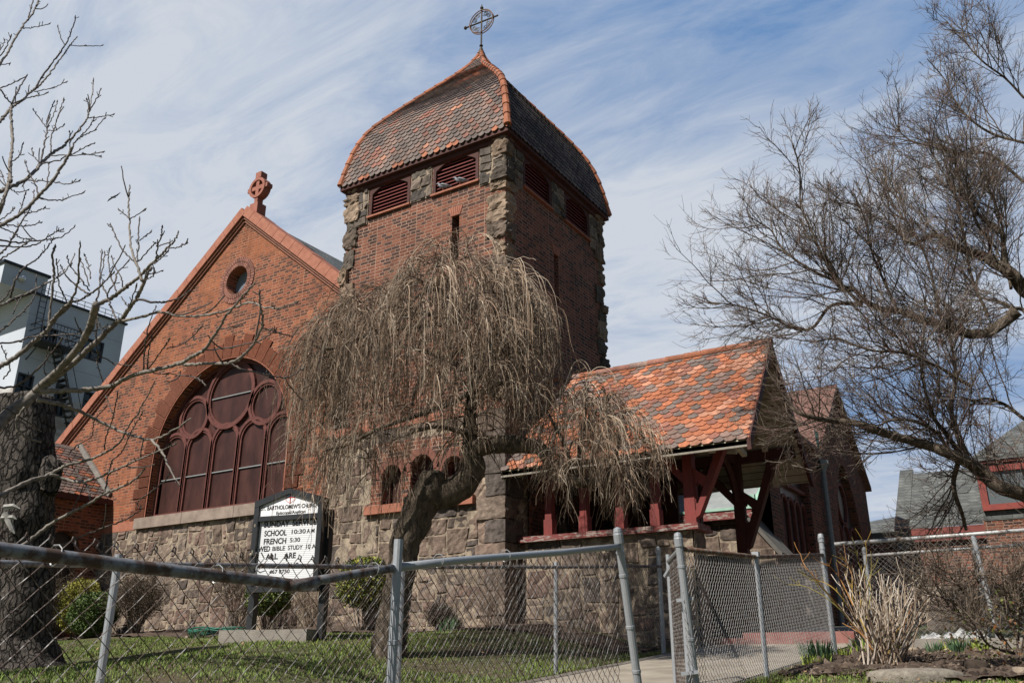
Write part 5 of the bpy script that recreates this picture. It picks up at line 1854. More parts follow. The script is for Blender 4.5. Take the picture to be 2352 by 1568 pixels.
# a few long arching whips that escape the outline
wh = [[(1190, 640), (1240, 690), (1290, 720), (1310, 790), (1320, 860)], [(1150, 590), (1200, 605), (1235, 625), (1250, 680), (1258, 740)], [(1290, 900), (1320, 830), (1352, 840), (1362, 880)], [(1340, 860), (1400, 858), (1432, 900), (1440, 990)],
      [(985, 560), (1025, 525), (1060, 540), (1080, 590)], [(720, 990), (672, 990), (648, 1040), (632, 1110)], [(700, 770), (678, 800), (676, 880), (690, 960)],
      [(940, 600), (960, 560), (1000, 545), (1020, 600)], [(1255, 930), (1330, 850), (1345, 900), (1330, 980)], [(1420, 960), (1500, 1020), (1535, 1090), (1550, 1160)], [(1480, 1010), (1525, 1030), (1540, 1100)]]
for q in wh:
    for e in range(2):
        Pq = polyline3([wp(x + rt.normal(0, 6), y + rt.normal(0, 5), -0.4 + e * 0.3) for x, y in q], 16)
        mb.tube(Pq, np.linspace(0.0055, 0.003, len(Pq)), 4, pal[rt.integers(0, 4)])
obj('twigs', mb, MT['weep_twig'], weep)

# ---- big bare tree on the right
bp = lambda x, y, dd=0.0: at(x, y, 11.2 + dd)
bs = 11.2 / FPX
bare = thing('bare_tree', 'large bare spreading tree with dense fine twigs beyond the porch roof and flower bed', 'tree', (1.15, 10.4, 1.6))
zq = lambda q: (1722 + q[0] * 0.4687, 840 + q[1] * 0.4687)
z4 = lambda q: (1932 + q[0] * 0.375, 504 + q[1] * 0.375)
z8 = lambda q: (1512 + q[0] * 0.643, 84 + q[1] * 0.643)
LIMBS = []


def limb(f, pts, r0, r1, d0, d1):
    q = [f(p) for p in pts]
    n = len(q)
    P = polyline3([bp(x, y, d0 + (d1 - d0) * i / (n - 1) + 0.12 * math.sin(i * 1.9)) for i, (x, y) in enumerate(q)], 10 * n)
    LIMBS.append((P, np.linspace(r0 * bs * (0.95 if r0 > 12 else 0.72), r1 * bs * 0.72, len(P))))


limb(zq, [(1640, 760), (1480, 690), (1344, 630), (1220, 590), (1130, 510), (1060, 470), (960, 420), (860, 385), (730, 350), (600, 310), (520, 280), (420, 270), (320, 255), (240, 230), (180, 180)], 20, 4, 0.0, -1.2)
limb(zq, [(1060, 470), (1040, 400), (1010, 300), (985, 200), (1010, 80), (1000, -40), (980, -160), (960, -300)], 11, 3, -0.4, 0.4)
limb(zq, [(1050, 460), (960, 330), (900, 250), (860, 120), (840, 0), (800, -120)], 8, 2, -0.4, -0.9)
limb(zq, [(980, 430), (920, 330), (800, 270), (680, 270), (600, 320)], 7, 2, -0.5, -1.0)
limb(zq, [(1020, 480), (1000, 560), (1010, 640), (1040, 720), (1060, 800)], 8, 5, -0.4, 0.3)
limb(zq, [(1344, 260), (1250, 190), (1150, 160), (1080, 200), (1040, 280)], 7, 2, 0.4, 0.8)
limb(z4, [(1240, 520), (1120, 430), (1060, 350), (960, 280), (860, 220), (780, 200), (680, 150), (600, 100), (520, 110), (440, 150), (330, 60), (250, -40)], 20, 3, 0.6, 1.6)
limb(z4, [(1040, 330), (1000, 270), (990, 100), (960, 50), (880, 0), (760, -120), (640, -260)], 12, 3, 0.6, 1.2)
limb(z4, [(910, 250), (905, 130), (830, 20), (790, -100), (720, -250), (690, -420)], 8, 2, 0.9, 0.3)
limb(z4, [(1200, 700), (1120, 560), (1040, 540), (960, 500), (860, 480), (700, 430)], 9, 2, 0.3, 1.0)
limb(z4, [(1080, 560), (1010, 620), (900, 690), (800, 700), (740, 690), (600, 640), (480, 610), (360, 560), (250, 550), (150, 500), (80, 430), (0, 400), (-60, 300), (-100, 200)], 16, 4, 0.2, 0.0)
limb(z8, [(720, 950), (640, 880), (560, 840), (480, 790), (430, 740), (400, 690), (320, 640)], 6, 2, 0.0, 0.3)
limb(z8, [(690, 905), (650, 900), (590, 790), (550, 700), (510, 600), (505, 480), (480, 380)], 6, 2, 0.0, -0.6)
limb(z8, [(730, 955), (620, 960), (550, 1040), (480, 1040), (400, 1000), (280, 960), (180, 950)], 7, 2, 0.0, 0.6)
limb(z8, [(1010, 1010), (960, 800), (900, 680), (840, 600), (800, 500)], 5, 2, 0.4, 0.9)
limb(z8, [(1307, 380), (1200, 350), (1120, 300), (1060, 230), (1020, 150), (960, 80)], 6, 2, 1.4, 1.7)
limb(z8, [(1180, 1000), (1120, 860), (1090, 700), (1060, 560), (1000, 460), (960, 380)], 6, 2, 0.5, 1.0)
limb(z8, [(860, 990), (800, 860), (760, 760), (740, 660), (700, 560)], 5, 2, 0.1, -0.5)
limb(z8, [(1120, 1250), (1000, 1180), (880, 1130), (760, 1120), (640, 1080), (560, 1090)], 6, 2, -0.6, -1.1)
limb(z8, [(1260, 900), (1240, 760), (1220, 640), (1180, 540), (1160, 430)], 6, 2, 0.7, 1.3)
limb(z8, [(1307, 220), (1240, 150), (1160, 90), (1100, 20), (1080, -60)], 5, 2, 1.6, 1.7)
limb(z8, [(1307, 520), (1180, 420), (1080, 420), (1000, 400), (900, 370), (840, 320)], 6, 2, 1.0, 1.3)
mb = MB()
P = polyline3([(1.6, 10.6, 1.2), (1.35, 10.55, 2.4), tuple(bp(2500, 1200, 0.0)), tuple(bp(*zq((1640, 760)), 0.0))], 24)
mb.tube(P, np.linspace(0.24, 0.13, len(P)), 12, rough=0.12, fr=7)
P = polyline3([(1.5, 10.6, 2.0), (1.2, 10.9, 3.5), tuple(bp(2440, 800, 0.5)), tuple(bp(*z4((1240, 520)), 0.6))], 24)
mb.tube(P, np.linspace(0.2, 0.115, len(P)), 12, rough=0.12, fr=7)
P = polyline3([tuple(bp(2440, 800, 0.5)), tuple(bp(2420, 560, 1.0)), tuple(bp(*z8((1320, 380)), 1.4)), tuple(bp(*z8((1320, 220)), 1.6))], 24)
mb.tube(P, np.linspace(0.1, 0.03, len(P)), 8)
obj('trunk', mb, MT['bark'], bare, smooth=True)
mb = MB()
for P, Rr in LIMBS:
    mb.tube(P, Rr, 9, rough=0.14, fr=9)
obj('branches', mb, MT['bark'], bare, smooth=True)
mb = MB()
TW = np.array([(0.10, 0.078, 0.062), (0.075, 0.058, 0.048), (0.15, 0.115, 0.09), (0.12, 0.07, 0.06), (0.2, 0.165, 0.13)])
b1 = []
for P, Rr in LIMBS:
    L = np.linalg.norm(np.diff(P, axis=0), axis=1).sum()
    n = int(L * 9) + 2
    A, D, i, t = spawn(P[None], n, rt, 0.06, 0.97, (0.35, 0.95), bias=(0, -0.1, 0.35))
    lg = rt.uniform(0.6, 1.9, n) * (1.1 - 0.5 * t)
    b1.append(grow(A, D, lg, 11, rt, (0, 0, 0.35), 0.4))
    A, D, i, t = spawn(P[None], int(L * 3), rt, 0.3, 1.0, (0.4, 1.1), bias=(0, 0, 0.1))
    b1.append(grow(A, D, rt.uniform(0.2, 0.6, len(A)), 11, rt, (0, 0, 0.2), 0.5))
b1 = np.concatenate(b1)
n1 = len(b1)
bl = np.linalg.norm(b1[:, -1] - b1[:, 0], axis=1)
mb.tubes(b1, (0.0045 + 0.0055 * np.clip(bl / 1.5, 0, 1))[:, None] * np.linspace(1.1, 0.4, 11)[None], 5, TW[rt.integers(0, 3, n1)])
A, D, i, t = spawn(b1, 10, rt, 0.12, 1.0, (0.45, 0.95), bias=(0, 0, 0.1))
keep = rt.random(len(A)) < np.clip(bl[i] / 1.0, 0.25, 1)
A, D, i, t = A[keep], D[keep], i[keep], t[keep]
lg = np.clip(rt.uniform(0.2, 0.6, len(A)) * bl[i] * (1.25 - 0.6 * t), 0.1, 0.8)
b2_ = grow(A, D, lg, 7, rt, (0, 0, 0.3), 0.35)
mb.tubes(b2_, rt.uniform(0.0031, 0.0048, len(A))[:, None] * np.linspace(1.1, .55, 7)[None], 3, TW[rt.integers(0, 5, len(A))])
A, D, i, t = spawn(b2_, 5, rt, 0.12, 1.0, (0.4, 0.95), bias=(0, 0, 0.15))
b3_ = grow(A, D, np.clip(rt.uniform(0.25, 0.7, len(A)) * lg[i], 0.05, 0.3), 4, rt, (0, 0, 0.3), 0.3)
mb.tubes(b3_, rt.uniform(0.0022, 0.0032, len(A))[:, None] * np.linspace(1, .7, 4)[None], 3, TW[rt.integers(0, 5, len(A))])
obj('twigs', mb, MT['dark_twig'], bare)

# ---- nearer bare tree leaning in from the left edge
aA = lambda q: (q[0] * .26786, q[1] * .26786)
aB = lambda q: (q[0] * .27857, 336 + q[1] * .27857)
aC = lambda q: (q[0] * .375, 672 + q[1] * .375)


def ldep(x, y):
    return 7.0 + 0.75 * math.sin(x / 150 + 0.6) + 0.6 * math.cos(y / 190 + 0.3) - 0.25 * math.sin(x / 60 + y / 75)


LB = [
    (aC, [(-420, 1150), (-200, 960), (-60, 850), (0, 790), (80, 720), (190, 640), (240, 592)], 17, 9),
    (aC, [(215, 600), (330, 500), (430, 400), (520, 270), (560, 180), (580, 110), (590, 70)], 7, 5.5),
    (aB, [(775, 1370), (790, 1310), (860, 1280), (960, 1220), (1040, 1160), (1130, 1090), (1220, 1000), (1290, 930), (1370, 850), (1440, 770), (1470, 695)], 4.6, 1.0),
    (aC, [(235, 600), (330, 530), (450, 430), (560, 330), (640, 250), (720, 175)], 6.5, 4.2),
    (aB, [(965, 1440), (1000, 1430), (1060, 1340), (1130, 1250), (1180, 1130), (1220, 1040), (1250, 1000)], 4.4, 2.4),
    (aB, [(1175, 1110), (1130, 980), (1100, 900), (1075, 800), (1065, 600), (1060, 450), (1070, 330)], 2.6, 1.2),
    (aC, [(735, 178), (860, 150), (990, 120), (1100, 145), (1220, 140), (1330, 125), (1440, 90), (1550, 60), (1600, 85), (1700, 95), (1820, 60)], 2.6, 0.9),
    (aC, [(250, 600), (420, 600), (560, 590), (680, 570), (780, 520), (880, 488), (1000, 460), (1110, 430), (1180, 390), (1250, 350), (1300, 280), (1340, 220), (1400, 120), (1480, 30), (1560, -60)], 5.6, 1.0),
    (aC, [(1090, 430), (1150, 440), (1250, 435), (1400, 430), (1480, 390), (1550, 320), (1600, 220), (1610, 160), (1595, 80), (1590, 0)], 3.0, 1.0),
    (aC, [(1400, 430), (1500, 475), (1620, 500), (1740, 520), (1800, 500), (1860, 460)], 1.8, 0.8),
    (aC, [(1740, 520), (1790, 590), (1850, 655)], 1.3, 0.7),
    (aC, [(225, 655), (350, 680), (450, 710), (560, 760), (680, 820), (800, 870), (930, 900), (1030, 860), (1170, 770)], 4.6, 1.2),
    (aC, [(930, 900), (1000, 990), (1040, 1080), (1100, 1180)], 2.6, 1.0),
    (aC, [(1045, 1090), (1010, 1150), (920, 1220), (850, 1275), (845, 1310)], 1.3, 0.8),
    (aC, [(-160, 1310), (-40, 1270), (0, 1245), (150, 1165), (310, 1110), (400, 1060), (520, 1030), (620, 990), (730, 920), (780, 830), (860, 710), (950, 540)], 5.2, 0.9),
    (aC, [(305, 1112), (400, 1140), (490, 1160), (600, 1130), (700, 1090), (830, 1030), (900, 1000), (1070, 930)], 3.6, 1.0),
    (aC, [(40, 1620), (200, 1500), (320, 1410), (450, 1340), (560, 1280), (640, 1230), (740, 1190), (830, 1140), (885, 1080)], 4.2, 1.4),
    (aC, [(180, 1600), (350, 1555), (430, 1520), (600, 1450), (740, 1400), (850, 1340), (860, 1310)], 2.2, 1.0),
    (aC, [(640, 1230), (660, 1130), (690, 1030), (750, 970), (800, 860), (870, 740)], 2.0, 0.8),
    (aC, [(560, 1270), (520, 1170), (460, 1090), (420, 1010)], 1.8, 0.8),
    (aC, [(430, 980), (480, 930), (560, 880), (580, 780), (650, 700)], 1.4, 0.7),
    (aC, [(640, 960), (650, 880), (690, 770), (720, 620)], 1.5, 0.8),
    (aC, [(690, 740), (650, 640)], 1.0, 0.7),
    (aC, [(880, 480), (880, 400), (900, 260), (930, 140), (955, 85)], 1.7, 0.9),
    (aC, [(905, 470), (905, 400), (930, 270)], 1.5, 0.9), (aC, [(910, 465), (1000, 340), (1035, 285)], 1.4, 0.8), (aC, [(1010, 340), (1130, 310), (1230, 215)], 1.2, 0.7),
    (aC, [(890, 485), (1050, 500), (1200, 520), (1260, 570)], 1.3, 0.7), (aC, [(1330, 225), (1430, 210), (1500, 185)], 1.1, 0.7), (aC, [(1250, 350), (1400, 335), (1600, 290), (1690, 225)], 1.3, 0.8),
    (aC, [(1600, 215), (1690, 240), (1790, 268)], 1.1, 0.7), (aC, [(590, 130), (600, 350), (700, 430), (800, 445)], 1.6, 0.8), (aC, [(595, 350), (600, 450), (630, 545)], 1.3, 0.8),
    (aC, [(150, 700), (100, 790), (150, 880), (250, 915)], 2.6, 1.5), (aC, [(-30, 660), (90, 740), (180, 800), (250, 850)], 2.2, 1.2),
    (aC, [(-40, 590), (120, 560), (260, 440), (330, 350), (380, 280)], 2.4, 1.2),
    # dark middle group
    (aC, [(-120, 540), (-20, 460), (60, 420), (150, 350), (230, 280), (290, 230), (330, 170), (400, 100), (430, 60)], 5.2, 3.6),
    (aB, [(420, 1450), (470, 1390), (540, 1320), (580, 1280), (640, 1140), (650, 1000), (660, 800)], 3.4, 1.2),
    (aB, [(570, 1285), (650, 1270), (740, 1220), (830, 1150), (900, 1080), (940, 1040)], 2.4, 0.9),
    (aB, [(740, 1220), (640, 1160), (540, 1060), (500, 985)], 2.0, 1.0),
    (aB, [(400, 1480), (430, 1240), (445, 1050), (430, 900), (455, 820)], 2.8, 1.8),
    (aB, [(90, 1250), (120, 1120), (200, 1000), (300, 930), (380, 850), (440, 760)], 2.2, 1.0),
    (aB, [(-60, 1330), (0, 1310), (100, 1260), (200, 1220), (330, 1160), (440, 1100), (520, 1050), (580, 970), (615, 890)], 2.6, 1.0),
    (aB, [(-60, 1560), (0, 1520), (90, 1450), (180, 1370), (260, 1280), (300, 1200)], 2.2, 1.0),
    (aC, [(-40, 310), (100, 300), (200, 270), (330, 260), (480, 250), (580, 235)], 2.2, 0.8),
    (aB, [(560, 1300), (490, 1150), (475, 1020), (465, 935)], 1.6, 0.8), (aB, [(740, 1190), (640, 1060), (570, 970), (555, 910)], 1.5, 0.8),
    (aB, [(735, 1150), (690, 1000), (665, 935)], 1.4, 0.8), (aB, [(745, 1090), (735, 1000), (695, 895)], 1.4, 0.8), (aB, [(800, 1280), (820, 1150), (830, 1000), (840, 860)], 1.8, 1.1),
    (aB, [(825, 1100), (850, 980), (862, 875)], 1.3, 0.8), (aB, [(960, 1190), (910, 1060), (890, 950), (900, 855)], 1.5, 0.9), (aB, [(1010, 1160), (1000, 1080), (950, 1000), (920, 910)], 1.4, 0.8),
    (aB, [(880, 1215), (950, 1120), (970, 1040), (1060, 945)], 1.7, 1.1), (aB, [(1110, 950), (1020, 870), (960, 750), (910, 645)], 1.6, 1.0), (aB, [(1135, 950), (1140, 800), (1150, 600)], 1.5, 1.0),
    (aB, [(1150, 778), (1245, 705)], 1.1, 0.7), (aB, [(1140, 945), (1230, 850), (1280, 800)], 1.3, 0.9), (aB, [(1250, 980), (1330, 920), (1385, 865)], 1.1, 0.8), (aB, [(1285, 920), (1300, 820), (1330, 740), (1338, 665)], 1.4, 0.8),
    (aB, [(1385, 840), (1470, 830), (1540, 795)], 1.1, 0.7), (aB, [(1070, 595), (980, 525)], 1.1, 0.7), (aB, [(1072, 600), (1195, 525)], 1.1, 0.7), (aB, [(840, 1140), (900, 1270), (940, 1380), (960, 1430)], 1.7, 1.2),
    (aB, [(790, 1340), (800, 1450), (795, 1560), (790, 1650)], 1.4, 1.0), (aB, [(1135, 1258), (1270, 1285), (1370, 1280), (1480, 1250), (1568, 1190)], 2.2, 0.9), (aB, [(1300, 820), (1400, 800), (1385, 835)], 0.9, 0.6),
    (aB, [(1160, 1050), (1250, 1050), (1340, 1028)], 1.0, 0.6), (aB, [(1200, 1110), (1260, 1070), (1270, 1010)], 1.0, 0.7), (aB, [(1000, 1240), (1060, 1310), (1125, 1150)], 1.1, 0.7), (aB, [(800, 1400), (830, 1500), (885, 1470)], 1.1, 0.7),
    # upper group
    (aA, [(-120, 1150), (-40, 1070), (0, 1045), (60, 970), (110, 915), (180, 870), (240, 810), (290, 770), (380, 690), (470, 570), (560, 450), (600, 390), (660, 320)], 3.8, 1.1),
    (aA, [(300, 770), (370, 640), (480, 500), (550, 400)], 2.2, 1.4), (aA, [(560, 390), (610, 270), (645, 150)], 1.6, 1.0), (aA, [(550, 385), (510, 300), (495, 225)], 1.3, 0.8), (aA, [(600, 392), (770, 398), (880, 390)], 1.2, 0.8),
    (aA, [(290, 785), (430, 760), (570, 705)], 1.3, 0.8), (aA, [(110, 890), (260, 835), (350, 820), (410, 795)], 1.6, 0.8),
    (aA, [(100, 900), (95, 1000), (105, 1150), (100, 1300), (85, 1430), (90, 1560)], 2.8, 3.0), (aB, [(85, 100), (75, 300), (30, 450), (0, 520), (-40, 600)], 3.0, 3.6),
    (aA, [(95, 890), (40, 820), (-20, 745)], 1.8, 1.3), (aA, [(100, 890), (160, 770), (230, 650)], 2.0, 1.4), (aA, [(-10, 760), (120, 710), (230, 650)], 1.5, 1.0),
    (aA, [(-60, 640), (-10, 560), (60, 460), (130, 330), (200, 220), (260, 140), (320, 40), (335, -20)], 2.8, 1.6), (aA, [(235, 175), (270, 60), (285, -20)], 1.6, 1.2), (aA, [(195, 245), (300, 235), (425, 205)], 1.2, 0.8),
    (aA, [(-20, 500), (40, 430), (95, 310)], 1.4, 0.8), (aA, [(-20, 470), (20, 400), (40, 345)], 1.3, 0.8), (aA, [(0, 560), (85, 545)], 1.1, 0.8),
    (aB, [(-120, 430), (-20, 380), (60, 345), (200, 280), (300, 190), (350, 130), (430, 60), (540, -10)], 4.2, 2.8),
    (aA, [(560, 1230), (640, 1160), (720, 1060), (750, 1000), (770, 930), (800, 690)], 2.6, 0.9), (aA, [(765, 960), (830, 840), (865, 765)], 1.5, 0.9), (aA, [(750, 1012), (870, 1003), (975, 982)], 1.2, 0.8), (aA, [(752, 990), (755, 900), (742, 850)], 1.1, 0.7),
    (aA, [(350, 1390), (380, 1240), (405, 1110), (405, 1020), (465, 875)], 1.9, 0.9), (aA, [(410, 1090), (470, 950), (490, 870)], 1.2, 0.8), (aA, [(440, 1310), (435, 1200), (470, 1090), (510, 960), (545, 850)], 1.5, 0.9),
    (aA, [(410, 1118), (480, 1115), (550, 1070)], 1.0, 0.7), (aA, [(400, 1090), (330, 1010), (285, 940)], 1.2, 0.8), (aA, [(365, 1400), (480, 1380), (600, 1330), (720, 1270), (810, 1230)], 1.5, 0.8), (aA, [(440, 1335), (700, 1330), (885, 1305)], 1.3, 0.8),
    (aA, [(700, 1315), (790, 1330), (865, 1338)], 0.9, 0.7), (aA, [(340, 1395), (290, 1340), (275, 1275)], 1.0, 0.7),
    (aB, [(-90, 700), (-20, 665), (100, 600), (200, 530), (300, 430), (340, 385), (440, 280), (500, 180), (560, 90), (600, 10)], 3.6, 2.2),
    (aA, [(570, 1360), (600, 1310), (650, 1210), (700, 1170), (800, 1120), (900, 1015)], 1.9, 0.8), (aA, [(660, 1200), (760, 1100), (805, 1010)], 1.2, 0.8), (aA, [(600, 1290), (600, 1200), (595, 1130)], 1.0, 0.7),
    (aB, [(330, 430), (460, 445), (560, 425), (690, 380)], 1.5, 0.8), (aB, [(235, 280), (400, 290), (560, 310), (655, 285)], 1.5, 0.8), (aB, [(320, 400), (280, 290), (240, 220), (205, 125)], 1.6, 0.8), (aB, [(200, 550), (300, 535), (370, 505)], 1.1, 0.8),
    (aB, [(380, 330), (400, 220), (405, 140)], 1.2, 0.8), (aB, [(150, 560), (190, 470), (212, 385)], 1.2, 0.8), (aB, [(-10, 900), (60, 830), (100, 770), (170, 640), (230, 540), (280, 440), (280, 370)], 1.9, 0.8),
    (aB, [(-90, 740), (-20, 770), (150, 795), (300, 780), (420, 765), (520, 740), (615, 660)], 1.9, 0.9), (aB, [(-60, 815), (0, 818), (230, 825), (350, 780), (450, 710), (520, 685)], 1.7, 0.9),
    (aB, [(-60, 990), (-20, 950), (120, 860), (220, 800)], 1.6, 1.0), (aB, [(-80, 560), (-20, 620), (60, 645), (200, 660), (340, 630)], 1.7, 0.9), (aB, [(0, 665), (120, 720), (170, 755), (260, 768)], 1.3, 0.8),
    (aB, [(0, 480), (50, 340), (0, 200)], 1.2, 0.8), (aB, [(85, 130), (150, 90), (190, -20)], 1.5, 1.0), (aB, [(90, 350), (150, 380), (235, 360)], 1.1, 0.8), (aB, [(0, 610), (80, 550), (118, 512)], 1.2, 0.7),
    (aC, [(0, 60), (40, 20), (90, -60)], 1.5, 0.9), (aC, [(80, 130), (110, 60), (130, 20)], 1.2, 0.8), (aC, [(20, 530), (60, 470), (40, 400), (10, 330)], 1.6, 1.0), (aC, [(300, 330), (270, 460), (300, 540)], 1.2, 0.8),
]
ltree = thing('bare_tree', 'nearby smooth grey-barked bare tree whose knobbly branches reach in from the left edge', 'tree', (-7.6, 2.2, 1.3))
mb, mbt = MB(), MB()
starts = []
first = None
for k, (f, pts, r0, r1) in enumerate(LB):
    q = np.array([f(p) for p in pts])
    dr = rt.normal(0, 0.35)
    n = len(q)
    P3_ = [at(x, y, ldep(x, y) + dr * (i / max(1, n - 1)) ** 1.5) for i, (x, y) in enumerate(q)]
    if k == 0:
        first = P3_[0]
    if q[0][0] < -3:
        starts.append((P3_[0], r0 * 7.0 / FPX * 1.3))
    P = polyline3(P3_, 8 * max(1, n - 1))
    P[1:-1] += rt.normal(0, 0.0035, P[1:-1].shape)
    s_ = 7.0 / FPX
    rr = np.linspace(r0 * s_ * 1.3, r1 * s_ * 1.5, len(P)) * (1 + 0.1 * rt.normal(0, 1, len(P)) * (r0 < 4))
    (mb if r0 > 2.4 else mbt).tube(P, np.maximum(rr, 0.0048), 9 if r0 > 2.4 else 6, rough=0.06, fr=16)
    # buds and short spurs
    if r0 < 4.5:
        L = np.linalg.norm(np.diff(P, axis=0), axis=1).sum()
        ns = int(L * 4) + 1
        A, D, i_, t_ = spawn(P[None], ns, rt, 0.2, 1.0, (0.5, 1.0), bias=(0, 0, 0.5))
        Q = grow(A, D, rt.uniform(0.02, 0.06, ns), 3, rt, (0, 0, 0.6), 0.2)
        mbt.tubes(Q, np.array([[0.0045, 0.004, 0.0045]]), 4)
        nt_ = int(L * 0.8)
        A, D, i_, t_ = spawn(P[None], nt_, rt, 0.25, 0.9, (0.5, 1.0), bias=(0, 0, 0.7))
        Q = grow(A, D, rt.uniform(0.12, 0.34, nt_), 6, rt, (0, 0, 0.8), 0.25)
        mbt.tubes(Q, np.linspace(0.0068, 0.005, 6)[None], 5)
        tip = P[-1]
        mbt.tube(np.array([P[-2], tip, tip + (tip - P[-2]) * 0.6 + np.array([0, 0, 0.012])]), [0.005, 0.008, 0.002], 5)
obj('branches', mb, MT['grey_bark'], ltree, smooth=True)
obj('twigs', mbt, simple('brown_grey_twig', (0.05, 0.041, 0.036), (0.12, 0.098, 0.084), 25, 0.8), ltree, smooth=True)
mb = MB()
P = polyline3([(first[0] - 0.5, first[1] - 0.6, 0.7), (first[0] - 0.35, first[1] - 0.45, 1.8), tuple(np.array(first) + (-0.12, -0.12, -0.3)), tuple(first)], 18)
mb.tube(P, np.linspace(0.2, 0.085, len(P)), 12, rough=0.06, fr=7)
stem = polyline3([tuple(P[8]), tuple(at(-260, 1000, 6.8)), tuple(at(-300, 700, 6.9)), tuple(at(-300, 400, 7.0)), tuple(at(-280, 150, 7.1))], 60)
mb.tube(stem, np.linspace(0.12, 0.025, len(stem)), 10, rough=0.06, fr=7)
for st, r0 in starts[1:]:      # limbs that leave the stem outside the photograph
    k = int(np.argmin(np.abs(stem[:, 2] - (st[2] - 0.35))))
    mid = (stem[k] + st) / 2 + np.array([0, 0, -0.08])
    mb.tube(polyline3([stem[k], mid, st], 12), np.linspace(r0 * 1.35, r0, 13)[:len(polyline3([stem[k], mid, st], 12))], 7)
obj('trunk', mb, MT['grey_bark'], ltree, smooth=True)

# ---- cut-off trunk at the left edge
sd_ = 9.5
sc_ = sd_ / FPX
mb = MB()
tp = [(30, 1560, 135), (34, 1520, 105), (38, 1470, 84), (42, 1400, 80), (48, 1300, 78), (52, 1200, 79), (54, 1100, 80), (52, 1000, 79), (50, 922, 76)]
P = polyline3([at(x - 8, y, sd_) for x, y, r in tp], 70)
mb.tube(P, np.interp(np.linspace(0, 1, len(P)), np.linspace(0, 1, len(tp)), [r * sc_ * 0.93 for *_, r in tp]), 40, rough=0.13, fr=7)
snag = thing('tree_trunk', 'tall sawn-off trunk with deeply furrowed dark bark at the left edge', 'tree trunk', at(40, 1520, sd_))
obj('trunk', mb, MT['pine_bark'], snag, smooth=True)
mb = MB()
c_ = at(108, 1095, sd_ - 0.05)
rock(mb, c_, (0.26, 0.24, 0.42), 4, 0.8, 0.2, 7)
obj('burl', mb, MT['pine_bark'], snag, smooth=True)
mb = MB()
for q in ([(10, 1165), (32, 1162), (46, 1168)], [(5, 1190), (30, 1188), (38, 1192)], [(12, 1178), (28, 1215), (34, 1225)]):
    P = np.array([at(x, y, sd_ - 0.42) for x, y in q])
    mb.tube(P, [0.035, 0.026, 0.006], 6, rough=0.4, fr=24)
obj('torn_wood', mb, simple('pale_torn_wood', (0.4, 0.39, 0.36), (0.2, 0.19, 0.17), 20, 0.8), snag)

# ================================================================ SHRUBS AND BED PLANTS
def foliage(mb, c, rad, n, size, cols, r, shape=None, shell=0.45, flat=0.0):
    """leaf sprays spread through an uneven ellipsoid"""
    c, rad = np.array(c), np.array(rad, float)
    d = r.normal(0, 1, (n, 3))
    d /= np.linalg.norm(d, axis=1)[:, None]
    q = r.uniform(shell, 1.0, n) ** 0.6
    lump = np.array([1 + 0.16 * mnoise.noise(Vector(v * 2.2) + Vector(c)) + 0.1 * mnoise.noise(Vector(v * 5) + Vector(c)) for v in d])
    P = d * (q * lump)[:, None]
    if shape:
        P = shape(P)
    P = c + P * rad
    a = r.normal(0, 1, (n, 3)) + d * 0.8 + np.array([0, 0, 0.5])
    a /= np.linalg.norm(a, axis=1)[:, None]
    b_ = np.cross(a, r.normal(0, 1, (n, 3)))
    b_ /= np.linalg.norm(b_, axis=1)[:, None]
    s = (size * r.uniform(0.6, 1.4, n))[:, None]
    V = np.stack([P, P + a * s * 0.5 + b_ * s * 0.3, P + a * s, P + a * s * 0.5 - b_ * s * 0.3], 1).reshape(-1, 3)
    col = np.array(cols)[r.integers(0, len(cols), n)] * r.uniform(0.7, 1.25, (n, 1))
    return mb.add(V, np.arange(4 * n).reshape(n, 4), col)


def twiggy(mb, c, n, spread, h, r, lev=2, rad=0.004, cols=((0.14, 0.11, 0.085),), lean=(0, 0, 0), per=5, base=0.08, up=1.0, wig=0.3):
    c = np.array(c)
    a = r.uniform(0, 2 * np.pi, n)
    D = np.stack([np.cos(a) * spread, np.sin(a) * spread, np.full(n, up)], 1) * r.uniform(0.4, 1, (n, 1)) + np.array([0, 0, 0.5]) + np.array(lean)
    S = c + np.stack([np.cos(a), np.sin(a), 0 * a], 1) * r.uniform(0, base, (n, 1))
    P = grow(S, D, h * r.uniform(0.6, 1.1, n), 8, r, (0, 0, 0.2), wig)
    cols = np.array(cols)
    mb.tubes(P, rad * 1.5 * np.linspace(1.1, 0.5, 8)[None] * r.uniform(0.7, 1.2, (n, 1)), 4, cols[r.integers(0, len(cols), n)])
    for l in range(lev):
        A, D, i, t = spawn(P, per, r, 0.3, 1.0, (0.35, 1.0), bias=(0, 0, 0.3))
        P = grow(A, D, h * (0.4 if l == 0 else 0.2) * r.uniform(0.5, 1.1, len(A)), 5, r, (0, 0, 0.3), wig)
        mb.tubes(P, rad * (0.8 - 0.2 * l) * np.linspace(1, 0.6, 5)[None], 3, cols[r.integers(0, len(cols), len(A))])
    return mb


def gpt(x, y, d):
    p = at(x, y, d)
    return np.array([p[0], p[1], float(gz(p[0], p[1])) + 0.02])


rs = np.random.default_rng(33)
GRN = [(0.075, 0.12, 0.03), (0.1, 0.15, 0.04), (0.055, 0.085, 0.026), (0.125, 0.17, 0.045)]
YEL = [(0.26, 0.26, 0.045), (0.32, 0.3, 0.06), (0.17, 0.19, 0.04), (0.36, 0.32, 0.08)]
BRN = [(0.085, 0.063, 0.046), (0.12, 0.09, 0.064), (0.055, 0.043, 0.032), (0.15, 0.118, 0.088)]


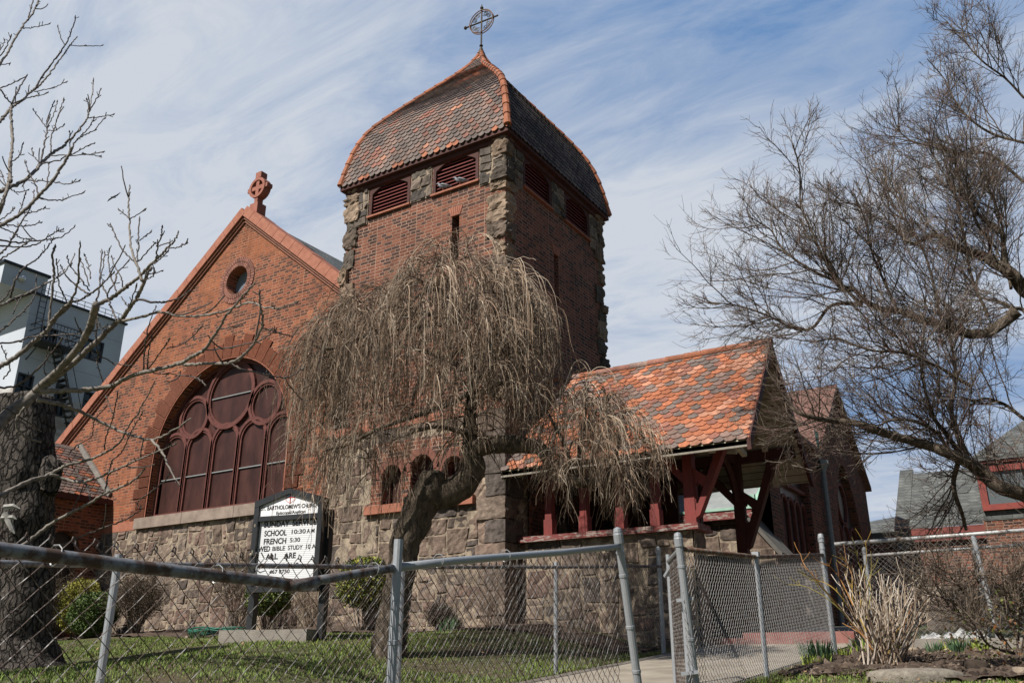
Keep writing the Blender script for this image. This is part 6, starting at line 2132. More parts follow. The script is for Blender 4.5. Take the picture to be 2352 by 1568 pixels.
def bush(label, px, d, w, z0, z1, n, size, cols, stems=True, shape=None, name='shrub', cat='shrub', dy=0.0, shell=0.4, two=None):
    g_ = gpt(px, 1430, d)
    c = g_ + np.array([0, 0, (z0 + z1) / 2])
    t = thing(name, label, cat, g_)
    mb = MB()
    foliage(mb, c, (w / 2, w / 2, (z1 - z0) / 2), n, size, cols, rs, shape, shell)
    if two:
        two(mb, g_)
    obj('foliage', mb, MT['leaf'], t)
    mb = MB()
    twiggy(mb, g_, 14, 0.5, (z1) * 0.8, rs, 2, 0.006, BRN, per=4, wig=0.25)
    obj('stems', mb, MT['dark_twig'], t)
    return t


def at_depth(px, Y):
    """horizontal distance along the view at which line of sight px meets plane Y"""
    p = onY(px, 1430, Y)
    return float(np.array([p[0], p[1], 0]) @ FWD)


d1 = at_depth(835, 11.75)
bush('clipped upright yellow-green conifer standing beside the crooked trunk', 832, d1, 0.98, 0.36, 1.2, 12000, 0.05, YEL[:3] + GRN[:2], shape=lambda P: P * np.array([1, 1, 1]) * (1 + 0.0 * P[:, 2:3]), shell=0.5)
d2 = at_depth(175, 11.3)
bush('yellow-green rounded shrub behind the dark green globe bush', 176, at_depth(176, 11.7), 0.95, 0.12, 1.3, 10000, 0.045, YEL, shell=0.5)
bush('dark green globe bush in front of the yellow-green shrub', 212, at_depth(214, 11.2), 0.98, 0.03, 0.9, 12000, 0.045, GRN, shell=0.5)
bush('small clipped green conifer seen between the two sign posts', 612, at_depth(612, 11.6), 0.85, 0.3, 0.92, 8000, 0.045, GRN + YEL[2:3], shell=0.4)


def twigbush(label, px, d, n, spread, h, rad=0.004, lev=2, per=5, cols=BRN, leafn=0, leafcol=BRN, name='twiggy_shrub', lean=(0, 0, 0), zoff=0.0, base=0.1, wig=0.3, up=1.0):
    g_ = gpt(px, 1430, d)
    t = thing(name, label, 'shrub', g_)
    mb = MB()
    twiggy(mb, g_, n, spread, h, rs, lev, rad, cols, lean, per, base, up, wig)
    obj('stems', mb, MT['dark_twig'], t)
    if leafn:
        mb = MB()
        foliage(mb, g_ + np.array([0, 0, h * 0.6]), (spread * h * 0.55, spread * h * 0.55, h * 0.42), leafn, 0.03, leafcol, rs, shell=0.2)
        obj('foliage', mb, MT['leaf'], t)
    return t


twigbush('brown bare shrub right of the green globe bush against the stone wall', 312, at_depth(312, 11.5), 60, 0.75, 1.15, 0.0045, leafn=4500)
twigbush('dark brown bare shrub beside the furrowed trunk by the annex wall', 118, at_depth(118, 11.4), 50, 0.75, 1.2, 0.0045, leafn=3500)
twigbush('tall brown twiggy shrub just left of the church sign', 545, at_depth(545, 11.9), 46, 0.45, 1.6, 0.004, leafn=500)
twigbush('pale bare shrub behind the right post of the church sign', 712, at_depth(712, 11.9), 40, 0.55, 0.95, 0.004, 1, cols=[(0.24, 0.18, 0.13), (0.17, 0.125, 0.09), (0.3, 0.24, 0.18)])
twigbush('thin leafless shrub at the tower corner behind the fence', 1120, at_depth(1120, 11.75), 34, 0.5, 0.75, 0.003, 1, cols=[(0.22, 0.165, 0.12), (0.14, 0.1, 0.075)])
twigbush('low dark matted shrub at the foot of the tower wall', 1015, at_depth(1015, 11.9), 40, 0.9, 0.42, 0.004, 2, cols=[(0.05, 0.038, 0.03), (0.08, 0.06, 0.045)], leafn=2200, leafcol=[(0.05, 0.04, 0.03), (0.08, 0.065, 0.045)])


def clump(label, c, n, h, w, cols, name='bulb_leaves', lw=0.008, group=None):
    """strap leaves of spring bulbs"""
    mb = MB()
    a = rs.uniform(0, 2 * np.pi, n)
    r = np.sqrt(rs.uniform(0, 1, n)) * w
    x, y = c[0] + np.cos(a) * r, c[1] + np.sin(a) * r
    z = gz(x, y)
    b0 = np.stack([x, y, z], 1)
    a2 = rs.uniform(0, 2 * np.pi, n)
    sd = np.stack([np.cos(a2), np.sin(a2), 0 * a2], 1) * lw
    ln = np.stack([np.cos(a), np.sin(a), 0 * a], 1) * (rs.uniform(0.0, 0.5, n) * h)[:, None]
    hh = (h * rs.uniform(0.55, 1.1, n))[:, None] * np.array([[0, 0, 1.0]])
    V = np.stack([b0 - sd, b0 + sd, b0 + sd + ln * 0.4 + hh * 0.6, b0 - sd + ln * 0.4 + hh * 0.6, b0 + ln + hh], 1).reshape(-1, 3)
    i = np.arange(n)[:, None] * 5
    col = np.array(cols)[rs.integers(0, len(cols), n)] * rs.uniform(0.75, 1.25, (n, 1))
    mb.add(V, i + np.array([[0, 1, 2, 3]]), col)
    mb.F.append(i + np.array([[3, 2, 4]]))
    mb.C.append(col)
    return obj(name, mb, MT['leaf'], label=label, cat='plant', group=group, origin=(c[0], c[1], float(gz(c[0], c[1]))))


DAF = [(0.06, 0.11, 0.05), (0.075, 0.13, 0.06), (0.045, 0.085, 0.04)]
LIM = [(0.24, 0.29, 0.05), (0.3, 0.34, 0.07), (0.17, 0.23, 0.04)]
bedY = lambda px, Y: onY(px, 1480, Y)
for lab, px, Y, n, h, w, cols in (
        ('large blue-green clump of bulb leaves at the left end of the right flower bed', 1874, 10.0, 120, 0.24, 0.15, DAF),
        ('low lime-green shoots below the large blue-green clump', 1872, 9.75, 60, 0.11, 0.16, LIM),
        ('lime-green shoots right of the large blue-green clump', 1932, 10.6, 55, 0.13, 0.16, LIM),
        ('mixed green and lime bulb shoots left of the cut-back shrub', 1985, 11.15, 90, 0.2, 0.16, DAF + LIM + LIM),
        ('lime-green shoots showing through the cut-back shrub stems', 2040, 11.3, 50, 0.14, 0.14, LIM),
        ('small dark green bulb clump just right of the cut-back shrub', 2143, 11.2, 40, 0.15, 0.07, DAF),
        ('lime-green shoots between the two dark bulb clumps on the right', 2182, 11.3, 40, 0.14, 0.09, LIM),
        ('upright dark green bulb clump below the plastic sheet', 2205, 11.0, 80, 0.2, 0.09, DAF),
        ('bright lime-green shoots beside the big bramble', 2250, 11.3, 45, 0.15, 0.1, LIM)):
    p = bedY(px, Y)
    clump(lab, (p[0], p[1]), n, h, w, cols, group='spring bulb leaves along the right flower bed')
p = gpt(1028, 1455, at_depth(1028, 11.1))
clump('grey-green bulb leaves at the edge of the tower bed', p, 60, 0.24, 0.12, DAF)
p = gpt(455, 1440, at_depth(455, 11.2))
clump('grey-green bulb leaves beside the green hose', p, 50, 0.17, 0.16, DAF)

# cut-back shrub: many pale cut stems plus long yellow shoots
cb_ = bedY(2035, 9.55)
g_ = np.array([cb_[0], cb_[1], float(gz(cb_[0], cb_[1])) + 0.02])
cut = thing('cut_back_shrub', 'cut-back shrub with many pale sawn stems and a few long yellow-orange shoots', 'shrub', g_)
mb = MB()
n = 78
a = rs.uniform(0, 2 * np.pi, n)
sp = rs.uniform(0.1, 1.0, n)
latd, depd = RGT[:2], FWD[:2]
D = np.zeros((n, 3))
D[:, :2] = np.cos(a)[:, None] * latd * (sp * 0.85)[:, None] + np.sin(a)[:, None] * depd * (sp * 0.6)[:, None] + latd * 0.12
D[:, 2] = 1
S = g_ + np.concatenate([rs.normal(0, 0.1, (n, 2)), np.zeros((n, 1))], 1)
P = grow(S, D, rs.uniform(0.4, 0.95, n), 7, rs, (0, 0, 0.3), 0.3)
pal2 = np.array([(0.30, 0.23, 0.165), (0.23, 0.17, 0.12), (0.40, 0.34, 0.28), (0.19, 0.135, 0.095)])
mb.tubes(P, np.linspace(0.0075, 0.0048, 7)[None] * rs.uniform(0.6, 1.3, (n, 1)), 6, pal2[rs.integers(0, 4, n)])
A, Dd, i, t = spawn(P, 2, rs, 0.45, 0.95, (0.3, 0.7), bias=(0, 0, 0.6))
Q = grow(A, Dd, rs.uniform(0.08, 0.28, len(A)), 4, rs, (0, 0, 0.6), 0.15)
mb.tubes(Q, 0.0042, 5, np.array([(0.56, 0.49, 0.4), (0.48, 0.4, 0.31), (0.38, 0.31, 0.24)])[rs.integers(0, 3, len(A))])
obj('stems', mb, MT['weep_twig'], cut)
mb = MB()
SH = np.array([(0.30, 0.2, 0.045), (0.33, 0.16, 0.05), (0.24, 0.2, 0.06), (0.22, 0.12, 0.06)])
for q in ([(2010, 1500), (1960, 1430), (1900, 1360), (1850, 1300), (1838, 1270)], [(2000, 1490), (1930, 1400), (1860, 1350), (1800, 1340)], [(2005, 1490), (1975, 1400), (1960, 1330), (1945, 1290), (1938, 1250)],
          [(1990, 1450), (1960, 1380), (1955, 1310), (1930, 1270)], [(1985, 1440), (1975, 1350), (1990, 1290), (1988, 1240)], [(1960, 1390), (1930, 1330), (1905, 1300), (1880, 1290)], [(1990, 1420), (2000, 1350), (1975, 1300), (1960, 1240)],
          [(1930, 1400), (1870, 1330), (1830, 1310)], [(2000, 1480), (1940, 1380), (1900, 1340), (1858, 1330)], [(1975, 1390), (1998, 1330), (2002, 1290)], [(2060, 1480), (2090, 1400), (2110, 1350)], [(2020, 1500), (1985, 1460), (1935, 1430)], [(2040, 1500), (2060, 1450), (2085, 1420)]):
    dd = float(g_ @ FWD)
    P = polyline3([at(x, y, dd + 0.15 * math.sin(j * 2 + q[0][0])) for j, (x, y) in enumerate(q)], 18)
    cq = SH[rs.integers(0, 4)]
    mb.tube(P, np.linspace(0.0062, 0.003, len(P)), 5, cq)
    A, Dd, i, t = spawn(P[None], 5, rs, 0.3, 1.0, (0.4, 0.8), bias=(0, 0, 0.5))
    Q = grow(A, Dd, rs.uniform(0.04, 0.2, 5), 4, rs, (0, 0, 0.5), 0.2)
    mb.tubes(Q, 0.0026, 4, cq)
obj('shoots', mb, MT['weep_twig'], cut)

# big bramble at the right edge
bb = bedY(2300, 9.3)
g_ = np.array([bb[0], bb[1], float(gz(bb[0], bb[1])) + 0.02])
br_ = thing('bramble', 'big tangled dark bramble bush at the right edge with sparse green leaves', 'shrub', g_)
mb = MB()
for q, r0 in (([(2330, 1500), (2270, 1480), (2240, 1430), (2200, 1390), (2160, 1370), (2120, 1360)], 0.013), ([(2330, 1500), (2290, 1440), (2280, 1380), (2250, 1340), (2230, 1310)], 0.011), ([(2340, 1510), (2330, 1430), (2310, 1370), (2300, 1310)], 0.01),
              ([(2345, 1500), (2360, 1420), (2380, 1350), (2400, 1300)], 0.01), ([(2320, 1490), (2260, 1420), (2190, 1400), (2140, 1330)], 0.009), ([(2300, 1470), (2230, 1380), (2180, 1320), (2150, 1300)], 0.008), ([(2340, 1470), (2340, 1380), (2345, 1300)], 0.008)):
    dd = float(g_ @ FWD)
    P = polyline3([at(x, y, dd + 0.2 * math.sin(j * 1.7 + q[1][0])) for j, (x, y) in enumerate(q)], 24)
    mb.tube(P, np.linspace(r0, 0.004, len(P)), 6, BRN[0])
    A, Dd, i, t = spawn(P[None], 34, rs, 0.2, 1.0, (0.5, 1.2), bias=(0, 0, 0.4))
    Q = grow(A, Dd, rs.uniform(0.12, 0.45, 34), 6, rs, (0, 0, 0.5), 0.45)
    mb.tubes(Q, np.linspace(0.0045, 0.0025, 6)[None], 4, np.array(BRN)[rs.integers(0, 4, 34)])
    A, Dd, i, t = spawn(Q, 8, rs, 0.2, 1.0, (0.5, 1.1), bias=(0, 0, 0.3))
    Q2 = grow(A, Dd, rs.uniform(0.05, 0.2, len(A)), 4, rs, (0, 0, 0.4), 0.4)
    mb.tubes(Q2, 0.0021, 3, np.array(BRN)[rs.integers(0, 4, len(A))] * 1.2)
obj('stems', mb, MT['dark_twig'], br_)
mb = MB()
foliage(mb, g_ + np.array([0, 0, 0.3]), (0.55, 0.4, 0.35), 650, 0.035, [(0.07, 0.09, 0.02), (0.12, 0.13, 0.03), (0.2, 0.09, 0.03), (0.16, 0.13, 0.08)], rs, shell=0.1)
obj('foliage', mb, MT['leaf'], br_)

# flat stone, plastic sheet, hose, loose stones
mb = MB()
p0 = onY(2103, 1540, 8.3)
sc0 = np.array([p0[0], p0[1], float(gz(p0[0], p0[1])) + 0.035])
V, F = [], []
ring_n = 28
for lvl, (k, z) in enumerate(((1.0, -0.05), (1.03, 0.0), (0.95, 0.035), (0.7, 0.052), (0.35, 0.06))):
    for j in range(ring_n):
        a = 2 * math.pi * j / ring_n
        rr = k * (1 + 0.09 * math.sin(2 * a + 1) + 0.06 * mnoise.noise(Vector((math.cos(a) * 2, math.sin(a) * 2, lvl * 0.3))))
        q = sc0 + np.array([*(RGT[:2] * 0.37 * rr * math.cos(a) + FWD[:2] * 0.24 * rr * math.sin(a)), z + 0.012 * mnoise.noise(Vector((math.cos(a) * 3 * k, math.sin(a) * 3 * k, 2)))])
        V.append(q)
V.append(sc0 + np.array([0, 0, 0.062]))
for l in range(4):
    for j in range(ring_n):
        F.append((l * ring_n + j, l * ring_n + (j + 1) % ring_n, (l + 1) * ring_n + (j + 1) % ring_n, (l + 1) * ring_n + j))
F += [(4 * ring_n + j, 4 * ring_n + (j + 1) % ring_n, 5 * ring_n) for j in range(ring_n)]
mb.add(V, F)
obj('flat_stone', mb, simple('pitted_stone', (0.17, 0.145, 0.115), (0.3, 0.265, 0.215), 22, 0.95, bumpy=0.7, bscale=90), smooth=True, label='flat rounded pale stone slab lying between the lawn and bare soil', cat='stone', origin=sc0)
mb = MB()
p0 = onY(2190, 1450, 12.4)
V = []
for b_ in range(13):
    for a_ in range(17):
        u, v = a_ / 16 - .5, b_ / 12 - .5
        x, y = p0[0] + u * 0.75, p0[1] + v * 0.5
        z = float(gz(x, y)) + 0.06 + 0.13 * abs(mnoise.noise(Vector((u * 5, v * 6, 3.0)))) * 1.6 + 0.05 * mnoise.noise(Vector((u * 14, v * 14, 8)))
        V.append((x, y, z))
F = [(b_ * 17 + a_, b_ * 17 + a_ + 1, b_ * 17 + a_ + 18, b_ * 17 + a_ + 17) for b_ in range(12) for a_ in range(16)]
mb.add(V, F)
obj('plastic_sheet', mb, simple('dirty_clear_plastic', (0.42, 0.42, 0.40), (0.58, 0.58, 0.57), 9, 0.3, spec=0.6), smooth=True, label='crumpled pale plastic sheet lying behind the bed fence', cat='plastic sheet', origin=(p0[0], p0[1], float(gz(p0[0], p0[1]))))
mb = MB()
p0 = gpt(495, 1437, at_depth(495, 11.75))
th = np.linspace(0, 2 * math.pi * 7, 240)
P = np.array([p0 + np.array([(0.62 + 0.1 * math.sin(t * 0.37)) * math.cos(t) + 0.12 * math.sin(t * 0.7), (0.22 + 0.04 * math.sin(t * 0.9)) * math.sin(t), 0.05 + 0.015 * t / 6.28 + 0.025 * math.sin(t * 2.3 + t * 0.11)]) for t in th])
mb.tube(P, 0.014, 7)
obj('garden_hose', mb, simple('green_hose', (0.018, 0.09, 0.058), (0.03, 0.14, 0.1), 5, 0.45), smooth=True, label='green garden hose coiled loosely at the foot of the stone wall', cat='hose', origin=p0)
n = 0
for lab, px, Y, s_ in (('small pale stone at the kerb behind the cut-back shrub', 2095, 11.2, 0.09), ('rounded tan stone near the bottom right corner', 2330, 8.7, 0.1), ('pale pebble by the hose at the lawn edge', 428, 11.1, 0.07), ('buff pebble in the soil left of the flat stone', 1995, 8.9, 0.06), ('dark broken root lump at the bramble foot', 2235, 9.0, 0.14)):
    mb = MB()
    p0 = onY(px, 1480, Y)
    c0 = (p0[0], p0[1], float(gz(p0[0], p0[1])) + s_ * 0.35)
    rock(mb, c0, (s_ * 1.3, s_, s_ * 0.8), px, 0.7, 0.15, 5, (0.3, 0.24, 0.18) if 'dark' not in lab else (0.08, 0.06, 0.045))
    obj('garden_stone', mb, MT['stone'], smooth=True, label=lab, cat='stone', origin=c0)
# crumbs of soil
mb = MB()
n = 2600
x, y = rs.uniform(-2.5, 1.6, n), rs.uniform(8.35, 11.5, n)
kx = rs.random(n) < 0.8
z = gz(x, y) + 0.03
s_ = rs.gamma(1.6, 0.009, n)[:, None] + 0.006
c = np.stack([x, y, z], 1)
oc = np.array([(1, 0, 0), (0, 1, 0), (-1, 0, 0), (0, -1, 0), (0, 0, 0.9), (0, 0, -0.6)], float)
V = c[:, None, :] + oc[None] * s_[:, None, :] * rs.uniform(0.6, 1.4, (n, 6, 1))
tri = np.array([(0, 1, 4), (1, 2, 4), (2, 3, 4), (3, 0, 4), (1, 0, 5), (2, 1, 5), (3, 2, 5), (0, 3, 5)])
F = (np.arange(n)[:, None, None] * 6 + tri[None]).reshape(-1, 3)
cc = np.array([(0.075, 0.052, 0.038), (0.11, 0.08, 0.058), (0.05, 0.036, 0.027), (0.17, 0.13, 0.1)])[rs.integers(0, 4, n)]
mb.add(V.reshape(-1, 3), F, np.repeat(cc, 8, axis=0))
obj('soil_crumbs', mb, MT['stone'], kind='stuff', label='crumbly clods of bare soil and grit in the flower bed', cat='soil')
# scattered dead leaves: uncountable litter
mb = MB()
n = 900
x = np.concatenate([rs.uniform(-2.5, 1.5, 500), rs.uniform(-14, -5, 400)])
y = np.concatenate([rs.uniform(7.2, 11.6, 500), rs.uniform(5, 12, 400)])
z = gz(x, y) + 0.05
a = rs.uniform(0, 6.28, n)
s_ = rs.uniform(0.008, 0.03, n)[:, None]
u = np.stack([np.cos(a), np.sin(a), rs.normal(0, .3, n)], 1) * s_
v = np.stack([-np.sin(a), np.cos(a), rs.normal(0, .3, n)], 1) * s_ * 0.6
c = np.stack([x, y, z], 1)
mb.add(np.stack([c - u, c + v, c + u, c - v], 1).reshape(-1, 3), np.arange(4 * n).reshape(n, 4), np.array([(0.2, 0.14, 0.09), (0.27, 0.17, 0.09), (0.12, 0.085, 0.06), (0.3, 0.24, 0.18)])[rs.integers(0, 4, n)])
obj('leaf_litter', mb, MT['leaf'], kind='stuff', label='scattered dead leaves on the soil and lawn', cat='leaves')

# ================================================================ BUILDINGS BEYOND
# grey apartment block far left
BX = -45.0
q = lambda x, y: onX(x, y, BX)
Y0, Y1, ZT = 22.35, 27.95, 20.2
apt = thing('apartment_building', 'grey rendered apartment block with black fire escape and peeling white-painted brick below', 'building', (BX - 5, 24, 2))
BT = PX(BX)
wins = {'w1': ((185, 773), (237, 834)), 'w2': ((122, 874), (152, 963)), 'w3': ((190, 895), (232, 950)), 'w4': ((26, 850), (75, 920)), 'dr': ((92, 745), (133, 790))}
rect = {}
for k, ((x0, y0), (x1, y1)) in wins.items():
    a, b_ = q(x0, (y0 + y1) / 2), q(x1, (y0 + y1) / 2)
    zt, zb = q((x0 + x1) / 2, y0 + 6)[2], q((x0 + x1) / 2, y1 - 6)[2]
    rect[k] = (max(a[1], Y0 + 0.1), b_[1], zb, zt)
mb = MB()
hl = [[(y0, zb), (y0, zt), (y1, zt), (y1, zb)] for y0, y1, zb, zt in rect.values() if y0 < y1]
ZM = 15.0
wall(mb, BT, [(Y0, 1), (Y0, ZT), (Y1, ZT), (Y1, 1)], hl, 0.15)
mb.poly([(BX, Y0, 1), (BX - 12, Y0, 1), (BX - 12, Y0, ZT), (BX, Y0, ZT)])
mb.poly([(BX, Y1, 1), (BX - 12, Y1, 1), (BX - 12, Y1, ZT), (BX, Y1, ZT)])
m, nt, b = mat('grey_render', 0.9)
g = nd(nt, 'ShaderNodeNewGeometry').outputs['Position']
p = nd(nt, 'ShaderNodeSeparateXYZ', {0: g})
br2 = nd(nt, 'ShaderNodeTexBrick', {'Vector': nd(nt, 'ShaderNodeCombineXYZ', {0: p.outputs[1], 1: p.outputs[2], 2: 0.0}).outputs[0], 'Color1': (0.44, 0.43, 0.41, 1), 'Color2': (0.54, 0.53, 0.51, 1), 'Mortar': (0.42, 0.4, 0.38, 1), 'Scale': 1.0, 'Mortar Size': 0.012, 'Brick Width': 0.24, 'Row Height': 0.09})
peel = ramp(nt, noise(nt, nd(nt, 'ShaderNodeMapping', {0: g, 'Scale': (1, 1, 2)}).outputs[0], 0.7, 7, 0.7), [(0.5, (0, 0, 0)), (0.57, (1, 1, 1))])
low_ = mixc(nt, peel, br2.outputs[0], (0.34, 0.3, 0.27))
up_ = ramp(nt, noise(nt, g, 0.5, 5), [(0.35, (0.44, 0.48, 0.53)), (0.65, (0.52, 0.56, 0.61))])
jz = mth(nt, 'LESS_THAN', mth(nt, 'FRACT', mth(nt, 'MULTIPLY', p.outputs[2], 0.42)), 0.012)
up_ = mixc(nt, jz, up_, (0.3, 0.31, 0.33))
sel = mth(nt, 'GREATER_THAN', mth(nt, 'ADD', p.outputs[2], mth(nt, 'MULTIPLY', noise(nt, g, 0.8, 5), 0.7)), ZM + 0.35)
nt.links.new(mixc(nt, sel, low_, up_), b.inputs['Base Color'])
MT['render'] = m
obj('wall', mb, MT['render'], apt)
mb = MB()
P0 = 20.6
mb.hexa([(BX - 6, P0, ZT), (BX, P0, ZT), (BX, 23.0, ZT), (BX - 6, 23.0, ZT), (BX - 6, P0, 21.35), (BX, P0, 21.35), (BX, 23.0, 21.35), (BX - 6, 23.0, 21.35)])
ph = obj('penthouse', mb, MT['render'], apt)
mb = MB()
mb.box((BX - 6.1, P0 - 0.1, 21.35), (BX + 0.1, 23.1, 21.5))
mb.box((BX - 12.1, Y0 - 0.1, ZT), (BX + 0.1, Y1 + 0.1, ZT + 0.12))
obj('parapet', mb, MT['black'], apt)
mb = MB()
mb.lathe((BX + 0.02, 21.6, 20.75), [(0, 0), (0.16, 0.02), (0.18, 0.2), (0.1, 0.28), (0, 0.3)], 10, (1, -0.3, 0))
obj('vent', mb, simple('bright_vent', (0.6, 0.6, 0.6), rough=0.3, metal=0.5), apt)
for k, (y0, y1, zb, zt) in rect.items():
    if y0 >= y1:
        continue
    mb = MB()
    mb.poly([(BX - 0.13, y0, zb), (BX - 0.13, y1, zb), (BX - 0.13, y1, zt), (BX - 0.13, y0, zt)])
    w_ = obj('window' if k != 'dr' else 'door', mb, glassish('dim_glass', (0.1, 0.13, 0.16), 0.1) if k == 'w1' else MT['glass'], apt)
    mb = MB()
    f_ = 0.09
    for a, b_, c, d in ((y0, y1, zb, zb + f_), (y0, y1, zt - f_, zt), (y0, y0 + f_, zb + f_, zt - f_), (y1 - f_, y1, zb + f_, zt - f_), ((y0 + y1) / 2 - .04, (y0 + y1) / 2 + .04, zb + f_, zt - f_), (y0 + f_, (y0 + y1) / 2 - .04, (zb + zt) / 2 - .04, (zb + zt) / 2 + .04), ((y0 + y1) / 2 + .04, y1 - f_, (zb + zt) / 2 - .04, (zb + zt) / 2 + .04)):
        mb.box((BX - 0.12, a, c), (BX + 0.02, b_, d))
    obj('frame', mb, MT['black'], w_)
mb = MB()
bars = lambda a, b_, r=0.035: mb.tube([a, b_], r, 4)
fy0, fy1, fz = q(62, 790)[1], q(150, 795)[1], q(105, 800)[2]
mb.box((BX + 0.02, fy0, fz - 0.08), (BX + 1.3, fy1, fz))
for z in (0.35, 0.7, 1.05):
    bars((BX + 1.28, fy0, fz + z), (BX + 1.28, fy1, fz + z))
    bars((BX, fy0, fz + z), (BX + 1.28, fy0, fz + z))
    bars((BX, fy1, fz + z), (BX + 1.28, fy1, fz + z))
for t in np.linspace(0, 1, 12):
    y = fy0 + (fy1 - fy0) * t
    bars((BX + 1.28, y, fz), (BX + 1.28, y, fz + 1.05), 0.022)
bars((BX + 0.0, fy0 + .1, fz - 0.9), (BX + 1.2, fy0 + .1, fz - 0.1), 0.04)
bars((BX + 0.0, fy1 - .1, fz - 0.9), (BX + 1.2, fy1 - .1, fz - 0.1), 0.04)
# ladder to the roof
l0, l1 = q(75, 745)[1], q(91, 745)[1]
for y in (l0, l1):
    bars((BX + 0.25, y, fz + 0.9), (BX + 0.25, y, ZT + 0.9), 0.03)
for z in np.arange(fz + 1.1, ZT + 0.6, 0.33):
    bars((BX + 0.25, l0, z), (BX + 0.25, l1, z), 0.02)
# stair down
a_, b_ = np.array([BX + 0.7, fy1 - 0.9, fz]), np.array([BX + 0.7, fy1 + 1.6, fz - 6.2])
for off in (-0.35, 0.35):
    bars(a_ + (off, 0, 0), b_ + (off, 0, 0), 0.06)
    bars(a_ + (off, 0.3, 0.7), b_ + (off, 0.3, 0.7), 0.025)
for t in np.linspace(0.03, 0.97, 20):
    c = a_ + (b_ - a_) * t
    mb.box(c + (-0.35, -0.14, -0.03), c + (0.35, 0.14, 0.03))
# roof railing
yy = np.linspace(23.2, Y1, 12)
for z in (0.35, 0.6):
    bars((BX - 0.1, 23.1, ZT + z), (BX - 0.1, Y1, ZT + z), 0.02)
for y in yy:
    bars((BX - 0.1, y, ZT + .1), (BX - 0.1, y, ZT + 0.6), 0.02)
obj('fire_escape', mb, MT['black'], apt)
mb = MB()
mb.tube([(BX + 0.12, Y1 - 0.12, 17.2), (BX + 0.12, Y1 - 0.12, 12)], 0.11, 8)
mb.tube([(BX - 0.1, Y1 + 0.05, 17.3), (BX + 0.12, Y1 - 0.12, 17.2)], 0.11, 8)
mb.tube([(BX + 0.15, q(14, 950)[1] + 1.2, 14.6), (BX + 0.15, q(14, 950)[1] + 1.2, 5)], 0.2, 8)
obj('downpipe', mb, simple('pale_pipe', (0.4, 0.46, 0.5), rough=0.5), apt)

# parish house behind the right-hand fences
HY = 28.0
hz = thing('parish_house', 'slate-roofed red brick house with red-framed dormer windows behind the bare tree', 'house', (0, HY, 2))
mb = MB()
mb.box((-3.9, HY, 1.5), (-0.6, HY + 5, 5.12))
mb.box((-1.95, HY - 1.0, 1.5), (4.5, HY + 5, 5.2))
hw_ = obj('wall', mb, MT['brick'], hz)
mb = MB()
mb.hexa([(-4.0, HY - 0.2, 5.18), (-0.5, HY - 0.2, 5.18), (-0.5, HY + 2.3, 7.15), (-4.0, HY + 2.3, 7.15), (-4.0, HY - 0.2, 5.26), (-0.5, HY - 0.2, 5.26), (-0.5, HY + 2.3, 7.23), (-4.0, HY + 2.3, 7.23)])
mb.hexa([(-2.0, HY - 1.2, 6.75), (4.8, HY - 1.2, 6.75), (4.8, HY + 2.6, 9.2), (0.6, HY + 2.6, 9.2), (-2.0, HY - 1.2, 6.85), (4.8, HY - 1.2, 6.85), (4.8, HY + 2.6, 9.3), (0.6, HY + 2.6, 9.3)])
mb.poly([(-2.0, HY - 1.2, 6.8), (0.6, HY + 2.6, 9.25), (-2.0, HY + 6, 6.8)])
obj('roof', mb, MT['slate'], hz)
mb = MB()
mb.hexa([(-4.35, HY - 0.3, 4.6), (-3.95, HY - 0.3, 4.6), (-3.95, HY + 2.5, 4.6), (-4.35, HY + 2.5, 4.6), (-4.35, HY - 0.3, 5.2), (-3.95, HY - 0.3, 5.2), (-3.95, HY + 2.5, 7.42), (-4.35, HY + 2.5, 7.42)])
obj('parapet', mb, MT['slate'], hz)
mb = MB()
mb.box((-4.0, HY - 0.22, 4.98), (-1.9, HY + 0.02, 5.17))
mb.box((-4.0, HY - 0.14, 4.8), (-1.9, HY + 0.02, 4.96))
mb.box((-2.05, HY - 1.15, 6.68), (4.8, HY - 0.95, 6.76))
obj('cornice', mb, simple('red_cornice_paint', (0.2, 0.05, 0.038), (0.14, 0.04, 0.032), 5, 0.6), hz)
for x0, x1, z0, z1 in ((-1.8, -0.35, 5.5, 6.5), (-0.1, 1.3, 5.5, 6.5)):
    mb = MB()
    mb.poly([(x0, HY - 1.06, z0), (x1, HY - 1.06, z0), (x1, HY - 1.06, z1), (x0, HY - 1.06, z1)])
    dw = obj('dormer_window', mb, glassish('reflecting_glass', (0.10, 0.115, 0.12), 0.2), hz)
    mb = MB()
    for a, b_, c, d in ((x0 - .1, x1 + .1, z0 - .1, z0 + .06), (x0 - .1, x1 + .1, z1 - .06, z1 + .1), (x0 - .1, x0 + .07, z0 + .06, z1 - .06), (x1 - .07, x1 + .1, z0 + .06, z1 - .06)):
        mb.box((a, HY - 1.14, c), (b_, HY - 1.03, d))
    obj('frame', mb, simple('red_window_frame', (0.24, 0.045, 0.032), (0.17, 0.035, 0.028), 5, 0.6), dw)
mb = MB()
mb.box((-1.93, HY - 1.02, 5.15), (4.5, HY - 0.98, 6.7))
obj('dormer_cheek', mb, MT['slate'], hz)
hs = thing('low_outbuilding', 'low shaded brick outbuilding with a grey shingle roof between the transept and the slate-roofed house', 'outbuilding', (-4.5, 27.9, 2))
mb = MB()
mb.box((-7.5, 28.0, 1.5), (-3.92, 31, 4.9))
obj('wall', mb, MT['shaded_brick'], hs)  # brick colour darkened for the transept's shadow
mb = MB()
mb.hexa([(-7.0, 29.0, 5.2), (-3.6, 29.0, 5.3), (-3.6, 31, 6.1), (-7.0, 31, 5.7), (-7.0, 29.0, 5.26), (-3.6, 29.0, 5.36), (-3.6, 31, 6.16), (-7.0, 31, 5.76)])
mb.box((-7.5, 27.92, 4.9), (-3.9, 31, 5.15))
obj('roof', mb, MT['slate'], hs)
mb = MB()
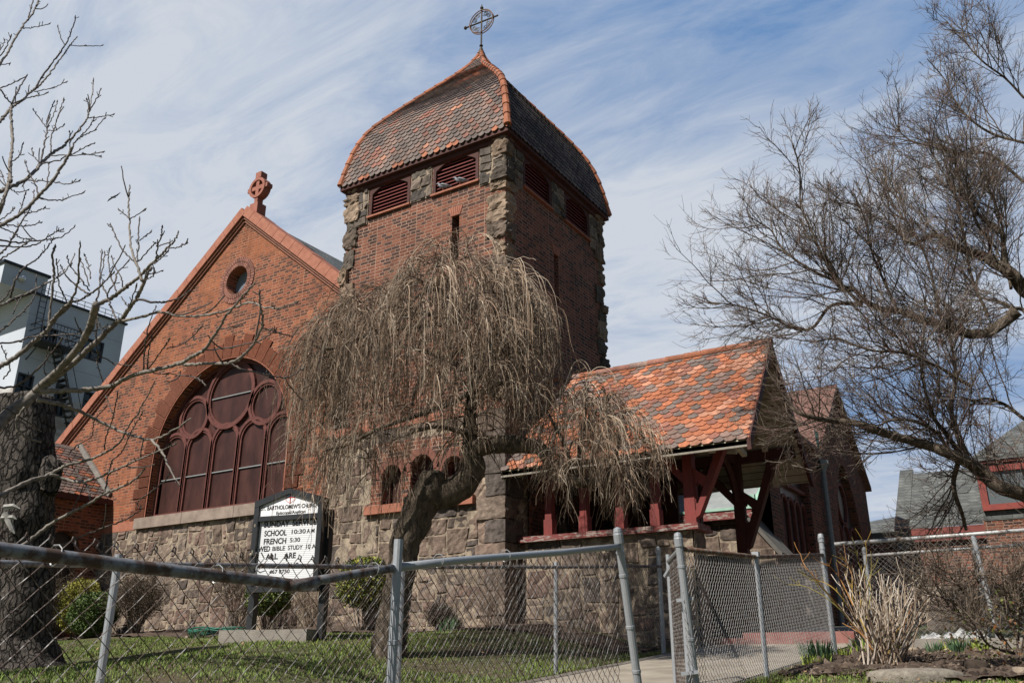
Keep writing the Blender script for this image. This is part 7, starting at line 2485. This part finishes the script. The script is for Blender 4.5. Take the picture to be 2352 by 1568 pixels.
rubble(mb, PY(16.5), -2.3, 3.0, 1.6, 2.75, 0.13, 6, 4, 77)
mb.box((-2.3, 16.52, 1.6), (3, 16.9, 2.75), STONES[2])
rubble(mb, PX(3.0), 16.5, 16.9, 1.6, 2.75, 0.13, 3, 3, 78)
obj('low_stone_wall', mb, MT['stone'], label='low grey stone wall behind the two silver bed fences', cat='wall')

# ================================================================ BIRDS
def bird_body(mb, c, fwd, L, cols):
    """pigeon: one body with neck, head, beak and tail along fwd"""
    f = np.array([fwd[0], fwd[1], 0.0])
    f /= np.linalg.norm(f)
    sp = [(-0.62, -0.02, 0.025), (-0.45, 0.0, 0.06), (-0.25, 0.02, 0.12), (0.0, 0.06, 0.17), (0.18, 0.11, 0.155), (0.28, 0.2, 0.10), (0.33, 0.29, 0.072), (0.38, 0.33, 0.078), (0.44, 0.34, 0.055), (0.49, 0.335, 0.02), (0.55, 0.325, 0.006)]
    P = np.array([c + f * a * L + ZUP * b_ * L for a, b_, _ in sp])
    return mb.tube(P, [r * L for *_, r in sp], 10, cols)


def pigeon(label, base_, fwd, L=0.3):
    t = thing('pigeon', label, 'bird', base_, 'pigeons on the belfry sill')
    c = np.array(base_) + ZUP * 0.28 * L
    mb = MB()
    bird_body(mb, c, fwd, L, (0.2, 0.21, 0.24))
    f = np.array([fwd[0], fwd[1], 0.0])
    f /= np.linalg.norm(f)
    s = np.cross(f, ZUP)
    for k in (-1, 1):
        mb.tube([c + s * k * 0.05 * L, c + s * k * 0.05 * L - ZUP * 0.14 * L, np.array(base_) + s * k * 0.05 * L, np.array(base_) + s * k * 0.05 * L + f * 0.1 * L], 0.018 * L, 5, (0.35, 0.1, 0.08))
    obj('body', mb, attr_mat('grey_plumage', 0.7, 30, 0.7, 1.2, 0), t, smooth=True)
    mb = MB()
    for k in (-1, 1):
        w = [c + f * 0.18 * L + s * k * 0.13 * L + ZUP * 0.14 * L, c + s * k * 0.17 * L + ZUP * 0.14 * L, c - f * 0.3 * L + s * k * 0.1 * L + ZUP * 0.07 * L, c - f * 0.55 * L + s * k * 0.03 * L]
        mb.tube(w, [0.05 * L, 0.075 * L, 0.05 * L, 0.01 * L], 6, (0.42, 0.43, 0.46) if k > 0 else (0.3, 0.31, 0.34))
    obj('wing', mb, attr_mat('wing_plumage', 0.7, 60, 0.4, 1.3, 0), t, smooth=True)


pigeon('left-hand grey pigeon perched on the belfry louvre sill', (-9.40, TY0 - 0.03, Z0), (-1, -0.25))
pigeon('grey pigeon with pale wing perched higher against the belfry louvres', (-8.98, TY0 - 0.03, Z0 + 0.0), (-1, -0.35))
fb = at(260, 453, 22)
t = thing('flying_bird', 'small dark bird gliding against the sky left of the gable cross', 'bird', fb)
mb = MB()
mb.tube([fb - RGT * 0.06 - FWD * .03, fb - RGT * 0.03, fb, fb + RGT * 0.04, fb + RGT * 0.07 + FWD * .03], [0.006, 0.02, 0.03, 0.022, 0.006], 8)
obj('body', mb, simple('dark_plumage', (0.05, 0.045, 0.05), rough=0.8), t, smooth=True)
for x1, y1, x2, y2 in ((250, 459, 246, 463), (268, 449, 276, 442)):
    mb = MB()
    a, b_ = at(x1, y1, 22.02), at(x2, y2, 22.1)
    V = [fb - FWD * 0.03, fb + FWD * 0.03, a + FWD * 0.035, b_ + FWD * 0.02, b_ + FWD * 0.01, a - FWD * 0.02]
    mb.prism(V, (0, 0, 0.012))
    obj('wing', mb, simple('dark_wing', (0.06, 0.055, 0.06), rough=0.8), t)
